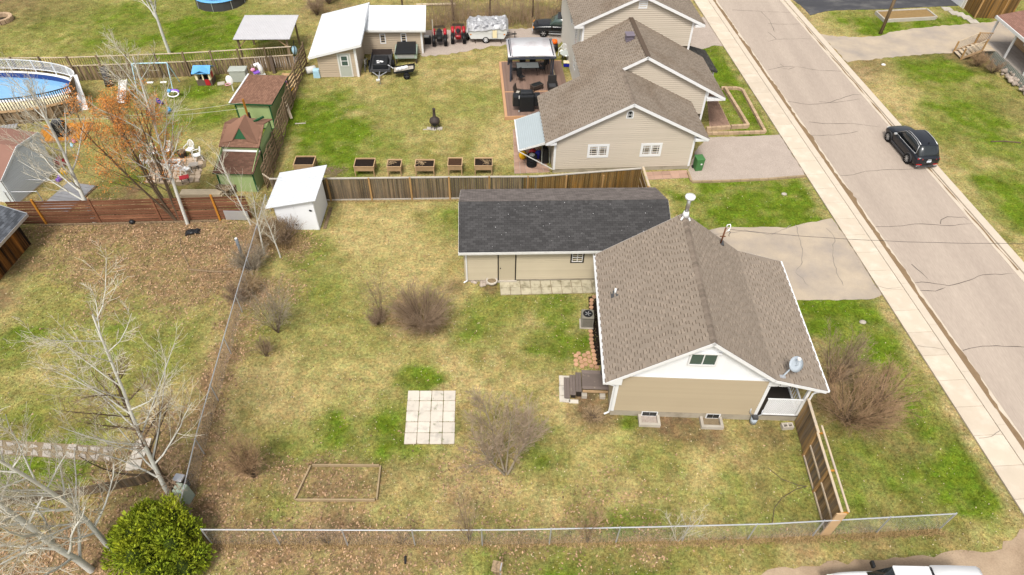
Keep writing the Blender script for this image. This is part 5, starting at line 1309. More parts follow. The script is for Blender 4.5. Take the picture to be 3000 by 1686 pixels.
# ---------------------------------------------------------------- paving pieces
def field(name, label, quad, nx, ny, m, th=.05, gap=.02, piece='slab', skip=(), j=.01):
    root = tag(MB().prism(quad,-.02,.012).o(name,'compost' if m != 'paver_red' else 'gravel'),kind='structure')
    a,b,c,d = quad
    for i in range(nx):
        for k in range(ny):
            if (i,k) in skip: continue
            def pt(s,t): return lerp(lerp(a,b,s),lerp(d,c,s),t)
            g = gap/max(dist(a,b)/nx,.01)/2; h = gap/max(dist(a,d)/ny,.01)/2
            P = [pt((i+g)/nx,(k+h)/ny),pt((i+1-g)/nx,(k+h)/ny),pt((i+1-g)/nx,(k+1-h)/ny),pt((i+g)/nx,(k+1-h)/ny)]
            P = [(x+rnd.uniform(-j,j),y+rnd.uniform(-j,j)) for x,y in P]
            # chipped corners
            Q = []
            for t in range(4):
                p_,q_,r_ = P[t-1],P[t],P[(t+1)%4]; cc = rnd.uniform(.015,.07)
                Q += [lerp(q_,p_,cc),lerp(q_,r_,cc)]
            MB().prism(Q,.0,th+rnd.uniform(-.006,.006)).o(piece,m,root)
    NOGRASS.append(quad)
    return root
pa = [(-5.07,19.13),(-2.71,19.18),(-2.54,16.16),(-4.90,16.11)]
patio = field('patio','',pa,4,5,'patio_slab',.04,.028)
dk = MB(); 
for i in range(4):
    q = lerp(lerp(pa[3],pa[2],(i+.5)/4),lerp(pa[0],pa[1],(i+.5)/4),.1)
garp = field('garage_path','',[(-0.74,26.93),(5.18,27.22),(5.25,26.17),(-0.65,25.83)],10,2,'old_slab',.05,.03)
nbp = field('side_path','',[(9.03,37.97),(12.12,38.31),(12.11,37.43),(9.11,37.10)],5,2,'paver_red',.04,.02)
pavs = field('paver_path','',[(-0.15,43.17),(1.32,43.12),(2.51,37.80),(0.02,37.53)],6,13,'paver_red',.04,.02,'paver')
flp = field('flagstone_path','',[(-23.95,15.97),(-18.20,15.70),(-17.94,14.92),(-23.53,15.23)],10,2,'grey_slab',.04,.2,'flagstone',j=.09)
wsl = field('white_slabs','',[(-17.33,16.08),(-16.63,16.18),(-16.58,15.21),(-17.21,15.02)],1,2,'patio_slab',.05,.04,j=.04)
wsl2 = field('lower_slabs','',[(-17.31,14.98),(-16.64,15.07),(-16.55,14.56),(-17.21,14.47)],1,1,'patio_slab',.05,.04,j=.04)
# hexagon stepping stones
HX = tag(MB().prism([(4.36,25.85),(4.87,25.92),(4.81,20.98),(4.40,20.93),(4.22,22.93)],-.02,.006).o('hexagon_path','soil'),kind='structure')
hx = MB().prism([(.13*math.cos(k*math.pi/3),.13*math.sin(k*math.pi/3)) for k in range(6)],0,.05).mesh('hexagon_paver','hex_paver')
hp = [(1741,871),(1733,881),(1732,891),(1732,902),(1732,913),(1730,972),(1732,984),(1732,996),(1733,1007),(1735,1018),(1738,1030)]
hp += [(1687,1044),(1695,1037),(1699,1051),(1687,1058),(1688,1069),(1703,1062),(1705,1075),(1712,1043),(1714,1056),(1716,1069),(1723,1036),(1726,1048),(1728,1061),(1733,1074),(1740,1042),(1741,1053),(1743,1065),(1748,1078)]
HXW = [(4.69,25.83),(4.52,25.56),(4.48,25.30),(4.46,25.01),(4.44,24.72),(4.30,23.24),(4.31,22.95),(4.29,22.67),(4.29,22.41),(4.31,22.15),(4.34,21.87),(3.41,21.53),(3.56,21.69),(3.61,21.38),(3.39,21.22),(3.39,20.97),(3.67,21.13),(3.69,20.84),(3.86,21.57),(3.87,21.27),(3.89,20.98),(4.06,21.73),(4.10,21.46),(4.11,21.17),(4.18,20.88),(4.36,21.60),(4.36,21.35),(4.37,21.08),(4.44,20.80)]
for q in HXW: mk('hexagon_paver', hx, HX, loc=(q[0],q[1],rnd.uniform(0,.01)), rz=rnd.uniform(-.2,.2))
# rocks and old stump planter at the garage corner
RK = E('rock_pile','small heap of grey stones at the garage corner beside the round planter','rocks',(-1.78,26.79))
rr = random.Random(9)
for q in ((-2.28,26.86),(-2.14,26.78),(-1.85,26.98),(-1.73,26.79),(-1.62,26.62),(-1.52,26.96),(-1.59,26.85),(-1.75,26.57),(-1.43,26.74)):
    s = rr.uniform(.10,.17); put(MB().ball((q[0],q[1],s*.4),s*rr.uniform(.9,1.3),s,s*.7,7,5).o('rock','rock',RK),(-1.78,26.79))
SP = E('round_planter','round pale concrete planter full of dry litter beside the garage door path','planter',(-1.17,26.78))
mb = MB(); mb.lathe([(.22,0),(.33,.2),(.34,.3),(.27,.3),(.25,.22),(0,.22)],(0,0,0),18); mb.o('planter_bowl','patio_slab',SP,True)
mb = MB(); mb.lathe([(.25,.0),(.0,.06)],(0,0,.22),12); mb.o('planter_fill','compost',SP)
# raised timber bed in the yard
def bed(name, label, pts, h, th, m, fill, cat='garden bed', fh=.08):
    c = (sum(p[0] for p in pts)/len(pts), sum(p[1] for p in pts)/len(pts))
    b = E(name, label, cat, c)
    for i in range(len(pts)):
        p_,q_ = pts[i],pts[(i+1)%len(pts)]
        put(MB().bar((*lerp(p_,q_,.02),h/2),(*lerp(p_,q_,.98),h/2),th,h).o('bed_timber',m,b),c)
    if fill: put(MB().prism(jit(pts,.3,.02,4),.0,fh).o('bed_soil',fill,b),c)
    return b
bed('timber_bed','low empty timber garden bed in the middle of the back yard',[(-9.27,13.23),(-5.71,13.29),(-5.79,14.95),(-8.93,14.90)],.16,.07,'bed_board',None)
bed('timber_bed','low timber bed of dead plants beside the utility pole',[(35.47,65.43),(35.64,63.47),(41.05,64.33),(40.86,66.24)],.3,.14,'wood_grey_rail','dead_plants',fh=.22)
NOGRASS.append([(35.47,65.43),(35.64,63.47),(41.05,64.33),(40.86,66.24)])
# neighbour's stone beds
def stones(name, label, lines, m='bed_stone', L0=.42, h=.2, th=.22):
    c = lines[0][0]; b = E(name, label, 'stone edging', c)
    for ln in lines:
        for p_,q_ in zip(ln,ln[1:]):
            n = max(1,round(dist(p_,q_)/L0))
            for k in range(n):
                put(MB().bar((*lerp(p_,q_,(k+.03)/n),h/2),(*lerp(p_,q_,(k+.97)/n),h/2),th,h+rnd.uniform(-.01,.01)).o('edging_stone',m,b),c)
    return b
stones('stone_bed_edging','outer tan stone edging around the sloping lawn bed of the neighbouring house',[[(16.94,49.85),(18.30,49.90),(18.65,49.58),(18.88,43.34)],[(18.87,43.30),(14.42,42.96)]])
stones('stone_bed_edging','inner tan stone edging between the brick walk and the lawn bed',[[(17.20,49.75),(17.75,44.02),(16.40,43.83)],[(16.34,43.78),(14.46,43.48)]],h=.3)
bw = [(15.75,49.81),(16.17,49.82),(16.47,43.88),(14.81,43.68)]
sheet('brick_walk', bw, .03, 'paver_red', 0)
mb = MB(); br = MB().bx(0,0,0,.19,.092,.03)
for i in range(26):
    for k in range(44):
        q = lerp(lerp(bw[0],bw[1],(i+.5)/26),lerp(bw[3],bw[2],(i+.5)/26),(k+.5)/44)
        mb.box(q[0],q[1],.04,.06 if (i+k)%2 else .1,.14 if (i+k)%2 else .09,.03,rz=.6)
tag(mb.o('brick_field','paver_red',bpy.data.objects['brick_walk']),kind='stuff')
# ---------------------------------------------------------------- planter boxes
def planter(lab, px, L_, D, fill, extra=None):
    b = E('planter_box', lab, 'planter', px, R(2), 'raised planter boxes along the back fence')
    z0,z1 = .42,.78
    for nm,bb in (('front',(0,0,L_,.03)),('back',(0,D-.03,L_,D)),('side',(0,.03,.03,D-.03)),('side',(L_-.03,.03,L_,D-.03))):
        MB().bx(bb[0],bb[1],z0,bb[2],bb[3],z1).o('box_side','wood_planter',b)
    MB().bx(.03,.03,z0,L_-.03,D-.03,z1-.06).o('box_soil',fill,b)
    for x in (.0,L_-.07):
        for y in (-.02,D-.05): MB().bx(x,y,0,x+.07,y+.07,z1+.01).o('leg','wood_planter',b)
    for bb in ((-.02,-.03,L_+.02,.02),(-.02,D-.02,L_+.02,D+.03),(-.02,.02,.03,D-.02),(L_-.03,.02,L_+.02,D-.02)): MB().bx(bb[0],bb[1],z1,bb[2],bb[3],z1+.025).o('box_rim','wood_new',b)
    return b
planter('raised planter box half hidden behind the white shed',(-15.04,36.97),1.35,1.05,'soil')
p2 = planter('largest dark-soiled planter box, next to the brush heap',(-10.91,36.90),1.35,1.0,'soil')
p3 = planter('small planter box with a few orange stalks, third from the shed',(-8.67,36.97),.95,.85,'soil')
p4 = planter('planter box with pale straw heaped in its soil',(-6.77,37.03),1.3,.85,'soil')
p5 = planter('narrow planter box with reddish brown soil',(-4.55,37.22),.98,.95,'soil_red')
p6 = planter('planter box at the right end of the row near the paver path',(-2.72,37.28),1.22,.95,'soil')
mb = MB(); rr = random.Random(4)
for k in range(60): mb.box(.35+rr.gauss(0,.14),.45+rr.gauss(0,.15),.75+rr.random()*.06,.16,.012,.01,rr.uniform(0,3),rx=rr.uniform(-.4,.4))
mb.o('straw','twig_straw',p4)
for pp,cx in ((p3,.2),(p6,.8)):
    mb = MB()
    for k in range(14): mb.tube([(cx+rr.gauss(0,.1),.5+rr.gauss(0,.2),.73),(cx+rr.gauss(0,.2),.5+rr.gauss(0,.2),.8),(cx+rr.gauss(0,.2),.5+rr.gauss(0,.2),.78)],.006,4)
    mb.o('dry_stalk','twig_straw',pp)
BP = E('brush_heap','low heap of cut twigs between the white shed and the planter boxes','brush',(-12.55,37.33))
mb = MB()
for k in range(130):
    a = rr.uniform(0,6.28); x,y = rr.gauss(0,.45),rr.gauss(0,.3); l = rr.uniform(.2,.6)
    mb.tube([(x-math.cos(a)*l/2,y-math.sin(a)*l/2,rr.uniform(.01,.12)),(x+math.cos(a)*l/2,y+math.sin(a)*l/2,rr.uniform(.01,.16))],rr.uniform(.004,.012),4)
tag(mb.o('cut_twigs','twig_brown',BP),kind='stuff')
CI = E('chiminea','rusty cast iron chiminea standing on the neighbouring lawn','chiminea',(-6.02,43.20))
mb = MB(); mb.lathe([(.18,.28),(.32,.38),(.40,.55),(.36,.75),(.2,.88),(.12,.95),(.10,1.3),(.10,1.55),(.13,1.6),(.10,1.6),(.08,1.3)],(0,0,0),18); mb.o('chiminea_body','iron_rust',CI,True)
for k in range(3):
    a = k*2.09+.5; MB().bar((.25*math.cos(a),.25*math.sin(a),.32),(.34*math.cos(a),.34*math.sin(a),0),.05,.05).o('leg','iron_rust',CI)
MB().box(0,-.38,.5,.24,.05,.22).o('fire_door','black',CI)
for q in ((-.1,-.2),(.35,-.12),(-.4,-.15)): MB().box(q[0],q[1],.03,.4,.35,.06).o('hearth_stone','concrete',CI)
for q,r_,lab in (((-6.50,42.90),.3,'pale stick lying beside the chiminea'),((-16.24,43.38),.2,'short pale board lying on grass near the woven fence')):
    tag(MB().bar((q[0]-.4,q[1]-.1*r_,.03),(q[0]+.4,q[1]+.25*r_,.05),.08,.04).o('loose_stick','wood_grey_rail'),lab,'stick')
# ---------------------------------------------------------------- wheels, vehicles
def wheel(par, x, y, r, w, rimm='rim', spokes=10, name='wheel', rr=.68):
    mb = MB(); n = 24
    prof = [(r*rr,-w/2),(r*.93,-w/2),(r,-w*.36),(r,w*.36),(r*.93,w/2),(r*rr,w/2)]
    vs = []; fs = []
    for i,(q,t) in enumerate(prof):
        for k in range(n):
            a = 2*math.pi*k/n; vs.append((q*math.cos(a), t, q*math.sin(a)))
    for i in range(len(prof)-1):
        for k in range(n): fs.append((i*n+k,(i+1)*n+k,(i+1)*n+(k+1)%n,i*n+(k+1)%n))
    mb.add(vs,fs); ob = mb.o(name,'tyre',par,True,loc=(x,y,r))
    m2 = MB(); s = -1 if y < 0 else 1
    m2.tube([(0,s*w*.25,0),(0,s*w*.3,0)],[r*rr,r*rr],24,1)
    for k in range(spokes):
        a = 2*math.pi*k/spokes; m2.bar((math.cos(a)*r*.1,s*w*.36,math.sin(a)*r*.1),(math.cos(a)*r*rr*.97,s*w*.38,math.sin(a)*r*rr*.97),.05*r/.36,.03,0)
    m2.tube([(0,s*w*.3,0),(0,s*w*.46,0)],[r*.17,r*.14],12,0)
    m2.o('rim',[rimm,'black'],ob)
    return ob
def loft(secs, mi=0, cap=True):
    # secs: list of rings of equal length (points), joined in order
    mb = MB(); k = len(secs[0])
    for s_ in secs: mb.v.extend(s_)
    for i in range(len(secs)-1):
        for j in range(k):
            mb.f.append((i*k+j,i*k+(j+1)%k,(i+1)*k+(j+1)%k,(i+1)*k+j)); mb.m.append(mi)
    if cap:
        mb.f.append(tuple(reversed(range(k)))); mb.m.append(mi); mb.f.append(tuple(range((len(secs)-1)*k,len(secs)*k))); mb.m.append(mi)
    return mb
def ring(x, hw, zb, zs, zt, hwt, crown=.02):
    # closed body section at station x: bottom width hw, shoulder zs, top zt with half-width hwt
    pts = [(-hw*.86,zb),(-hw*.97,zb+.12),(-hw,(zb+zs)/2),(-hw*.985,zs),(-hwt,zt),(-hwt*.5,zt+crown),(0,zt+crown*1.3),(hwt*.5,zt+crown),(hwt,zt),(hw*.985,zs),(hw,(zb+zs)/2),(hw*.97,zb+.12),(hw*.86,zb)]
    return [(x,y,z) for y,z in pts]
SUV = E('parked_suv','glossy dark blue-black SUV parked half on the far kerb','car')
fl, rl = (27.89,42.63), (28.15,39.69)
an = ang(rl,fl)
SUV.rotation_euler.z = an
mid = lerp(rl,fl,.5); wd = .94
SUV.location = (mid[0]+math.sin(an)*(wd-.1), mid[1]-math.cos(an)*(wd-.1), .01)
B_ = [ring(-2.33,.74,.42,.72,.88,.62),ring(-2.26,.88,.30,.80,.98,.72),ring(-1.9,.94,.26,.92,1.04,.80),ring(-1.4,.95,.24,.95,1.03,.84),ring(-.4,.94,.24,.93,1.0,.84),ring(.5,.94,.24,.92,.99,.84),ring(.95,.94,.24,.90,.98,.82),ring(1.5,.94,.25,.86,.95,.76),ring(1.95,.92,.28,.78,.88,.70),ring(2.22,.86,.32,.68,.76,.62),ring(2.33,.70,.40,.58,.64,.50)]
loft(B_).o('body','car_paint',SUV,True,sub=1)
def cab(x, hw, z0, hwt, zt): return [(x,-hw,z0),(x,-hwt,zt),(x,-hwt*.5,zt+.025),(x,hwt*.5,zt+.025),(x,hwt,zt),(x,hw,z0)]
Cc = [cab(-2.12,.76,.98,.72,1.02),cab(-1.72,.80,1.0,.63,1.56),cab(-1.2,.82,1.0,.63,1.63),cab(-.3,.83,.99,.63,1.66),cab(.25,.83,.97,.62,1.60),cab(1.12,.78,.95,.74,.97)]
loft(Cc).o('greenhouse','glass_dark',SUV,True)
rf = [[(c[1][0]-.0,y*1.01,z+.012) for (_,y,z) in c[1:5]] for c in Cc[1:5]]
mb = MB(); k = 4
for s_ in rf: mb.v.extend(s_)
for i in range(3):
    for j in range(3): mb.f.append((i*4+j,(i+1)*4+j,(i+1)*4+j+1,i*4+j+1)); mb.m.append(0)
mb.o('roof_panel','car_paint',SUV,True)
for s in (-1,1):
    MB().tube([(-1.6,s*.6,1.6),(-1.0,s*.61,1.70),(-.2,s*.61,1.71),(.2,s*.6,1.64)],.022,6).o('roof_rail','aluminium',SUV,True)
    MB().tube([(-1.75,s*.835,1.02),(-1.45,s*.845,1.0),(.2,s*.85,.99),(.95,s*.82,.985)],.018,5).o('window_trim','aluminium',SUV,True)
    MB().tube([(-1.78,s*.81,1.02),(-1.55,s*.66,1.5),(-1.1,s*.655,1.60),(-.3,s*.655,1.63),(.28,s*.66,1.55),(.95,s*.79,1.02)],.016,5).o('window_trim','aluminium',SUV,True)
    MB().box(.78,s*.99,1.02,.14,.22,.13).o('mirror','aluminium' if s < 0 else 'aluminium',SUV,bev=.03)
    for x in (-.32,-1.2): MB().bar((x,s*.955,.86),(x+.2,s*.955,.86),.02,.03).o('door_handle','car_trim',SUV)
    for x in (1.41,-1.41):
        mb = MB(); mb.tube([(x+.40*math.cos(t*math.pi/8),s*.945,.36+.40*math.sin(t*math.pi/8)) for t in range(9)],.035,6); mb.o('wheel_arch','car_trim',SUV,True)
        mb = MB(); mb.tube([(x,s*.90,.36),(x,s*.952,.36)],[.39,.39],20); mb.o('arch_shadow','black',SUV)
        wheel(SUV,x,s*.90,.365,.25,spokes=10)
    MB().box(-2.2,s*.62,.83,.16,.36,.12,rz=-s*.25).o('taillight','lamp_red',SUV,bev=.02)
    MB().box(-2.3,s*.6,.45,.06,.36,.06,rz=-s*.2).o('reflector','lamp_red',SUV)
    MB().box(-2.32,s*.62,.32,.06,.28,.07).o('exhaust_trim','aluminium',SUV,bev=.01)
    MB().box(2.14,s*.66,.68,.2,.28,.1,rz=s*.4).o('headlight','lamp_clear',SUV,bev=.02)
    MB().bx(-1.0,s*.92-.03,.24,1.0,s*.92+.03,.36).o('side_sill','car_trim',SUV)
MB().box(-2.345,.0,.70,.02,.32,.14).o('number_plate','plate',SUV)
MB().box(-2.335,.0,.84,.02,.24,.05).o('tailgate_badge','aluminium',SUV)
MB().box(-2.33,.0,.30,.06,1.5,.1).o('rear_bumper','car_trim',SUV)
MB().box(-1.5,.0,1.68,.12,.04,.07,tap=.5).o('roof_antenna','black',SUV)
# white pickup at the lower edge
WT = E('white_pickup','white pickup truck with canopy cut by the lower edge of the picture','pickup truck',(15.35,9.32,0),R(180))
B_ = [ring(-2.85,.86,.45,.85,1.05,.80),ring(-2.6,.98,.4,.95,1.12,.92),ring(-1.2,1.0,.38,.98,1.12,.94),ring(.6,1.0,.38,.98,1.12,.92),ring(1.2,1.0,.38,.98,1.12,.90),ring(2.0,.99,.4,.92,1.08,.86),ring(2.6,.95,.42,.85,1.0,.80),ring(2.85,.80,.5,.75,.88,.66)]
loft(B_).o('body','white',WT,True,sub=1)
Cc = [cab(-.75,.92,1.1,.84,1.78),cab(.2,.92,1.1,.84,1.84),cab(.6,.92,1.1,.83,1.80),cab(1.3,.88,1.1,.84,1.14)]
loft(Cc).o('greenhouse','glass_dark',WT,True)
mb = MB(); mb.bx(-.78,-.86,1.76,.62,.86,1.86); mb.o('cab_roof','white',WT,bev=.06)
Cn = [cab(-2.8,.94,1.12,.86,1.70),cab(-2.6,.95,1.12,.89,1.82),cab(-1.6,.95,1.12,.89,1.86),cab(-.85,.95,1.12,.89,1.84)]
loft(Cn).o('canopy','white',WT,True)
for s in (-1,1):
    MB().box(1.0,s*1.14,1.2,.12,.26,.2).o('mirror','black',WT,bev=.03)
    for x in (1.75,-1.65): wheel(WT,x,s*.9,.38,.26,spokes=6)
    MB().box(2.68,s*.72,.85,.25,.25,.15).o('headlight','lamp_clear',WT,bev=.03)
MB().box(-.82,.0,1.86,.05,1.6,.03).o('canopy_seal','black',WT)
# black pickup behind the deck
BT = E('black_pickup','black pickup truck nosing out from behind the neighbouring house','pickup truck',(4.22,60.19),R(176))
BT.location = (4.1,59.65,0)
B_ = [ring(-2.4,.88,.45,.85,1.0,.82),ring(-1.0,.93,.4,.95,1.06,.86),ring(.6,.93,.4,.95,1.06,.86),ring(1.2,.93,.4,.94,1.05,.84),ring(2.0,.92,.42,.9,1.0,.8),ring(2.5,.86,.45,.82,.92,.7),ring(2.62,.76,.5,.72,.8,.6)]
loft(B_).o('body','truck_paint',BT,True,sub=1)
Cc = [cab(-1.2,.84,1.04,.70,1.66),cab(-.2,.85,1.04,.71,1.72),cab(.35,.85,1.04,.70,1.68),cab(1.05,.82,1.04,.76,1.07)]
loft(Cc).o('greenhouse','glass_green',BT,True)
mb = MB(); mb.bx(-1.2,-.71,1.66,.38,.71,1.73); mb.o('cab_roof','truck_paint',BT,bev=.04)
for s in (-1,1):
    for x in (1.6,-1.5): wheel(BT,x,s*.84,.36,.24,spokes=6)
    MB().box(2.5,s*.66,.76,.2,.26,.16,rz=s*.3).o('headlight','lamp_amber',BT,bev=.02)
    MB().box(.85,s*1.02,1.06,.12,.2,.15).o('mirror','black',BT)
    MB().bx(-1.2,s*.95-.05,.36,1.1,s*.95+.05,.42).o('running_board','aluminium',BT)
MB().box(2.62,0,.5,.12,1.5,.16).o('front_bumper','aluminium',BT,bev=.03)
# quad bikes
def atv(lab, loc, rz, front):
    t = E('quad_bike', lab, 'quad bike', loc, rz, 'quad bikes parked on the gravel')
    for x in (.62,-.62):
        for s in (-1,1): wheel(t,x,s*.44,.30,.24,'rubber_grey',6,rr=.45)
    mb = loft([ring(-.75,.22,.4,.55,.62,.2),ring(-.3,.24,.4,.68,.78,.2),ring(.1,.22,.4,.74,.84,.16),ring(.5,.24,.42,.78,.86,.2),ring(.85,.2,.45,.66,.72,.16)]); mb.o('quad_body','black' if front else 'red_plastic',t,True); t.scale = (1.2,1.2,1.15)
    for x,r_ in ((.62,.36),(-.62,.36)):
        for s in (-1,1):
            mb = MB(); mb.tube([(x+r_*math.cos(a),s*.42,.36+r_*math.sin(a)) for a in (.3,.8,1.3,1.8,2.4,2.9)],[.10,.13,.14,.14,.13,.10],8); ob = mb.o('mudguard',('red_plastic' if (x < 0 and front) else ('black' if front or x < 0 else 'red_plastic')),t,True); ob.scale = (1,1,.95)
    mb = MB(); mb.ball((-.2,0,.84),.38,.17,.09,10,6); mb.o('seat','black',t,True)
    for x in (.78,-.82):
        mb = MB()
        for k in range(5): mb.bar((x-.18+k*.09,-.42,.86),(x-.18+k*.09,.42,.86),.02,.02)
        for s in (-.42,.42): mb.bar((x-.2,s,.86),(x+.2,s,.86),.02,.02)
        mb.o('cargo_rack','black',t)
    MB().tube([(.25,-.4,1.0),(.32,-.15,1.02),(.32,.15,1.02),(.25,.4,1.0)],.018,6).o('handlebar','black',t)
    MB().tube([(.9,-.2,.6),(1.02,-.2,.5),(1.02,.2,.5),(.9,.2,.6)],.025,6).o('bumper_bar','black',t)
    return t
atv('black and red quad bike with cargo racks nearest the workshop',(-6.95,57.45),R(-84),True)
atv('bright red quad bike with black seat beside the folded camper',(-5.3,58.0),R(94),False)
# folded camper trailer
CM = E('folded_camper','white folding camper trailer under a crumpled silver tarp','camper trailer',(-2.65,58.35),R(2)); CM.scale = (1.08,1.05,1.08)
mb = MB(); mb.add([(-1.4,-.95,.4),(1.35,-.95,.4),(1.6,-.95,.85),(-1.6,-.95,.85),(-1.4,.95,.4),(1.35,.95,.4),(1.6,.95,.85),(-1.6,.95,.85)],[(0,1,2,3),(5,4,7,6),(1,5,6,2),(4,0,3,7),(3,2,6,7),(0,4,5,1)]); mb.o('lower_body','camper_white',CM)
MB().bx(-1.6,-.97,.85,1.6,.97,1.25).o('upper_body','camper_white',CM)
for x in (.35,.8): MB().bx(x,-.99,.45,x+.04,-.95,1.2).o('body_strap','galv',CM)
MB().bx(.42,-.985,.5,.78,-.955,1.15).o('door','cream',CM)
for x in (-1.4,1.4): MB().bx(x-.07,-.985,.75,x+.07,-.955,.82).o('marker_light','lamp_amber',CM)
mb = MB(); nx_,ny_ = 46,26; rr = random.Random(8)
V = []
for i in range(nx_+1):
    for j in range(ny_+1):
        x = -1.72+3.44*i/nx_; y = -1.06+2.12*j/ny_
        ed = min(i,nx_-i)/nx_*2; ej = min(j,ny_-j)/ny_*2
        z = 1.52-.40*max(0,1-ej*6)-.25*max(0,1-ed*9)+.30*(float(fbm(np.array(x*1.6+3),np.array(y*1.6+x),3))-.3)+.34*abs(float(vnoise(np.array(x*2.3-y*1.6),np.array(y*2.1+x*.8),7))-.5)+.16*abs(float(vnoise(np.array(x*5.3+y*3),np.array(y*4.1-x*2.8),9))-.5)
        V.append((x+.05*(float(vnoise(np.array(y*4.0),np.array(x*.5),2))-.5),y,z-.08))
mb.add(V,[(i*(ny_+1)+j,(i+1)*(ny_+1)+j,(i+1)*(ny_+1)+j+1,i*(ny_+1)+j+1) for i in range(nx_) for j in range(ny_)]); mb.o('tarp','tarp',CM,False)
for s in (-1,1): wheel(CM,-.15,s*.86,.29,.2,'white',8)
for x in (-1.1,1.05): MB().bar((x,-.9,.4),(x+.1,-.95,0),.06,.04).o('stabiliser','iron_rust',CM)
MB().tube([(1.5,-.3,.42),(2.45,0,.42)],.04,6).o('tow_bar','black',CM); MB().tube([(1.5,.3,.42),(2.45,0,.42)],.04,6).o('tow_bar','black',CM)
MB().cyl((2.3,0,0),(2.3,0,.65),.035,n=8).o('jack','black',CM)
SW2 = E('spare_tyre','old tyre propped upright between the red quad bike and the camper','tyre',(-4.45,58.0)); wheel(SW2,0,0,.33,.2,'rubber_grey',5).rotation_euler.z = R(80)
GN = E('black_generator','black boxed generator under the workshop eave by the quad bikes','generator',(-8.05,57.2))
MB().box(0,0,.3,.7,.6,.6).o('casing','black_vinyl',GN,bev=.05); MB().box(-.05,-.1,.68,.45,.3,.12).o('panel','white_old',GN,bev=.02)
MB().bx(.55,-.15,0,.63,-.07,2.2).o('guard_post','wood_grey_rail',GN)
# utility trailer and black tub
UT = E('utility_trailer','black flat utility trailer with tongue pointing at the lawn','trailer',(-11.45,52.4),R(94))
MB().bx(-1.5,-.85,.38,1.45,.85,.46).o('trailer_bed','rubber_grey',UT)
for y in (-.88,.84): MB().bx(-1.5,y,.38,1.5,y+.05,.72).o('side_rail','car_trim',UT)
MB().bx(-1.55,-.85,.4,-1.5,.85,.95).o('trailer_gate','iron_rust',UT); MB().bx(1.45,-.85,.4,1.5,.85,.6).o('headboard','car_trim',UT)
UT.rotation_euler.z = R(-86)
for s in (-1,1): wheel(UT,-.2,s*1.0,.3,.2,'rubber_grey',5)
for s in (-1,1): MB().tube([(1.45,s*.6,.4),(2.3,0,.42)],.04,6).o('tongue','galv',UT)
MB().tube([(1.5,0,.42),(3.0,0,.42)],.045,6).o('tongue','galv',UT); MB().tube([(2.75,.1,.0),(2.75,.1,.7)],.035,8).o('jack','galv',UT); MB().box(2.95,0,.46,.2,.3,.1).o('coupler','white_old',UT)
TB = E('black_tub','black plastic tub lid with white scraps on the utility trailer','tub',(-11.4,52.1,.46),R(-86))
MB().box(0,0,.22,1.7,1.25,.44,tap=.94).o('tub_body','black_vinyl',TB,bev=.06)
for q in ((.35,.1,.35,.2),(.55,-.15,.22,.14),(.25,-.2,.2,.2)): MB().box(q[0],q[1],.452,q[2],q[3],.02,rz=q[0]*3).o('paper_scrap','white',TB)
# truck cap on the ground
TP = E('truck_canopy','olive pickup canopy with black tonneau lid resting beside the workshop','truck canopy',(-9.5,54.1),R(4))
MB().bx(-.95,-.9,.45,.95,.9,.95).o('canopy_side','pedestal_green',TP,bev=.04)
MB().add([(-.9,-1.0,.98),(.9,-1.0,.98),(.8,1.0,1.12),(-.8,1.0,1.12),(-.9,-1.0,.9),(.9,-1.0,.9),(.8,1.0,.95),(-.8,1.0,.95)],[(0,1,2,3),(0,4,5,1),(1,5,6,2),(3,7,4,0)]).o('tonneau','black_vinyl',TP)
MB().bx(-.72,-.93,.55,.72,-.905,.88).o('rear_panel','galv',TP); MB().bx(-.74,-.94,.88,.74,-.90,.93).o('panel_trim','cream',TP)
for x in (-.85,.85):
    for y in (-.8,.8): MB().bx(x-.06,y-.06,0,x+.06,y+.06,.46).o('support_leg','iron_rust',TP)
# garden cart
GCt = E('garden_cart','black tipping garden cart with white rubble on its bed','cart',(-9.35,51.1),R(8))
MB().add([(-.85,-.45,.45),(.75,-.45,.55),(.95,-.45,.85),(-.85,-.45,.62),(-.85,.5,.45),(.75,.5,.55),(.95,.5,.85),(-.85,.5,.62)],[(0,1,2,3),(5,4,7,6),(1,5,6,2),(4,0,3,7),(0,4,5,1)]).o('cart_tub','black_vinyl',GCt)
MB().add([(-.8,-.4,.56),(.8,-.4,.66),(.8,.45,.66),(-.8,.45,.56)],[(0,1,2,3)]).o('cart_bed','concrete',GCt)
for s in (-1,1): wheel(GCt,.2,s*.55-.05,.27,.2,'rubber_grey',4)
MB().tube([(-.85,.4,.5),(-1.3,.6,.75)],.03,6).o('cart_handle','white',GCt)
for q in ((-.3,-.1,.3),(-.05,0,.4),(.2,.1,.3),(-.5,-.15,.2)): MB().box(q[0],q[1],.72,q[2],.28,.18,rz=q[0]).o('rubble','white',GCt,bev=.04)
# bicycle
BK = E('bicycle','black and white bicycle leaning against the workshop side wall','bicycle',(-12.75,52.2),R(-86))
for x in (.5,-.5):
    mb = MB(); mb.tube([(x+.33*math.cos(k*math.pi/10),0,.33+.33*math.sin(k*math.pi/10)) for k in range(21)],.018,5,cap=False); wb_ = mb.o('wheel','tyre',BK)
    mb = MB()
    for k in range(10): mb.bar((x,0,.33),(x+.32*math.cos(k*.628),0,.33+.32*math.sin(k*.628)),.006,.006)
    mb.o('spokes','steel',wb_)
for a,b in (((-.5,0,.33),(-.1,0,.3)),((-.1,0,.3),(-.2,0,.85)),((-.2,0,.75),(.36,0,.8)),((-.1,0,.3),(.38,0,.72)),((-.5,0,.33),(-.18,0,.7)),((.5,0,.33),(.36,0,.95))): MB().cyl((a[0],a[1],a[2]),(b[0],b[1],b[2]),.018,n=6).o('frame_tube','white_old',BK)
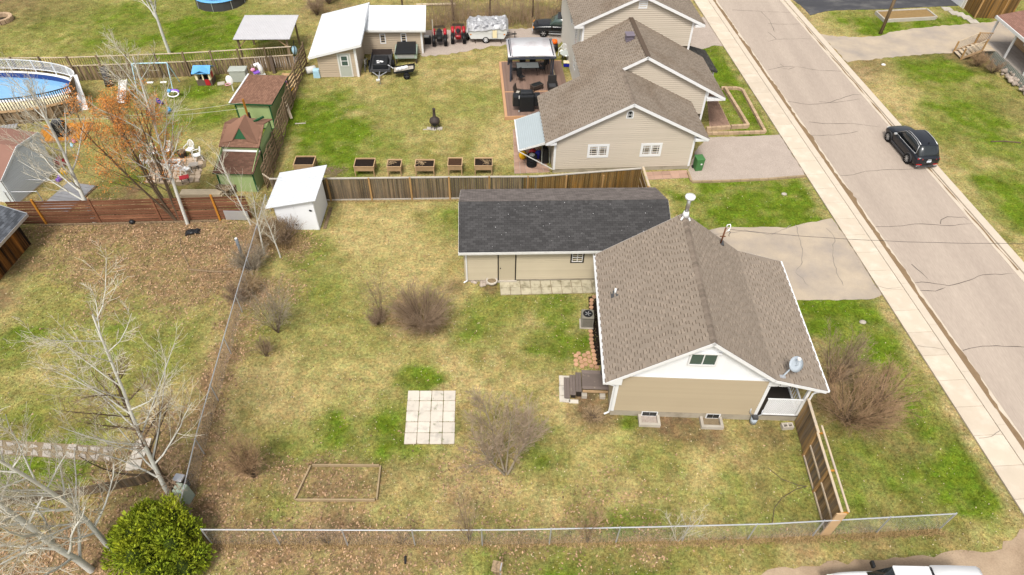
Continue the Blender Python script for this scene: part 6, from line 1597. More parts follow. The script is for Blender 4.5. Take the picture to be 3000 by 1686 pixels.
MB().ball((-.22,0,.9),.13,.07,.04,8,5).o('saddle','black',BK); MB().tube([(.28,-.28,1.05),(.38,-.1,1.0),(.38,.1,1.0),(.28,.28,1.05)],.015,6).o('handlebar','steel',BK)
BB = E('blue_bin','pale blue ribbed plastic bin at the workshop corner','bin',(-16.55,50.65),R(5)); MB().box(0,0,.35,.55,.5,.7,tap=.9).o('bin_body','blue_pale',BB,bev=.03)
for k in range(5): MB().bx(-.2+k*.09,-.27,.1,-.17+k*.09,-.245,.6).o('bin_rib','blue_pale',BB)
BR = E('white_barrel','white plastic barrel lying behind the blue bin','barrel',(-17.18,51.27),R(30)); mb = MB(); mb.tube([(-.4,0,.3),(-.36,0,.3),(.36,0,.3),(.42,0,.3)],[.24,.3,.3,.26],16); mb.o('barrel','white_old',BR,True)
MB().tube([(-.42,0,.3),(-.405,0,.3)],[.2,.2],12).o('barrel_lid','galv',BR)
# ---------------------------------------------------------------- neighbour's deck
DKK = E('deck','reddish brown board deck with orange trim beside the neighbouring house','deck',(-.6,44.6),R(4.5))
for k in range(38):
    MB().bx(-.05+k*.137,-.05,.24,.08+k*.137,8.7,.3).o('deck_board','deck_brown',DKK)
MB().bx(-.2,-.15,0,.0,8.75,.31).o('deck_trim','deck_trim',DKK); MB().bx(.0,-.15,0,5.2,-.04,.31).o('deck_trim','deck_trim',DKK); MB().bx(.0,8.7,.0,5.2,8.82,.31).o('deck_trim','deck_trim',DKK)
MB().bx(.0,3.55,.3,5.1,3.68,.306).o('deck_trim','deck_trim',DKK)
MB().bx(.0,.0,.02,5.15,8.68,.23).o('deck_frame','wood_weather',DKK)
MB().bx(4.3,4.4,.306,4.36,7.6,.33).o('trim_strip','cream',DKK)
# gazebo
GZ = E('gazebo','dark framed gazebo with white arched panel roof over the dining table','gazebo',(-.45,49.95,.3),R(4.5))
for x in (0,3.45):
    for y in (0,2.9):
        MB().bx(x-.06,y-.06,0,x+.06,y+.06,2.15).o('gazebo_post','gazebo_frame',GZ)
        mb = MB()
        for k in range(5): mb.tube([(x+(.12 if x < 1 else -.12)+.03*math.sin(k*2.2),y+.1+k*.05,.1),(x+(.14 if x < 1 else -.14),y+.1+k*.04,1.0),(x+(.1 if x < 1 else -.1),y+.12+k*.05,2.05)],[.05,.025,.05],6)
        mb.o('curtain','curtain',GZ,True)
for y in (-.2,2.9): MB().bx(-.2,y-.06,2.0,3.65,y+.06,2.15).o('gazebo_beam','gazebo_frame',GZ)
for x in (0,3.45): MB().bx(x-.05,0,2.1,x+.05,2.9,2.2).o('gazebo_beam','gazebo_frame',GZ)
np_ = 12; pr = [(-.2+3.85*k/np_,2.16+.09*math.sin(math.pi*k/np_)**.5 if 0 < k < np_ else 2.14) for k in range(np_+1)]
for (ya,yb) in ((-.25,3.15),):
    mb = MB(); V = [(x,ya,z) for x,z in pr]+[(x,yb,z) for x,z in pr]
    mb.add(V,[(i,i+1,np_+2+i,np_+1+i) for i in range(np_)]); ob = mb.o('roof_panel','gazebo_roof',GZ,True)
    md = ob.modifiers.new('s','SOLIDIFY'); md.thickness = .02
mb = MB(); mb.tube([(x+.0,-.22,z+.01) for x,z in pr],.03,6); mb.o('roof_hoop','gazebo_frame',GZ)
mb = MB(); mb.tube([(pr[1][0],-.25,pr[1][1]+.02),(pr[1][0],3.15,pr[1][1]+.02)],.025,6); mb.o('roof_hoop','gazebo_frame',GZ)
def chair(lab, loc, rz, m='black', grp='black mesh dining chairs on the deck'):
    c = E('dining_chair', lab, 'chair', loc, rz, grp)
    MB().box(0,0,.44,.5,.48,.04).o('seat',m,c,bev=.015)
    MB().box(0,.26,.76,.48,.04,.58,rx=-.18).o('backrest',m,c,bev=.015)
    for x in (-.25,.25):
        MB().tube([(x,-.22,0),(x,-.2,.44)],.016,6).o('leg',m,c); MB().tube([(x,.3,0),(x,.22,.44)],.016,6).o('leg',m,c)
        MB().tube([(x,-.2,.44),(x*1.06,-.16,.66),(x*1.06,.1,.68),(x,.27,.62)],.018,6).o('armrest',m,c)
    return c
DT = E('dining_table','long glass topped dining table under the gazebo','table',(.95,51.35,.3),R(4.5))
MB().box(0,0,.72,1.85,1.0,.025).o('table_top','glass_top',DT,bev=.01)
mb = MB(); 
for a,b in (((-.93,-.5),(.93,-.5)),((.93,-.5),(.93,.5)),((.93,.5),(-.93,.5)),((-.93,.5),(-.93,-.5))): mb.bar((a[0],a[1],.715),(b[0],b[1],.715),.05,.04)
mb.o('table_frame','black',DT)
for x in (-.8,.8):
    for y in (-.4,.4): MB().tube([(x,y,0),(x*.93,y*.93,.7)],.02,6).o('leg','black',DT)
MB().cyl((0,0,.735),(0,0,.745),.03,n=8).o('parasol_hole','black',DT)
tz = .3
chair('black mesh chair at the left end of the dining table',(-.15,51.2,tz),R(90)); chair('black mesh chair at the right end of the dining table',(2.15,51.5,tz),R(-82))
chair('left of the two black chairs behind the dining table',(.55,52.2,tz),R(2)); chair('right of the two black chairs behind the dining table',(1.4,52.3,tz),R(2))
chair('black mesh chair pulled out before the dining table',(.42,50.0,tz),R(35))
chair('black mesh chair at the dining table beside the gazebo post',(2.3,52.2,tz),R(-60))
def wchair(lab, loc, rz, m, cush=None):
    c = E('wicker_chair', lab, 'armchair', loc, rz)
    MB().box(0,0,.22,.72,.68,.36).o('seat_base',m,c,bev=.05)
    MB().box(0,.32,.72,.7,.1,.75,rx=-.2).o('backrest',m,c,bev=.06)
    for s in (-1,1): MB().box(s*.36,-.02,.45,.1,.68,.32).o('armrest',m,c,bev=.04)
    if cush: MB().box(0,-.02,.43,.58,.56,.08).o('seat_cushion',cush,c,bev=.03)
    else: MB().box(0,-.02,.42,.56,.56,.05).o('seat_pad','car_trim',c,bev=.02)
    return c
wchair('black wicker armchair beside the right gazebo post',(2.95,48.7,.3),R(4),'wicker')
wchair('brown wicker armchair with a striped cushion at the deck edge',(.25,47.3,.3),R(75),'wicker_brown','cushion')
CT = E('coffee_table','dark wicker coffee table standing askew on the deck','table',(1.69,48.74,0.3),R(35))
MB().box(0,0,.42,1.0,.6,.05).o('table_top','wicker_brown',CT,bev=.01); MB().box(0,0,.45,.84,.44,.012).o('glass_inset','glass_dark',CT)
for x in (-.42,.42):
    for y in (-.24,.24): MB().bx(x-.03,y-.03,0,x+.03,y+.03,.4).o('leg','wicker_brown',CT)
MB().box(0,0,.28,.94,.54,.14).o('table_apron','wicker_brown',CT)
GR = E('covered_grill','large barbecue grill under a black vinyl cover on the deck','grill',(.85,45.6,.3),R(4.5)); GR.scale = (1.2,1.2,1.35)
MB().box(0,0,.5,1.0,.72,1.0,tap=.96).o('grill_cover','black_vinyl',GR,bev=.08); MB().box(0,.06,1.04,.95,.5,.24,tap=.8).o('lid_cover','black_vinyl',GR,bev=.09)
for s in (-1,1): MB().box(s*.68,.02,.62,.42,.6,.62,tap=.92).o('shelf_cover','black_vinyl',GR,bev=.06)
for x in (-.5,): MB().ball((x,-.36,.06),.06,.04,.06).o('castor','rim',GR)
MB().bx(-.53,-.37,.85,-.49,-.35,1.05).o('cover_strap','white',GR)
# plastic chair, glass table, pumpkin pot, cooler behind the gazebo
def monobloc(lab, loc, rz, grp=None, m='white_plastic'):
    c = E('plastic_chair', lab, 'chair', loc, rz, grp)
    MB().box(0,-.02,.42,.46,.46,.03).o('seat',m,c,bev=.012)
    pts = [(.24*math.cos(a),.0,.30*math.sin(a)) for a in [math.pi*k/8 for k in range(9)]]
    mb = MB(); mb.tube([(-.25,.20,.42)]+[(x*1.05,.25+z*.3,.66+z) for x,_,z in reversed(pts)]+[(.25,.20,.42)],.028,6); mb.o('back_frame',m,c,True)
    for k in range(5):
        x = -.14+k*.07; MB().bar((x,.23,.46),(x*1.1,.33,.93-abs(x)*.5),.028,.012).o('back_slat',m,c)
    for s in (-1,1):
        MB().tube([(s*.25,-.22,.42),(s*.28,-.2,.64),(s*.28,.1,.66),(s*.26,.27,.68)],.026,6).o('armrest',m,c,True)
        MB().tube([(s*.27,-.27,0),(s*.24,-.2,.42)],.026,6).o('leg',m,c); MB().tube([(s*.27,.3,0),(s*.22,.2,.42)],.026,6).o('leg',m,c)
    return c
monobloc('white plastic chair beside the round glass table behind the deck',(4.05,55.3),R(-30))
GT = E('glass_table','round grey glass topped patio table behind the deck','table',(4.35,54.35))
mb = MB(); mb.lathe([(.0,.68),(.56,.68),(.58,.7),(.56,.72),(0,.72)],(0,0,0),24); mb.o('table_top','glass_top',GT)
for k in range(4): a = k*1.57+.6; MB().tube([(.5*math.cos(a),.5*math.sin(a),0),(.4*math.cos(a),.4*math.sin(a),.68)],.02,6).o('leg','wicker_brown',GT)
PT = E('orange_pot','orange lidded tub on a black barrel table behind the gazebo','pot',(3.35,56.1))
mb = MB(); mb.lathe([(.3,0),(.36,.35),(.3,.7),(0,.7)],(0,0,0),18); mb.o('barrel','black',PT,True); mb = MB(); mb.lathe([(.2,.7),(.28,.85),(.24,1.02),(.12,1.08),(0,1.08)],(0,0,0),16); mb.o('tub','orange_pl',PT,True)
CL = E('cooler','white lidded cooler box on the ground behind the deck','cooler',(4.35,53.3)); MB().box(0,0,.2,.55,.4,.32).o('cooler_body','blue_deep',CL,bev=.03); MB().box(0,0,.4,.6,.45,.1).o('cooler_lid','cream',CL,bev=.03)
# metal awning on the neighbour's wall
AW = E('metal_awning','pale blue ribbed metal lean-to awning on the neighbouring wall','awning',(2.15,39.9),R(4.5))
A,B_,C_,D_ = (-2.05,-2.15,1.85),(-.05,-2.05,2.5),(-.05,1.85,2.5),(-2.05,1.75,1.85)
MB().slab([A,B_,C_,D_],.03).o('awning_sheet','awning_metal',AW)
for k in range(15):
    t = (k+.5)/15; p_,q_ = lerp(A,B_,t),lerp(D_,C_,t); MB().bar((p_[0],p_[1],p_[2]+.012),(q_[0],q_[1],q_[2]+.012),.04,.03).o('awning_rib','awning_metal',AW)
MB().bar((-.02,-2.05,2.53),(-.02,1.85,2.53),.24,.04).o('awning_flashing','white',AW); MB().bar((A[0],A[1],A[2]),(D_[0],D_[1],D_[2]),.08,.08).o('awning_edge','white',AW)
MB().bar((A[0],A[1],1.8),(.35,-2.3,.35),.05,.05).o('awning_brace','white_old',AW); MB().bar((A[0]+.1,A[1],1.86),(.2,-2.3,2.55),.05,.05).o('awning_brace','white_old',AW)
for y in (-2.1,1.7): MB().bar((A[0],y,1.85),(-.05,y,2.46),.04,.06).o('awning_rafter','white_old',AW)
TR = E('tyre_stack','stack of four black tyres under the metal awning','tyres',(1.22,38.55))
for k in range(4):
    mb = MB(); mb.lathe([(.2,0),(.33,.0),(.36,.05),(.36,.17),(.33,.22),(.2,.22)],(0,0,k*.225),22); mb.o('tyre','tyre',TR,True)
mb = MB(); mb.lathe([(.0,.88),(.2,.89),(.21,.91),(0,.90)],(0,0,0),20); mb.o('wheel_rim','rim',TR)
mb = MB()
for k in range(5): a = k*1.257; mb.box(.11*math.cos(a),.11*math.sin(a),.915,.13,.05,.012,a)
mb.o('rim_spoke','white',TR)
for lab,loc,m,s in (('red plastic toy bike under the metal awning',(1.3,39.6,0),'red_plastic',.3),('yellow plastic ride-on toy at the awning edge',(.6,39.3,0),'yellow',.3),('blue plastic tub under the metal awning',(1.7,39.4,0),'blue_deep',.3)):
    t = E('stored_toy',lab,'toy',loc); mb = MB(); mb.ball((0,0,.35),s,s*.8,.35,10,6); mb.o('toy_body',m,t,True); mb = MB(); mb.tube([(-.2,0,.6),(0,0,.85),(.2,0,.6)],.03,6); mb.o('toy_handle','black',t)
WB = E('wheelbarrow','upturned black wheelbarrow tray leaning against the neighbouring wall','wheelbarrow',(2.1,38.9),R(20))
MB().box(0,0,.75,.5,.7,1.2,tap=.7,rx=.15).o('tray','black_vinyl',WB,bev=.05); MB().tube([(-.3,-.3,.1),(-.25,-.1,1.5)],.025,6).o('handle','grey_box',WB); MB().tube([(.3,-.3,.1),(.25,-.1,1.5)],.025,6).o('handle','grey_box',WB)
# wheelie bin
WBn = E('wheelie_bin','green wheelie bin standing on the gravel driveway','bin',(12.87,38.46),R(10))
MB().box(0,0,.5,.5,.55,.9,tap=1.12).o('bin_body','bin_green',WBn,bev=.03); MB().box(0,.02,.98,.6,.68,.08).o('bin_lid','bin_green',WBn,bev=.03); MB().box(0,.36,.95,.5,.06,.05).o('bin_handle','bin_green',WBn)
mb = MB(); mb.lathe([(0,0),(.07,0),(.07,.01),(0,.01)],(0,0,0),12); ob = mb.o('bin_emblem','white',WBn); ob.location = (.08,-.30,.62); ob.rotation_euler.x = R(90)
for s in (-1,1): 
    mb = MB(); mb.tube([(s*.26,.2,.12),(s*.32,.2,.12)],.12,14); mb.o('bin_wheel','black',WBn)
# ---------------------------------------------------------------- play yard
PH = E('toy_playhouse','toy playhouse with pale blue roof and red door by the board fence','playhouse',(-25.3,49.35),R(3))
MB().bx(-.6,-.5,0,.6,.5,.5).o('lower_wall','brown_plastic',PH)
for bb in ((-.6,-.52,-.42,.5),(-.05,-.52,.05,-.42),(.45,-.52,.6,.5),(-.6,.42,.6,.52)): MB().bx(bb[0],bb[1],.5,bb[2],bb[3],1.15).o('wall_panel','cream',PH)
MB().bx(-.42,-.4,.5,.45,.42,.52).o('inner_floor','black',PH)
MB().bx(.08,-.54,.05,.45,-.5,.55).o('door','red_plastic',PH); MB().bx(.605,-.25,.55,.63,.15,1.0).o('shutter','red_plastic',PH)
MB().slab([(-.75,-.68,1.12),(.72,-.68,1.12),(.68,.05,1.5),(-.7,.05,1.5)],.05).o('roof','blue_plastic',PH); MB().slab([(.72,.7,1.12),(-.75,.7,1.12),(-.7,.05,1.5),(.68,.05,1.5)],.05).o('roof','blue_plastic',PH)
MB().slab([(-.55,-.72,1.14),(.0,-.74,1.4),(.0,.0,1.52),(-.5,-.2,1.35)],.03).o('roof_gable','blue_plastic',PH)
MB().slab([(.0,-.74,1.4),(.55,-.72,1.14),(.5,-.2,1.35),(.0,.0,1.52)],.03).o('roof_gable','blue_plastic',PH)
tag(MB().box((-24.12,49.22)[0],(-24.12,49.22)[1],.03,.55,.5,.05,.3).o('stepping_slab','concrete'),'pale square slab lying beside the toy playhouse','slab')
SB = E('storage_box','grey plastic garden storage box by the board fence','storage box',(-22.7,49.85),R(4)); MB().box(0,0,.48,1.25,.75,.95,tap=1.06).o('box_body','grey_box',SB,bev=.04); MB().box(0,0,1.0,1.42,.88,.12).o('box_lid','grey_box',SB,bev=.05)
HRS = E('rocking_horse','white toy horse with pink and purple seat near the board fence','toy',(-21.2,50.4),R(30))
mb = loft([[(x+.0,y*s_,z) for y,z in ((-.2,0),(.2,0),(.24,.3),(-.24,.3))] for x,s_ in ((-.5,1),(.4,1))]); mb.o('toy_base','white_plastic',HRS)
MB().tube([(.2,0,.3),(.15,0,.8),(.0,0,1.15),(-.3,0,1.12)],[.22,.2,.18,.12],10).o('toy_neck','white_plastic',HRS,True)
MB().box(-.25,-.1,.55,.5,.4,.12,rz=.2).o('toy_seat','purple',HRS,bev=.03); MB().ball((-.45,.05,.75),.2,.14,.16,10,6).o('toy_cushion','pink',HRS,True); MB().ball((-.1,-.17,1.2),.04).o('toy_eye','black',HRS)
SWS = E('swing_set','pale blue metal swing set with two seats on the play lawn','swing set',(-28.9,48.4),R(5))
MB().tube([(-1.35,0,2.1),(1.35,0,2.1)],.045,8).o('top_bar','blue_pale',SWS)
for x in (-1.35,1.35):
    for y in (-.9,.9): MB().tube([(x,0,2.1),(x*1.03,y,0)],.035,6).o('leg','blue_pale',SWS)
for x in (-.5,.55):
    for d in (-.2,.2): MB().tube([(x+d,0,2.1),(x+d,-.05,.5)],.008,4).o('chain','steel',SWS)
    MB().box(x,-.05,.5,.48,.2,.04).o('swing_seat','white_plastic',SWS)
SLD = E('toy_slide','white plastic slide standing beside the swing set','slide',(-30.83,46.84),R(5)); MB().slab([(-.28,-1.1,.12),(.28,-1.1,.12),(.28,.6,1.15),(-.28,.6,1.15)],.05).o('slide_bed','white_old',SLD)
for s in (-.3,.26): MB().bar((s+.02,-1.1,.17),(s+.02,.6,1.2),.04,.16).o('slide_side','white_old',SLD)
for x in (-.25,.25): MB().tube([(x,.6,1.1),(x,.85,0)],.03,6).o('slide_leg','grey_box',SLD)
HP = E('hoop_toy','round pink and blue hoop toy on the grass below the swing set','toy',(-27.03,46.82,0)); mb = MB(); mb.tube([(.42*math.cos(k*math.pi/10),.25*math.sin(k*math.pi/10),.35+.1*math.sin(k*math.pi/10)) for k in range(21)],.05,6); mb.o('hoop','white_plastic',HP,True); mb = MB(); mb.tube([(.42*math.cos(k*math.pi/10),.25*math.sin(k*math.pi/10)+.1,.5) for k in range(0,11)],.09,6); mb.o('hoop_back','purple',HP,True); MB().ball((-.35,.2,.5),.16).o('hoop_side','blue_plastic',HP,True)
for lab,q,m,r_ in (('small navy ride-on toy lying on the play lawn',(-27.81,45.90),'blue_deep',.25),('pale blue plastic toy near the hoop toy',(-26.62,44.67),'blue_plastic',.2),('grey toy car lying on the play lawn',(-28.13,44.37),'rubber_grey',.25)):
    t = E('lawn_toy',lab,'toy',q,R(rnd.uniform(0,180))); MB().box(0,0,.16,r_*2.4,r_,.2).o('toy_body',m,t,bev=.05); MB().ball((r_*.6,0,.32),r_*.5).o('toy_top',m,t,True)
    for x in (-r_*.8,r_*.8):
        mb = MB(); mb.tube([(x,-r_*.55,.08),(x,r_*.55,.08)],.08,10); mb.o('toy_axle','black',t)
BSK = E('basketball_hoop','small toy basketball hoop with white board beside the green shed','basketball hoop',(-22.80,48.05),R(10)); mb = MB(); mb.ball((0,0,.95),.28,.05,.42,12,8); mb.o('backboard','white_plastic',BSK,True); mb = MB(); mb.tube([(-.15+.2*math.cos(k*math.pi/8),-.25+.2*math.sin(k*math.pi/8),.75) for k in range(17)],.025,5); mb.o('hoop','pink',BSK); MB().cyl((.05,.05,0),(.05,.05,.7),.04,n=8).o('pole','white_plastic',BSK)
CP = E('clothes_post','leaning red-brown post carrying pale clothes lines beside the green shed','post',(-19.2,41.6)); MB().bar((0,0,0),(-.05,.05,3.0),.12,.12).o('post','wood_orange',CP); MB().box(.1,0,1.0,.12,.16,1.9,rz=.2).o('post_brace','dark_paint',CP)
for z,ye in ((2.75,40.3),(2.3,40.9)):
    a = (-19.25,41.65,z); b = (-33.0,ye-1.2,2.6 if z > 2.5 else 2.3); pts = [(lerp(a,b,t/14)[0],lerp(a,b,t/14)[1],lerp(a,b,t/14)[2]-.3*4*(t/14)*(1-t/14)) for t in range(15)]
    put(MB().tube(pts,.012,4).o('clothes_line','wire_pale',CP),(-19.2,41.6))
SNB = bed('sand_pit','sand pit framed with white and orange boards beside the woven fence',[(-18.49,47.13),(-17.64,47.21),(-17.98,50.65),(-19.49,50.77)],.22,.06,'wood_new','sand','sand pit',.1)
for lab,q,m in (('pink toy boat in the sand pit',(-18.83,49.08),'pink'),('white toy bucket in the sand pit',(-19.28,49.74),'white_plastic'),('yellow toy spade in the sand pit',(-18.00,48.11),'yellow')):
    t = E('sand_toy',lab,'toy',(*q,.1),rnd.uniform(0,3)); MB().box(0,0,.1,.55,.25,.18,tap=1.2).o('toy_hull',m,t,bev=.04); MB().ball((.1,0,.25),.1).o('toy_top','purple' if m == 'pink' else m,t,True)
# fire-pit patio with chairs
cp = [(-24.88,38.36),(-22.96,39.05),(-21.56,38.47),(-21.60,35.87),(-22.15,35.47),(-25.02,35.77)]
sheet('paved_circle',cp,.03,'compost',.12)
field('stone_patio','',[(-25.39,38.43),(-21.95,38.79),(-21.26,35.88),(-24.86,35.66)],9,7,'paver_tan',.045,.05,'flagstone',j=.07)
monos = (((-25.36,38.68),R(35),'white plastic chair at the far left of the fire pit patio'),((-24.35,39.01),R(10),'white plastic chair behind the fire pit under the pale tree'),((-22.95,39.14),R(-15),'white round-backed plastic chair at the top of the fire pit patio'),((-22.20,38.45),R(-60),'white plastic chair at the right side of the fire pit patio'),((-25.27,37.53),R(75),'white plastic chair lowest on the left of the fire pit patio'),((-22.42,36.74),R(160),'white slatted chair with its back to the red fence'))
for q,rz,lab in monos: monobloc(lab,(*q,.03),rz,'white plastic chairs round the fire pit')
FP = E('fire_pit','white square fire pit with dark ashes in the middle of the chairs','fire pit',(*(-23.60,37.62),.03)); 
for bb in ((-.5,-.4,.5,-.25),(-.5,.25,.5,.4),(-.5,-.25,-.35,.25),(.35,-.25,.5,.25)): MB().bx(bb[0],bb[1],0,bb[2],bb[3],.35).o('pit_wall','white_old',FP)
MB().bx(-.35,-.25,0,.35,.25,.1).o('ash','dark_paint',FP)
for q,rz,lab in (((-23.70,35.92),R(-10),'grey-topped wooden stool at the front of the fire pit patio'),((-22.07,37.35),R(15),'dark folding stool right of the fire pit'),((-22.17,35.85),R(25),'small red folding stool at the front of the fire pit patio')):
    t = E('garden_stool',lab,'stool',(*q,.03),rz); MB().box(0,0,.4,.6,.45,.04).o('seat','red_plastic' if 'red' in lab else 'grey_slab',t)
    for x in (-.22,.22):
        MB().bar((x,-.18,0),(x,.18,.4),.04,.03).o('leg','dark_paint',t); MB().bar((x,.18,0),(x,-.18,.4),.04,.03).o('leg','dark_paint',t)
t = E('log_basket','dark wire basket of logs behind the fire pit','basket',(*(-23.44,38.83),.03)); mb = MB(); mb.lathe([(.25,0),(.32,.4),(.3,.4),(.23,.05)],(0,0,0),14); mb.o('basket','iron_rust',t)
for k in range(5): MB().cyl((-.15+k*.07,-.2,.35),(-.12+k*.07,.2,.42),.05,n=7).o('log','wood_weather',t)
# clutter between the grey house and its lawn
for lab,q,m,s in (('red toy tractor beside the grey house wall',(-31.48,37.53),'red_plastic',.45),('yellow plush toy beside the grey house wall',(-30.71,36.56),'yellow',.28),('purple toy on the side deck of the grey house',(-30.66,35.78),'purple',.25),('pink ball on a stick in the grass near the small wooden deck',(-31.89,40.36),'pink',.18),('teal garden gnome ornament in the grass near the small wooden deck',(-31.78,39.84),'blue_pale',.18)):
    t = E('yard_toy',lab,'toy',q,rnd.uniform(0,3)); MB().box(0,0,s*.5,s*1.6,s,s).o('toy_body',m,t,bev=s*.2); MB().ball((s*.3,0,s*1.2),s*.4).o('toy_head',m,t,True)
    for x in (-s*.5,s*.5): mb = MB(); mb.tube([(x,-s*.5,s*.2),(x,s*.5,s*.2)],s*.2,10); mb.o('toy_foot','black',t)
OD = E('small_wood_deck','small orange plank deck carrying the covered barbecue','deck',(-33.07,41.35),R(10))
for k in range(11): MB().bx(-1.7+k*.3,-1.0,.12,-1.42+k*.3,1.3,.17).o('deck_board','wood_orange',OD)
MB().bx(-1.75,-1.05,0,1.65,1.35,.12).o('deck_frame','wood_planter',OD)
CG = E('covered_barbecue','black vinyl covered barbecue on the small orange deck','grill',(*(-32.91,41.04),.17),R(10)); MB().box(0,0,.55,.9,.65,1.1,tap=.9).o('grill_cover','black_vinyl',CG,bev=.09); MB().box(0,.05,1.16,.8,.5,.22,tap=.75).o('lid_cover','rubber_grey',CG,bev=.08)
# ---------------------------------------------------------------- pool
PX,PY = -40.2,46.0
PLr = E('swimming_pool','oval above-ground pool with white fence and pale blue water','pool',(PX,PY))
n = 40; ov = [(6.3*math.cos(2*math.pi*k/n),2.35*math.sin(2*math.pi*k/n)) for k in range(n)]; ovi = [(x*.975,y*.93) for x,y in ov]
mb = MB(); V = [(x,y,0) for x,y in ov]+[(x,y,1.2) for x,y in ov]; mb.add(V,[(i,(i+1)%n,n+(i+1)%n,n+i) for i in range(n)]); mb.o('pool_wall','galv',PLr)
mb = MB(); V = [(x,y,.6) for x,y in ovi]+[(x,y,1.2) for x,y in ovi]; mb.add(V,[(n+i,n+(i+1)%n,(i+1)%n,i) for i in range(n)]); mb.o('pool_liner','pool_liner',PLr)
mb = MB(); mb.prism([(x*.995,y*.995) for x,y in ovi],.5,.78); mb.o('pool_water','pool_water',PLr)
mb = MB(); V = [(x*.955,y*.91,1.21) for x,y in ov]+[(x*1.02,y*1.04,1.21) for x,y in ov]+[(x*1.02,y*1.04,1.16) for x,y in ov]; mb.add(V,[(i,n+i,n+(i+1)%n,(i+1)%n) for i in range(n)]+[(n+i,2*n+i,2*n+(i+1)%n,n+(i+1)%n) for i in range(n)]); mb.o('pool_coping','white',PLr)
for k in range(-1,21):
    a0 = 2*math.pi*k/n; 
    x,y = 6.45*math.cos(a0),2.5*math.sin(a0); x2,y2 = 6.45*math.cos(a0+2*math.pi/n),2.5*math.sin(a0+2*math.pi/n)
    if x < -4.5: continue
    if k%2 == 0: MB().bx(x-.035,y-.035,1.2,x+.035,y+.035,2.2).o('fence_post','white',PLr)
    MB().bar((x,y,2.15),(x2,y2,2.15),.05,.05).o('fence_rail','white',PLr); MB().bar((x,y,1.42),(x2,y2,1.42),.04,.06).o('fence_rail','white',PLr)
    L_ = math.hypot(x2-x,y2-y); m_ = max(2,int(L_/.12))
    for j in range(m_): MB().bx(x+(x2-x)*j/m_-.014,y+(y2-y)*j/m_-.014,1.42,x+(x2-x)*j/m_+.014,y+(y2-y)*j/m_+.014,2.15).o('fence_picket','white',PLr)
MB().bar((6.5,.1,2.2),(7.0,-1.2,.0),.5,.06).o('pool_ladder','white',PLr)
PD = E('pool_deck','raised curved wooden pool deck with dark baluster railing','deck',(PX,PY))
dp = [(7.35*math.cos(a),3.75*math.sin(a)) for a in [math.radians(d) for d in range(-112,-17,5)]]
for (x,y),(x2,y2) in zip(dp,dp[1:]):
    ix,iy = x/7.35*6.45,y/3.75*2.45; jx,jy = x2/7.35*6.45,y2/3.75*2.45
    MB().slab([(x,y,1.16),(x2,y2,1.16),(jx,jy,1.16),(ix,iy,1.16)],.05).o('deck_board','cream',PD)
    MB().bar((x,y,1.1),(x2,y2,1.1),.05,.18).o('deck_fascia','wood_new',PD)
    MB().bar((x,y,2.1),(x2,y2,2.1),.08,.05).o('railing_cap','dark_paint',PD)
    m_ = 3
    for j in range(m_): q = (x+(x2-x)*j/m_,y+(y2-y)*j/m_); MB().bx(q[0]-.022,q[1]-.022,1.18,q[0]+.022,q[1]+.022,2.08).o('baluster','dark_paint',PD)
    MB().bx(x-.05,y-.05,0,x+.05,y+.05,1.1).o('deck_leg','wood_weather',PD)
    mb = MB(); mb.bar((x,y+.06,.55),(x2,y2+.06,.55),.02,1.05); mb.o('deck_skirt','wood_weather',PD)
x,y = dp[-1]; MB().bar((x,y,1.6),(6.5,.0,1.6),.04,1.1).o('end_screen','wood_weather',PD)
LG = E('grey_tarp_roll','grey rolled pool cover standing against the board fence','cover',(-33.0,48.6)); MB().cyl((0,0,.0),(.1,.1,1.5),.32,.28,n=12).o('roll','pot_grey',LG,True)
SL_ = E('sun_lounger','grey striped sun lounger by the pool deck','lounger',(-37.50,41.66),R(20))
for k in range(8): MB().bx(-.9+k*.22,-.3,.3,-.72+k*.22,.3,.34).o('lounger_slat','galv',SL_)
for x in (-.8,.7):
    for y in (-.28,.28): MB().bx(x,y-.03,0,x+.05,y+.03,.3).o('leg','galv',SL_)
# ---------------------------------------------------------------- back yard of the top-left lot
PG = E('corrugated_pergola','open timber shelter with pale corrugated roof beyond the board fence','pergola',(-23.6,52.6),R(3))
MB().slab([(.1,-.25,2.3),(4.75,-.25,2.3),(4.75,4.0,2.5),(.1,4.0,2.5)],.03).o('roof_sheet','corrugated',PG)
for k in range(34): x = .15+k*.138; MB().bar((x,-.25,2.31),(x,4.0,2.51),.05,.03).o('roof_corrugation','corrugated',PG)
for x in (.3,4.3):
    for y in (.0,3.6): MB().bx(x,y,0,x+.14,y+.14,2.25+.04*y).o('post','wood_weather',PG)
for y in (.0,3.6): MB().bx(.1,y,2.1+.045*y,4.6,y+.1,2.27+.045*y).o('beam','wood_weather',PG)
for x in (.35,4.35): MB().bar((x,.05,1.5),(x+(.7 if x < 1 else -.7),.05,2.15),.08,.08).o('brace','wood_planter',PG)
pf = field('shelter_paving','',[(-22.6,51.9),(-18.9,52.2),(-19.0,54.2),(-22.7,53.9)],7,3,'grey_slab',.03,.03)
HC = E('hanging_chair','teal cushioned hanging chair at the end of the timber shelter','chair',(-18.9,53.2)); mb = MB(); mb.tube([(0,-.5,0),(.1,-.2,1.2),(.1,.1,1.9),(0,.35,1.5)],.03,6); mb.o('chair_stand','black',HC); MB().ball((0,.1,1.0),.25,.25,.4).o('cushion','blue_pale',HC,True)
TRM = E('trampoline','round trampoline with bright blue pad at the top of the picture','trampoline',(-29.3,65.3))
mb = MB(); mb.lathe([(1.9,.84),(1.9,.88),(0,.88)],(0,0,0),28); mb.o('jump_mat','black',TRM)
mb = MB(); mb.lathe([(1.85,.9),(1.9,.94),(2.35,.92),(2.38,.86)],(0,0,0),28); mb.f = mb.f[:-2]; mb.m = mb.m[:-2]; mb.o('edge_pad','blue_plastic',TRM,True)
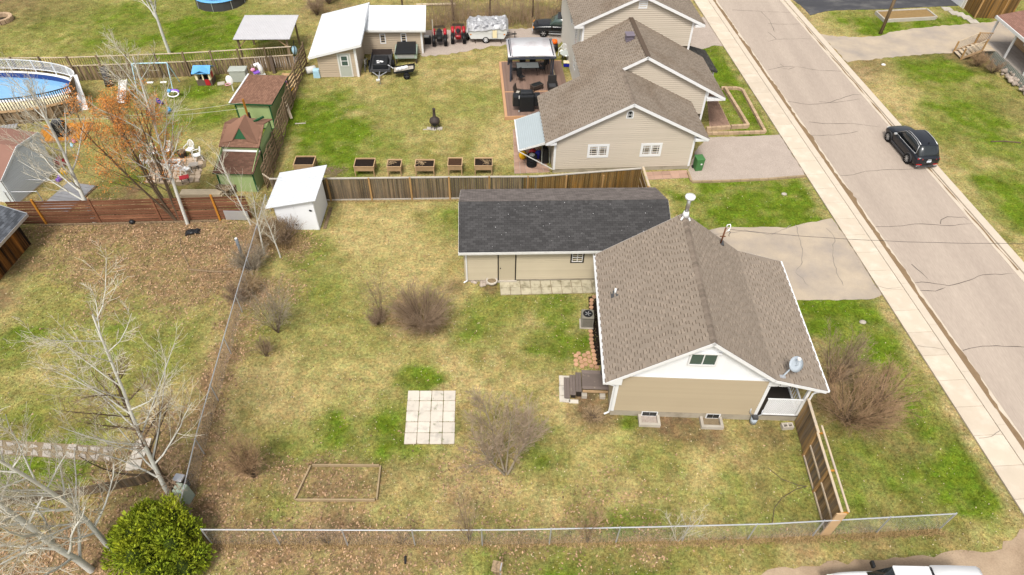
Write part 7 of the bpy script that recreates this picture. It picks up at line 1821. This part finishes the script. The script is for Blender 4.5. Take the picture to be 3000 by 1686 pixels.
for k in range(8): a = k*.785; MB().tube([(2.3*math.cos(a),2.3*math.sin(a),.9),(2.35*math.cos(a),2.35*math.sin(a),0)],.03,6).o('leg','galv',TRM)
mb = MB(); mb.lathe([(2.32,.0),(2.3,.86)],(0,0,0),28); mb.f = mb.f[:-2]; mb.m = mb.m[:-2]; mb.o('skirt','pot_grey',TRM)
FRg = E('stone_fire_ring','round fire ring of pale stones at the left edge of the back lawn','fire pit',(-48.28,60.14))
for k in range(16): a = k*math.pi/8; MB().box(.95*math.cos(a),.95*math.sin(a),.2,.3,.36,.4,a).o('ring_stone','bed_stone',FRg,bev=.03)
mb = MB(); mb.lathe([(.8,0),(0,.08)],(0,0,0),16); mb.o('ash','dark_paint',FRg)
# ---------------------------------------------------------------- pole, pedestal, small yard things
UP = E('utility_pole','slim weathered wooden utility pole beside the raised bed at top right','pole',(34.29,60.88)); MB().tube([(0,0,0),(.02,.05,4),(.05,.1,9)],[.16,.14,.11],12).o('pole','wood_weather',UP,True); MB().bar((-.9,.1,8.4),(1.0,.1,8.4),.1,.12).o('cross_arm','wood_weather',UP)
for x in (-.8,.9): MB().cyl((x,.1,8.46),(x,.1,8.6),.04,n=8).o('insulator','white_plastic',UP)
GP = E('telecom_pedestal','pale green metal utility cabinet in the fence corner beside the cedar bush','utility box',(-13.95,13.24),R(-12)); MB().box(0,0,.5,.55,.5,1.0,tap=.88).o('cabinet','pedestal_green',GP,bev=.05); MB().box(-.05,.02,1.04,.3,.3,.14).o('cabinet_cap','pedestal_green',GP,bev=.05)
UB = E('dark_utility_box','dark utility post with grey cap behind the green cabinet','utility box',(-14.23,13.77),R(-10)); MB().box(0,0,.4,.4,.35,.8).o('box_body','pot_grey',UB,bev=.03); MB().box(0,0,.84,.42,.36,.1).o('box_cap','galv',UB,bev=.03); MB().box(-.3,.05,.3,.22,.25,.6).o('side_box','brown_plastic',UB,bev=.02)
PP = E('steel_bollard','grey steel pipe post standing by the chain-link fence','post',(-16.13,28.57)); MB().cyl((0,0,0),(0,0,1.5),.09,n=14).o('pipe','pipe_grey',PP,True); MB().cyl((0,0,1.5),(0,0,1.53),.075,n=14).o('pipe_cap','white',PP); MB().bar((-.15,.05,1.3),(.1,.0,1.42),.05,.05).o('bracket','pot_grey',PP)
TPn = E('black_tarp','crumpled black tarp lying in the leaf litter','tarp',(-19.89,30.71),R(15))
mb = MB(); nx_ = 12
V = [(-.45+.9*i/nx_,-.25+.5*j/8,.03+.16*float(fbm(np.array(i*.6),np.array(j*.7),4))*min(1,min(i,nx_-i)/2)) for i in range(nx_+1) for j in range(9)]; mb.add(V,[(i*9+j,(i+1)*9+j,(i+1)*9+j+1,i*9+j+1) for i in range(nx_) for j in range(8)]); mb.o('tarp_sheet','black_vinyl',TPn)
BL = E('black_bag','small black bag lying at the foot of the red slat fence','bag',(-23.95,31.48)); MB().ball((0,0,.14),.2,.15,.15,9,6).o('bag','black_vinyl',BL,True); MB().tube([(-.05,0,.25),(0,0,.33),(.06,0,.24)],.02,5).o('bag_neck','black_vinyl',BL)
BH = E('bird_box','grey wooden bird box on a post at the lower edge of the picture','bird box',(-0.37,9.97),R(-10)); MB().bx(-.04,-.04,0,.04,.04,1.2).o('box_post','wood_weather',BH); MB().bx(-.15,-.12,1.05,.13,.12,1.5).o('box_body','wood_weather',BH); MB().slab([(-.2,-.2,1.5),(.2,-.2,1.5),(.2,.2,1.58),(-.2,.2,1.58)],.03).o('box_roof','wood_weather',BH); MB().bx(.13,-.14,1.0,.17,.14,1.62).o('back_board','galv',BH)
RW = E('retaining_board','low dark board wall across the lower left yard','retaining wall',(-18.43,13.34))
rwp = [(-22.10,12.72),(-19.64,13.08),(-17.75,13.48),(-16.13,13.90),(-15.53,14.29)]; o = (-18.43,13.34)
for a,b in zip(rwp,rwp[1:]):
    m_ = max(1,int(dist(a,b)/.16))
    for k in range(m_): p_,q_ = lerp(a,b,k/m_),lerp(a,b,(k+.94)/m_); put(MB().bar((*p_,.33),(*q_,.33),.04,.66+rnd.uniform(-.03,.03)).o('wall_board','wood_fence_dk',RW),o)
put(MB().bar((*(-15.53,14.29),.25),(*(-14.46,13.26),.25),.12,.5).o('wall_end','wood_weather',RW),o)
LW = E('log_edging','thin fallen branch edging across the leaf-covered yard','branch',(-17.61,27.36)); put(MB().tube([(*(-18.92,27.41),.05),(*(-17.58,27.27),.06),(*(-16.37,27.25),.05)],.06,6).o('log','wood_weather',LW),(-17.61,27.36)); put(MB().tube([(*(-20.47,30.15),.03),(*(-20.09,29.22),.03),(*(-18.99,27.61),.03)],.03,5).o('log','wood_weather',LW),(-17.61,27.36))
for q,lab in (((18.25,35.76),'pale stone half sunk in the lawn beside the gravel driveway'),((19.41,24.28),'grey water valve cover in the front lawn'),((32.19,54.65),'white plastic scrap on the lawn across the road')):
    t = E('lawn_stone',lab,'stone',q); MB().ball((0,0,.03),.2,.16,.08,9,5).o('stone','concrete' if 'white' not in lab else 'white',t,True)
SWL = E('rock_wall','dry stone garden wall below the cedar house verandah','stone wall',(42.0,52.0)); rr = random.Random(12)
for k in range(90):
    t_ = rr.random(); x = -.3+1.3*rr.random()+.1*t_; y = 1.5-4.5*t_; s = rr.uniform(.13,.26); MB().ball((x,y,.1+.5*rr.random()*min(1,x+.5)),s*1.2,s,s*.75,7,5).o('stone','rock',SWL)
tag(MB().tube([(*(35.65,42.66),.04),(*(36.64,42.74),.05),(*(37.84,42.59),.04)],.05,6).o('fallen_branch','bark_brown'),'dark fallen branch on the lawn at the right edge','branch')
tag(MB().box(*(-4.14,10.74),.06,.08,.3,.1,.1).o('black_scrap','black'),'small black scrap lying in the grass outside the front fence','scrap')
# ---------------------------------------------------------------- vegetation
class Tw:                                   # fast tube collector
    def __init__(s): s.mb = MB()
    def add(s, pts, r0, r1, n):
        k = len(pts); s.mb.tube(pts, [r0+(r1-r0)*i/(k-1) for i in range(k)], n, cap=False)
def branch(tr, tw, p, d, L_, r, lev, P, rg):
    n = max(3, int(L_/P['seg'])) if lev else max(5, int(L_/P['seg']))
    n = min(n, 9)
    pts = [p.copy()]; dd = d.normalized()
    for i in range(n):
        wob = Vector((rg.gauss(0,1),rg.gauss(0,1),rg.gauss(0,.6)))*P['wob']*(1 if lev else .35)
        dd = (dd+wob+Vector((0,0,P['up'][min(lev,len(P['up'])-1)]))*(1.0/n)).normalized()
        pts.append(pts[-1]+dd*(L_/n))
    tgt = tr if lev <= P['tl'] else tw
    re = r*P['end'] if lev < P['max'] else r*.5
    tgt.add(pts, r, max(re,P['rmin']*.7), 8 if lev == 0 else (5 if lev <= P['tl'] else 3))
    if lev >= P['max']: 
        P['tips'].append((pts[-1],dd)); P['tips'].append((pts[len(pts)//2],dd)); return
    k = P['kids'][lev]; s0 = P['start'][lev]
    for j in range(k):
        t = s0+(1-s0)*(j+rg.random()*.8)/k
        t = min(t,.985); f = t*n; i = min(int(f),n-1); q = pts[i].lerp(pts[i+1], f-i)
        ax = (pts[i+1]-pts[i]).normalized()
        a = rg.uniform(0,6.283) if lev == 0 else rg.uniform(0,6.283)
        o_ = ax.orthogonal().normalized(); o2 = ax.cross(o_); side = o_*math.cos(a+j*2.4)+o2*math.sin(a+j*2.4)
        sp = P['spread'][lev]*rg.uniform(.75,1.25)
        cd = (ax*math.cos(sp)+side*math.sin(sp)).normalized()
        cl = L_*P['ratio'][lev]*rg.uniform(.7,1.2)*(1.15-.6*t if lev == 0 else 1.05-.4*t)
        cr = max(r*(1-.6*t)*P['rr'][lev], P['rmin'])
        branch(tr, tw, q, cd, cl, cr, lev+1, P, rg)
ASPEN = dict(seg=.55,wob=.10,up=[.15,.55,.5,.3],tl=1,max=3,end=.3,rmin=.0062,kids=[18,10,7],start=[.3,.25,.2],spread=[.75,.7,.7],ratio=[.48,.45,.45],rr=[.5,.5,.55])
def tree(label, base, h, r, seed, P, bark, twig, lean=(0,0), name='bare_tree', group=None, buds=0, budm='bud_orange', stems=1, sspread=.25, crown='crown'):
    rg = random.Random(seed); P = dict(P); P['tips'] = []
    root = E(name, label, 'tree' if 'tree' in name else 'shrub', base, 0, group)
    tr, tw = Tw(), Tw()
    for s in range(stems):
        a = rg.uniform(0,6.283); k = sspread*(rg.uniform(.4,1) if stems > 1 else 0)
        d = Vector((lean[0]+k*math.cos(a),lean[1]+k*math.sin(a),1))
        branch(tr, tw, Vector((.12*r*10*math.cos(a)*(stems > 1),.12*r*10*math.sin(a)*(stems > 1),-.03)), d, h*rg.uniform(.8,1.05) if stems > 1 else h, r*(rg.uniform(.6,1) if stems > 1 else 1), 0, P, rg)
    if tr.mb.v: tr.mb.o('trunk', bark, root, True)
    if tw.mb.v: tag(tw.mb.o(crown, twig, root), kind='stuff')
    if buds:
        mb = MB()
        for q,dd in P['tips']:
            for _ in range(buds):
                c = q+Vector((rg.gauss(0,.10),rg.gauss(0,.10),rg.gauss(0,.10))); s = rg.uniform(.016,.042)
                u = Vector((rg.gauss(0,1),rg.gauss(0,1),rg.gauss(0,1))).normalized(); v = u.orthogonal().normalized()
                mb.add([tuple(c+u*s),tuple(c+v*s*.7),tuple(c-u*s),tuple(c-v*s*.7)],[(0,1,2,3)])
        tag(mb.o('buds', budm, root), kind='stuff')
    return root
# the pale aspens of the left yard
tree('tall pale bare aspen leaning over the red slat fence by the grey house',(-26.38,31.54),8.8,.13,101,dict(ASPEN,kids=[16,11,7],start=[.16,.2,.2]),'bark_aspen','twig_aspen',(.0,.02),'aspen_tree')
tree('slender pale bare aspen standing at the red slat fence in front of the fire pit',(-20.51,31.54),10.6,.11,103,dict(ASPEN,kids=[20,10,7],ratio=[.36,.45,.45]),'bark_aspen','twig_aspen',(.10,.02),'aspen_tree')
tree('pale bare aspen rising behind the board fence on the back lawn',(-30.25,54.27),9.0,.14,104,dict(ASPEN,kids=[16,9,6]),'bark_aspen','twig_aspen',(-.02,.0),'aspen_tree')
MAPLE = dict(seg=.6,wob=.09,up=[.35,.35,.3,.2],tl=1,max=3,end=.3,rmin=.007,kids=[11,7,5],start=[.28,.2,.2],spread=[.5,.6,.6],ratio=[.42,.5,.5],rr=[.45,.5,.55])
tree('many-stemmed maple with rusty orange buds behind the red slat fence',(-21.25,31.92),8.0,.10,110,MAPLE,'bark_brown','twig_rust',(-.16,.08),'maple_tree',buds=4,stems=5,sspread=.40)
# big poplars at the lower left
BIG = dict(ASPEN,kids=[22,11,8],start=[.14,.2,.15],spread=[.85,.8,.75],ratio=[.34,.48,.45])
tree('largest pale poplar at the lower left corner, forking low',(-16.68,10.12),10.0,.14,121,dict(BIG,start=[.08,.2,.15]),'bark_aspen','twig_aspen',(.0,.0),'poplar_tree')
tree('pale straight poplar between the large poplar and the cedar bush',(-16.25,10.95),10.5,.11,122,dict(BIG),'bark_aspen','twig_aspen',(.10,.03),'poplar_tree')
tree('pale leaning poplar rising behind the cedar bush',(-14.52,13.13),10.8,.10,123,dict(BIG,kids=[20,10,7]),'bark_aspen','twig_aspen',(-.01,.02),'poplar_tree')
tree('dark brown bare tree behind the low board wall',(-14.64,13.48),7.6,.12,124,dict(BIG,kids=[15,10,7],ratio=[.42,.48,.45]),'bark_brown','twig_brown',(.0,.06),'brown_tree')
# shrubs
BUSH = dict(seg=.3,wob=.13,up=[.1,.1,.05],tl=0,max=2,end=.35,rmin=.0045,kids=[9,6],start=[.2,.2],spread=[.5,.6],ratio=[.5,.5],rr=[.55,.55])
def bush(label, base, h, seed, stems, spr, m, b='bark_brown', P=BUSH, r=.018, **k):
    return tree(label, base, h, r, seed, P, b, m, (0,0), 'bare_shrub', stems=stems, sspread=spr, crown='twigs', **k)
bush('large dense brown bare bush in the middle of the yard',(-4.73,23.44),2.25,201,46,1.25,'twig_brown',P=dict(BUSH,kids=[12,7],up=[.15,.1,.05]),r=.03)
bush('small dark brown shrub left of the large bush',(-7.25,23.50),1.0,202,26,.8,'twig_brown')
bush('thin upright shoots beside the large bush',(-7.12,23.88),3.0,203,6,.16,'twig_brown',P=dict(BUSH,up=[.3,.2,.1]))
bush('grey dome-shaped shrub beside the leaf strip at the left fence',(-12.50,22.76),2.9,204,18,.5,'twig_grey','bark_brown')
bush('small thin shrub below the grey dome-shaped shrub',(-12.69,21.13),1.1,205,12,.5,'twig_brown')
bush('upright reddish brown shrub left of the timber bed',(-11.34,14.29),2.5,206,26,.32,'twig_rust',P=dict(BUSH,up=[.35,.25,.1]))
ROUND = dict(seg=.4,wob=.09,up=[.3,.28,.2,.1],tl=1,max=3,end=.35,rmin=.005,kids=[17,11,8],start=[.30,.2,.2],spread=[.55,.55,.6],ratio=[.5,.5,.45],rr=[.5,.5,.55])
tree('small round-crowned bare tree right of the paved patio',(-0.12,14.72),4.3,.06,210,dict(ROUND),'twig_grey','twig_tree',(-.02,.04),'small_tree',stems=4,sspread=.34)
HEDGE = dict(BUSH,kids=[10,7],ratio=[.45,.5],start=[.25,.2])
bush('very large brown bare hedge bush beside the porch',(16.22,17.83),2.7,220,36,1.2,'twig_rust',P=dict(HEDGE,kids=[13,7]),r=.034)
bush('brown bare bush spreading over the front lawn by the porch',(18.18,18.86),2.2,221,22,1.3,'twig_rust',P=dict(HEDGE,kids=[12,7]),r=.03)
bush('bare brown bush at the bungalow corner near the pavement lawn',(16.33,20.16),2.8,222,18,.7,'twig_brown',P=dict(HEDGE,kids=[12,7]),r=.03)
bush('heap of dry pale twigs beneath the back steps',(4.00,17.81),.6,230,60,1.8,'twig_straw',P=dict(BUSH,kids=[5,4],up=[-.1,0,0]),r=.014)
bush('pale tangled brush beside the white shed',(-14.96,30.14),1.4,231,90,1.3,'twig_straw',P=dict(BUSH,up=[.0,0,0]),r=.014)
bush('dark brambles between the white shed and the chain-link fence',(-13.88,30.17),1.4,232,36,1.1,'twig_brown')
bush('greyish brown brambles along the left chain-link fence',(-15.17,27.57),1.6,233,40,1.0,'twig_grey')
bush('low brambles at the foot of the left chain-link fence',(-15.31,25.08),1.1,234,30,1.0,'twig_brown')
bush('straw-coloured brambles at the left fence above the low brambles',(-14.88,25.89),1.2,235,30,1.0,'twig_straw')
SAP = dict(seg=.4,wob=.09,up=[.3,.5,.3,.2],tl=0,max=2,end=.3,rmin=.006,kids=[14,7],start=[.25,.2],spread=[.6,.65],ratio=[.42,.45],rr=[.5,.55])
tree('pale sapling standing in the brush left of the white shed',(-14.94,28.90),4.8,.06,240,SAP,'bark_aspen','twig_aspen',(0,0),'sapling_tree')
tree('second pale sapling nearer the white shed wall',(-13.90,28.63),4.0,.05,241,SAP,'bark_aspen','twig_aspen',(.02,0),'sapling_tree')
tree('pale sapling beside the metal patch of the red slat fence',(-16.53,31.56),5.2,.06,242,SAP,'bark_aspen','twig_aspen',(-.05,.05),'sapling_tree')
bush('thin brown saplings inside the front fence right of the timber bed',(-1.58,11.61),2.6,250,6,.25,'twig_brown',P=dict(BUSH,up=[.3,.3,.2]),r=.016)
bush('thin reddish saplings at the front fence below the lawn centre',(3.36,11.64),2.2,251,6,.25,'twig_rust',P=dict(BUSH,up=[.3,.3,.2]),r=.014)
bush('pale forked sapling at the front fence',(7.14,11.78),2.6,252,5,.4,'twig_aspen','twig_aspen',P=dict(BUSH,up=[.3,.3,.2],kids=[6,4]),r=.024)
bush('dry stalks along the front chain-link fence near the cedar',(-7.46,11.43),.9,253,14,.7,'twig_straw',P=dict(BUSH,kids=[3,2]),r=.01)
bush('dry stalks outside the front fence below the timber bed',(-4.35,11.49),.8,254,14,.8,'twig_straw',P=dict(BUSH,kids=[3,2]),r=.01)
bush('low leafless bush below the verandah of the cedar house',(40.36,54.71),1.2,260,30,.8,'twig_rust')
bush('dead shrub against the cedar house skirt',(41.11,53.51),1.1,261,26,.9,'twig_brown')
bush('tangle of grey brush behind the white workshop roof',(-18.62,65.37),2.2,262,40,.8,'twig_grey')
bush('brushwood pile beside the workshop fence',(-19.22,62.70),1.6,263,30,.9,'twig_brown')
# thicket behind the quad bikes
TH = E('thicket','dense thicket of thin bare saplings along the back of the gravel yard','thicket',(-1,61))
rg = random.Random(77); tw = Tw()
for k in range(420):
    x = rg.uniform(-8.5,7.0); y = 60.6+abs(rg.gauss(0,1.6))+.05*x; h = rg.uniform(1.8,4.2); lx,ly = rg.gauss(0,.16),rg.gauss(0,.12)
    p0 = Vector((x+1,y-61,0)); p1 = p0+Vector((lx*h*.5,ly*h*.5,h*.5)); p2 = p0+Vector((lx*h*1.3,ly*h*1.3,h))
    tw.add([p0,p1,p2], rg.uniform(.010,.024), .004, 4)
    for j in range(5):
        t = rg.uniform(.25,.9); q = p0.lerp(p2,t); a = rg.uniform(0,6.28); l = rg.uniform(.3,.9)
        tw.add([q,q+Vector((math.cos(a)*l*.5,math.sin(a)*l*.5,l*.5)),q+Vector((math.cos(a)*l*.7,math.sin(a)*l*.7,l))], .007, .003, 3)
tag(tw.mb.o('saplings','twig_brown',TH),kind='stuff')
for i,(q,h) in enumerate((((-2.61,62.43),7.0),((-11.20,64.24),6.0),((-6.03,62.13),4.5),((1.49,63.22),5.0))):
    lab = ['dark straight trunk in the thicket behind the camper','slim bare tree behind the workshop roof','broken dark stump tree behind the quad bikes','slim bare tree in the thicket near the black pickup'][i]
    tree(lab,q,h,.10,300+i,dict(ASPEN,kids=[9,6,4]),'bark_brown','twig_brown',(0,0),'bare_tree')
LG2 = E('felled_log','pale log lying beyond the thicket','log',(-7.63,65.45)); put(MB().cyl((*(-9.98,65.26),.12),(*(-6.12,65.60),.14),.12,n=8).o('log','wood_timber',LG2),(-7.63,65.45))
# cedar bush
CE = E('cedar_bush','bright yellow-green rounded cedar bush in the lower left corner','shrub',(-14.10,10.60))
rg = random.Random(55)
lob = [(0,0,1.3,1.0),(-.65,.75,1.2,.75),(.85,.5,1.1,.8),(1.35,-.6,.8,.75),(-.95,-.3,.9,.75),(.2,1.45,1.1,.7),(.4,-.9,.9,.9),(-.4,.25,2.05,.65),(.7,1.0,1.75,.55),(1.75,-.1,.6,.55),(.3,.5,2.1,.55),(-.2,-.5,1.8,.6),(1.0,.0,1.7,.55),(-.55,1.3,1.5,.45),(1.3,.75,1.2,.5),(-1.2,.3,1.3,.45),(.9,-1.2,1.3,.5)]
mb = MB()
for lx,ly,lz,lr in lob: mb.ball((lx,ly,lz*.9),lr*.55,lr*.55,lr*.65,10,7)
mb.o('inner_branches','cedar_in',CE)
MB().cyl((0,0,0),(0,0,1.2),.1,.06,n=8).o('trunk','bark_brown',CE)
mb = MB()
for k in range(13000):
    lx,ly,lz,lr = lob[rg.randrange(len(lob))]
    u = Vector((rg.gauss(0,1),rg.gauss(0,1),rg.gauss(.2,1))).normalized()
    rad = lr*(.58+.42*rg.random()**.6)*(1+.22*math.sin(u.x*6+lx*5)*math.sin(u.y*6+ly*3)*math.cos(u.z*5+lx))
    c = Vector((lx,ly,lz))+Vector((u.x*rad,u.y*rad,u.z*rad*1.15))
    if c.z < .05: continue
    g = (u*.8+Vector((rg.gauss(0,.3),rg.gauss(0,.3),.45+rg.gauss(0,.25)))).normalized(); s_ = g.cross(Vector((rg.gauss(0,1),rg.gauss(0,1),rg.gauss(0,1)))).normalized(); nn = g.cross(s_)
    L_ = rg.uniform(.09,.2)*(.7+.4*lr); w_ = L_*rg.uniform(.36,.55); cu = rg.uniform(-.2,.35)
    P_ = [(0,.02)]
    for t,f in ((.18,.75),(.26,.4),(.42,1),(.5,.5),(.66,.8),(.74,.35),(.88,.4)): P_.append((t,f))
    L1 = [tuple(c+g*L_*t+s_*w_*f*.6-nn*cu*L_*t*t) for t,f in P_]; L2 = [tuple(c+g*L_*(t-.05)-s_*w_*f*.6-nn*cu*L_*t*t) for t,f in P_]; tip = tuple(c+g*L_-nn*cu*L_)
    n0 = len(P_); mb.add(L1+L2+[tip],[(q,q+1,n0+q+1,n0+q) for q in range(n0-1)]+[(n0-1,2*n0,2*n0-1)])
tag(mb.o('foliage','cedar',CE),kind='stuff')
# leaves, grass blades
def scatter(name, label, n, xr, yr, fn, size, m, seed, flat=.35, kindname='leaf litter', z0=.01):
    g = np.random.default_rng(seed)
    x = g.uniform(*xr,n); y = g.uniform(*yr,n)
    keep = g.random(n) < fn(x,y)
    for P_ in NOGRASS: keep &= ~inpoly(x,y,P_)
    x = x[keep]; y = y[keep]; k = len(x)
    a = g.uniform(0,2*np.pi,k); s = g.uniform(size*.6,size*1.3,k); t1 = g.normal(0,flat,k); t2 = g.normal(0,flat,k)
    ux,uy,uz = np.cos(a)*s,np.sin(a)*s,t1*s; vx,vy,vz = -np.sin(a)*s*.6,np.cos(a)*s*.6,t2*s*.6
    z = z0+np.abs(uz)+np.abs(vz)
    V = np.stack([np.stack([x+ux,y+uy,z+uz],1),np.stack([x+vx,y+vy,z+vz],1),np.stack([x-ux,y-uy,z-uz],1),np.stack([x-vx,y-vy,z-vz],1)],1).reshape(-1,3)
    me = np_mesh(name, V, np.arange(len(V)).reshape(-1,4), 4); me.materials.append(MAT[m])
    return tag(mk(name, me), label, kind='stuff')
n_ = lambda x,y: fbm(x*.8+40,y*.8,13)
scatter('leaf_litter','dry brown leaves scattered over the yards',150000,(-34,12),(8,34),lambda x,y: np.clip(blobs(x,y,LEAF,n_(x,y))*.7,0,.8)+.008,.055,'leaf_dry',1)
scatter('pale_leaves','single pale dry leaves lying on the lawns',60000,(-40,26),(8,60),lambda x,y: .10+.25*(y<26)*np.clip(1.2-np.abs(x+8)/30,0,1)+0*x,.030,'leaf_pale',7)
def grass():
    g = np.random.default_rng(3); n = 560000
    # world density falls off with distance from the open yard
    y = 6+62*g.random(n)**1.45; x = g.uniform(-1,1,n)*(17+.56*y)
    keep = np.ones(n,bool)
    for P_ in NOGRASS: keep &= ~inpoly(x,y,P_)
    col,gr,lf,dt = ground_col(x,y)
    keep &= g.random(n) > np.clip(lf*.75+dt*.9,0,.96)
    x = x[keep]; y = y[keep]; col = col[:,keep]; gr = gr[keep]; k = len(x)
    a = g.uniform(0,2*np.pi,k); L_ = g.uniform(.035,.085,k)*(1+.25*gr); w_ = g.uniform(.006,.014,k)*(1+y/60); t = g.uniform(.25,1.0,k)
    dx,dy = np.cos(a),np.sin(a)
    V = np.stack([np.stack([x-dy*w_,y+dx*w_,np.zeros(k)],1),np.stack([x+dy*w_,y-dx*w_,np.zeros(k)],1),np.stack([x+dx*L_*np.sin(t),y+dy*L_*np.sin(t),L_*np.cos(t)+.005],1)],1).reshape(-1,3)
    me = np_mesh('grass', V, np.arange(len(V)).reshape(-1,3), 3)
    b = g.normal(1.0,.30,k).clip(.4,1.9); hue = g.normal(0,.08,k)
    c = col*b*np.stack([1+hue,np.ones(k),1-hue]); c = np.clip(c,.005,.8)
    attr_col(me,'Col',np.repeat(c,3,axis=1)); me.materials.append(MAT['blade'])
    tag(mk('grass', me),'short mixed green and straw-coloured grass of the lawns',kind='stuff')
grass()

def fringe(name, label, line, n, w, L0, L1, m, seed):
    g = np.random.default_rng(seed); P_ = np.array(line); seg = np.hypot(*(P_[1:]-P_[:-1]).T); cum = np.concatenate([[0],np.cumsum(seg)])
    s = g.uniform(0,cum[-1],n); i = np.clip(np.searchsorted(cum,s)-1,0,len(seg)-1); t = (s-cum[i])/seg[i]
    q = P_[i]+(P_[i+1]-P_[i])*t[:,None]+g.normal(0,w,(n,2))*(.35+.65*vnoise(s*.7,s*0,seed))[:,None]
    a = g.uniform(0,2*np.pi,n); L_ = g.uniform(L0,L1,n); b = g.uniform(.006,.014,n); th = g.uniform(.2,1.35,n); dx,dy = np.cos(a),np.sin(a)
    V = np.stack([np.stack([q[:,0]-dy*b,q[:,1]+dx*b,np.zeros(n)],1),np.stack([q[:,0]+dy*b,q[:,1]-dx*b,np.zeros(n)],1),np.stack([q[:,0]+dx*L_*np.sin(th),q[:,1]+dy*L_*np.sin(th),L_*np.cos(th)+.01],1)],1).reshape(-1,3)
    me = np_mesh(name, V, np.arange(len(V)).reshape(-1,3), 3); me.materials.append(MAT[m])
    tag(mk(name, me), label, kind='stuff')
fringe('dry_grass','long dry grass left along the front fence',[(-12.49,11.19),(0.20,11.55),(8.06,11.70),(13.15,12.00),(18.50,12.36)],9000,.16,.10,.34,'dry_blade',1)
fringe('dry_grass','long dry grass left along the left chain-link fence',[(-15.71,27.84),(-15.19,24.05),(-14.37,16.69),(-13.85,12.80)],7000,.22,.08,.3,'dry_blade',2)
fringe('dry_grass','dry straw between the white shed and the left fence',[(-15.95,30.27),(-14.63,29.68),(-13.47,30.03)],4500,.6,.12,.4,'dry_blade',3)
fringe('dry_grass','dry grass along the foot of the back fence',[(-12.3,34.0),(-4.2,34.4),(-2.5,34.5)],1500,.08,.06,.2,'dry_blade',4)
pj = [[lerp(pa[0],pa[3],k/5),lerp(pa[1],pa[2],k/5)] for k in (1,3,4)]+[[lerp(pa[0],pa[1],k/4),lerp(pa[3],pa[2],k/4)] for k in (1,2,3)]
for k,ln in enumerate(pj): fringe('weeds','green weeds in the patio joints',ln,130,.012,.03,.09,'weed',20+k)
for k in range(9): 
    q = lerp(lerp(pa[0],pa[1],rnd.choice((.25,.5,.75))),lerp(pa[3],pa[2],rnd.choice((.25,.5,.75))),rnd.random()); fringe('weeds','green weeds in the patio joints',[q,(q[0]+.05,q[1])],50,.05,.04,.12,'weed',40+k)
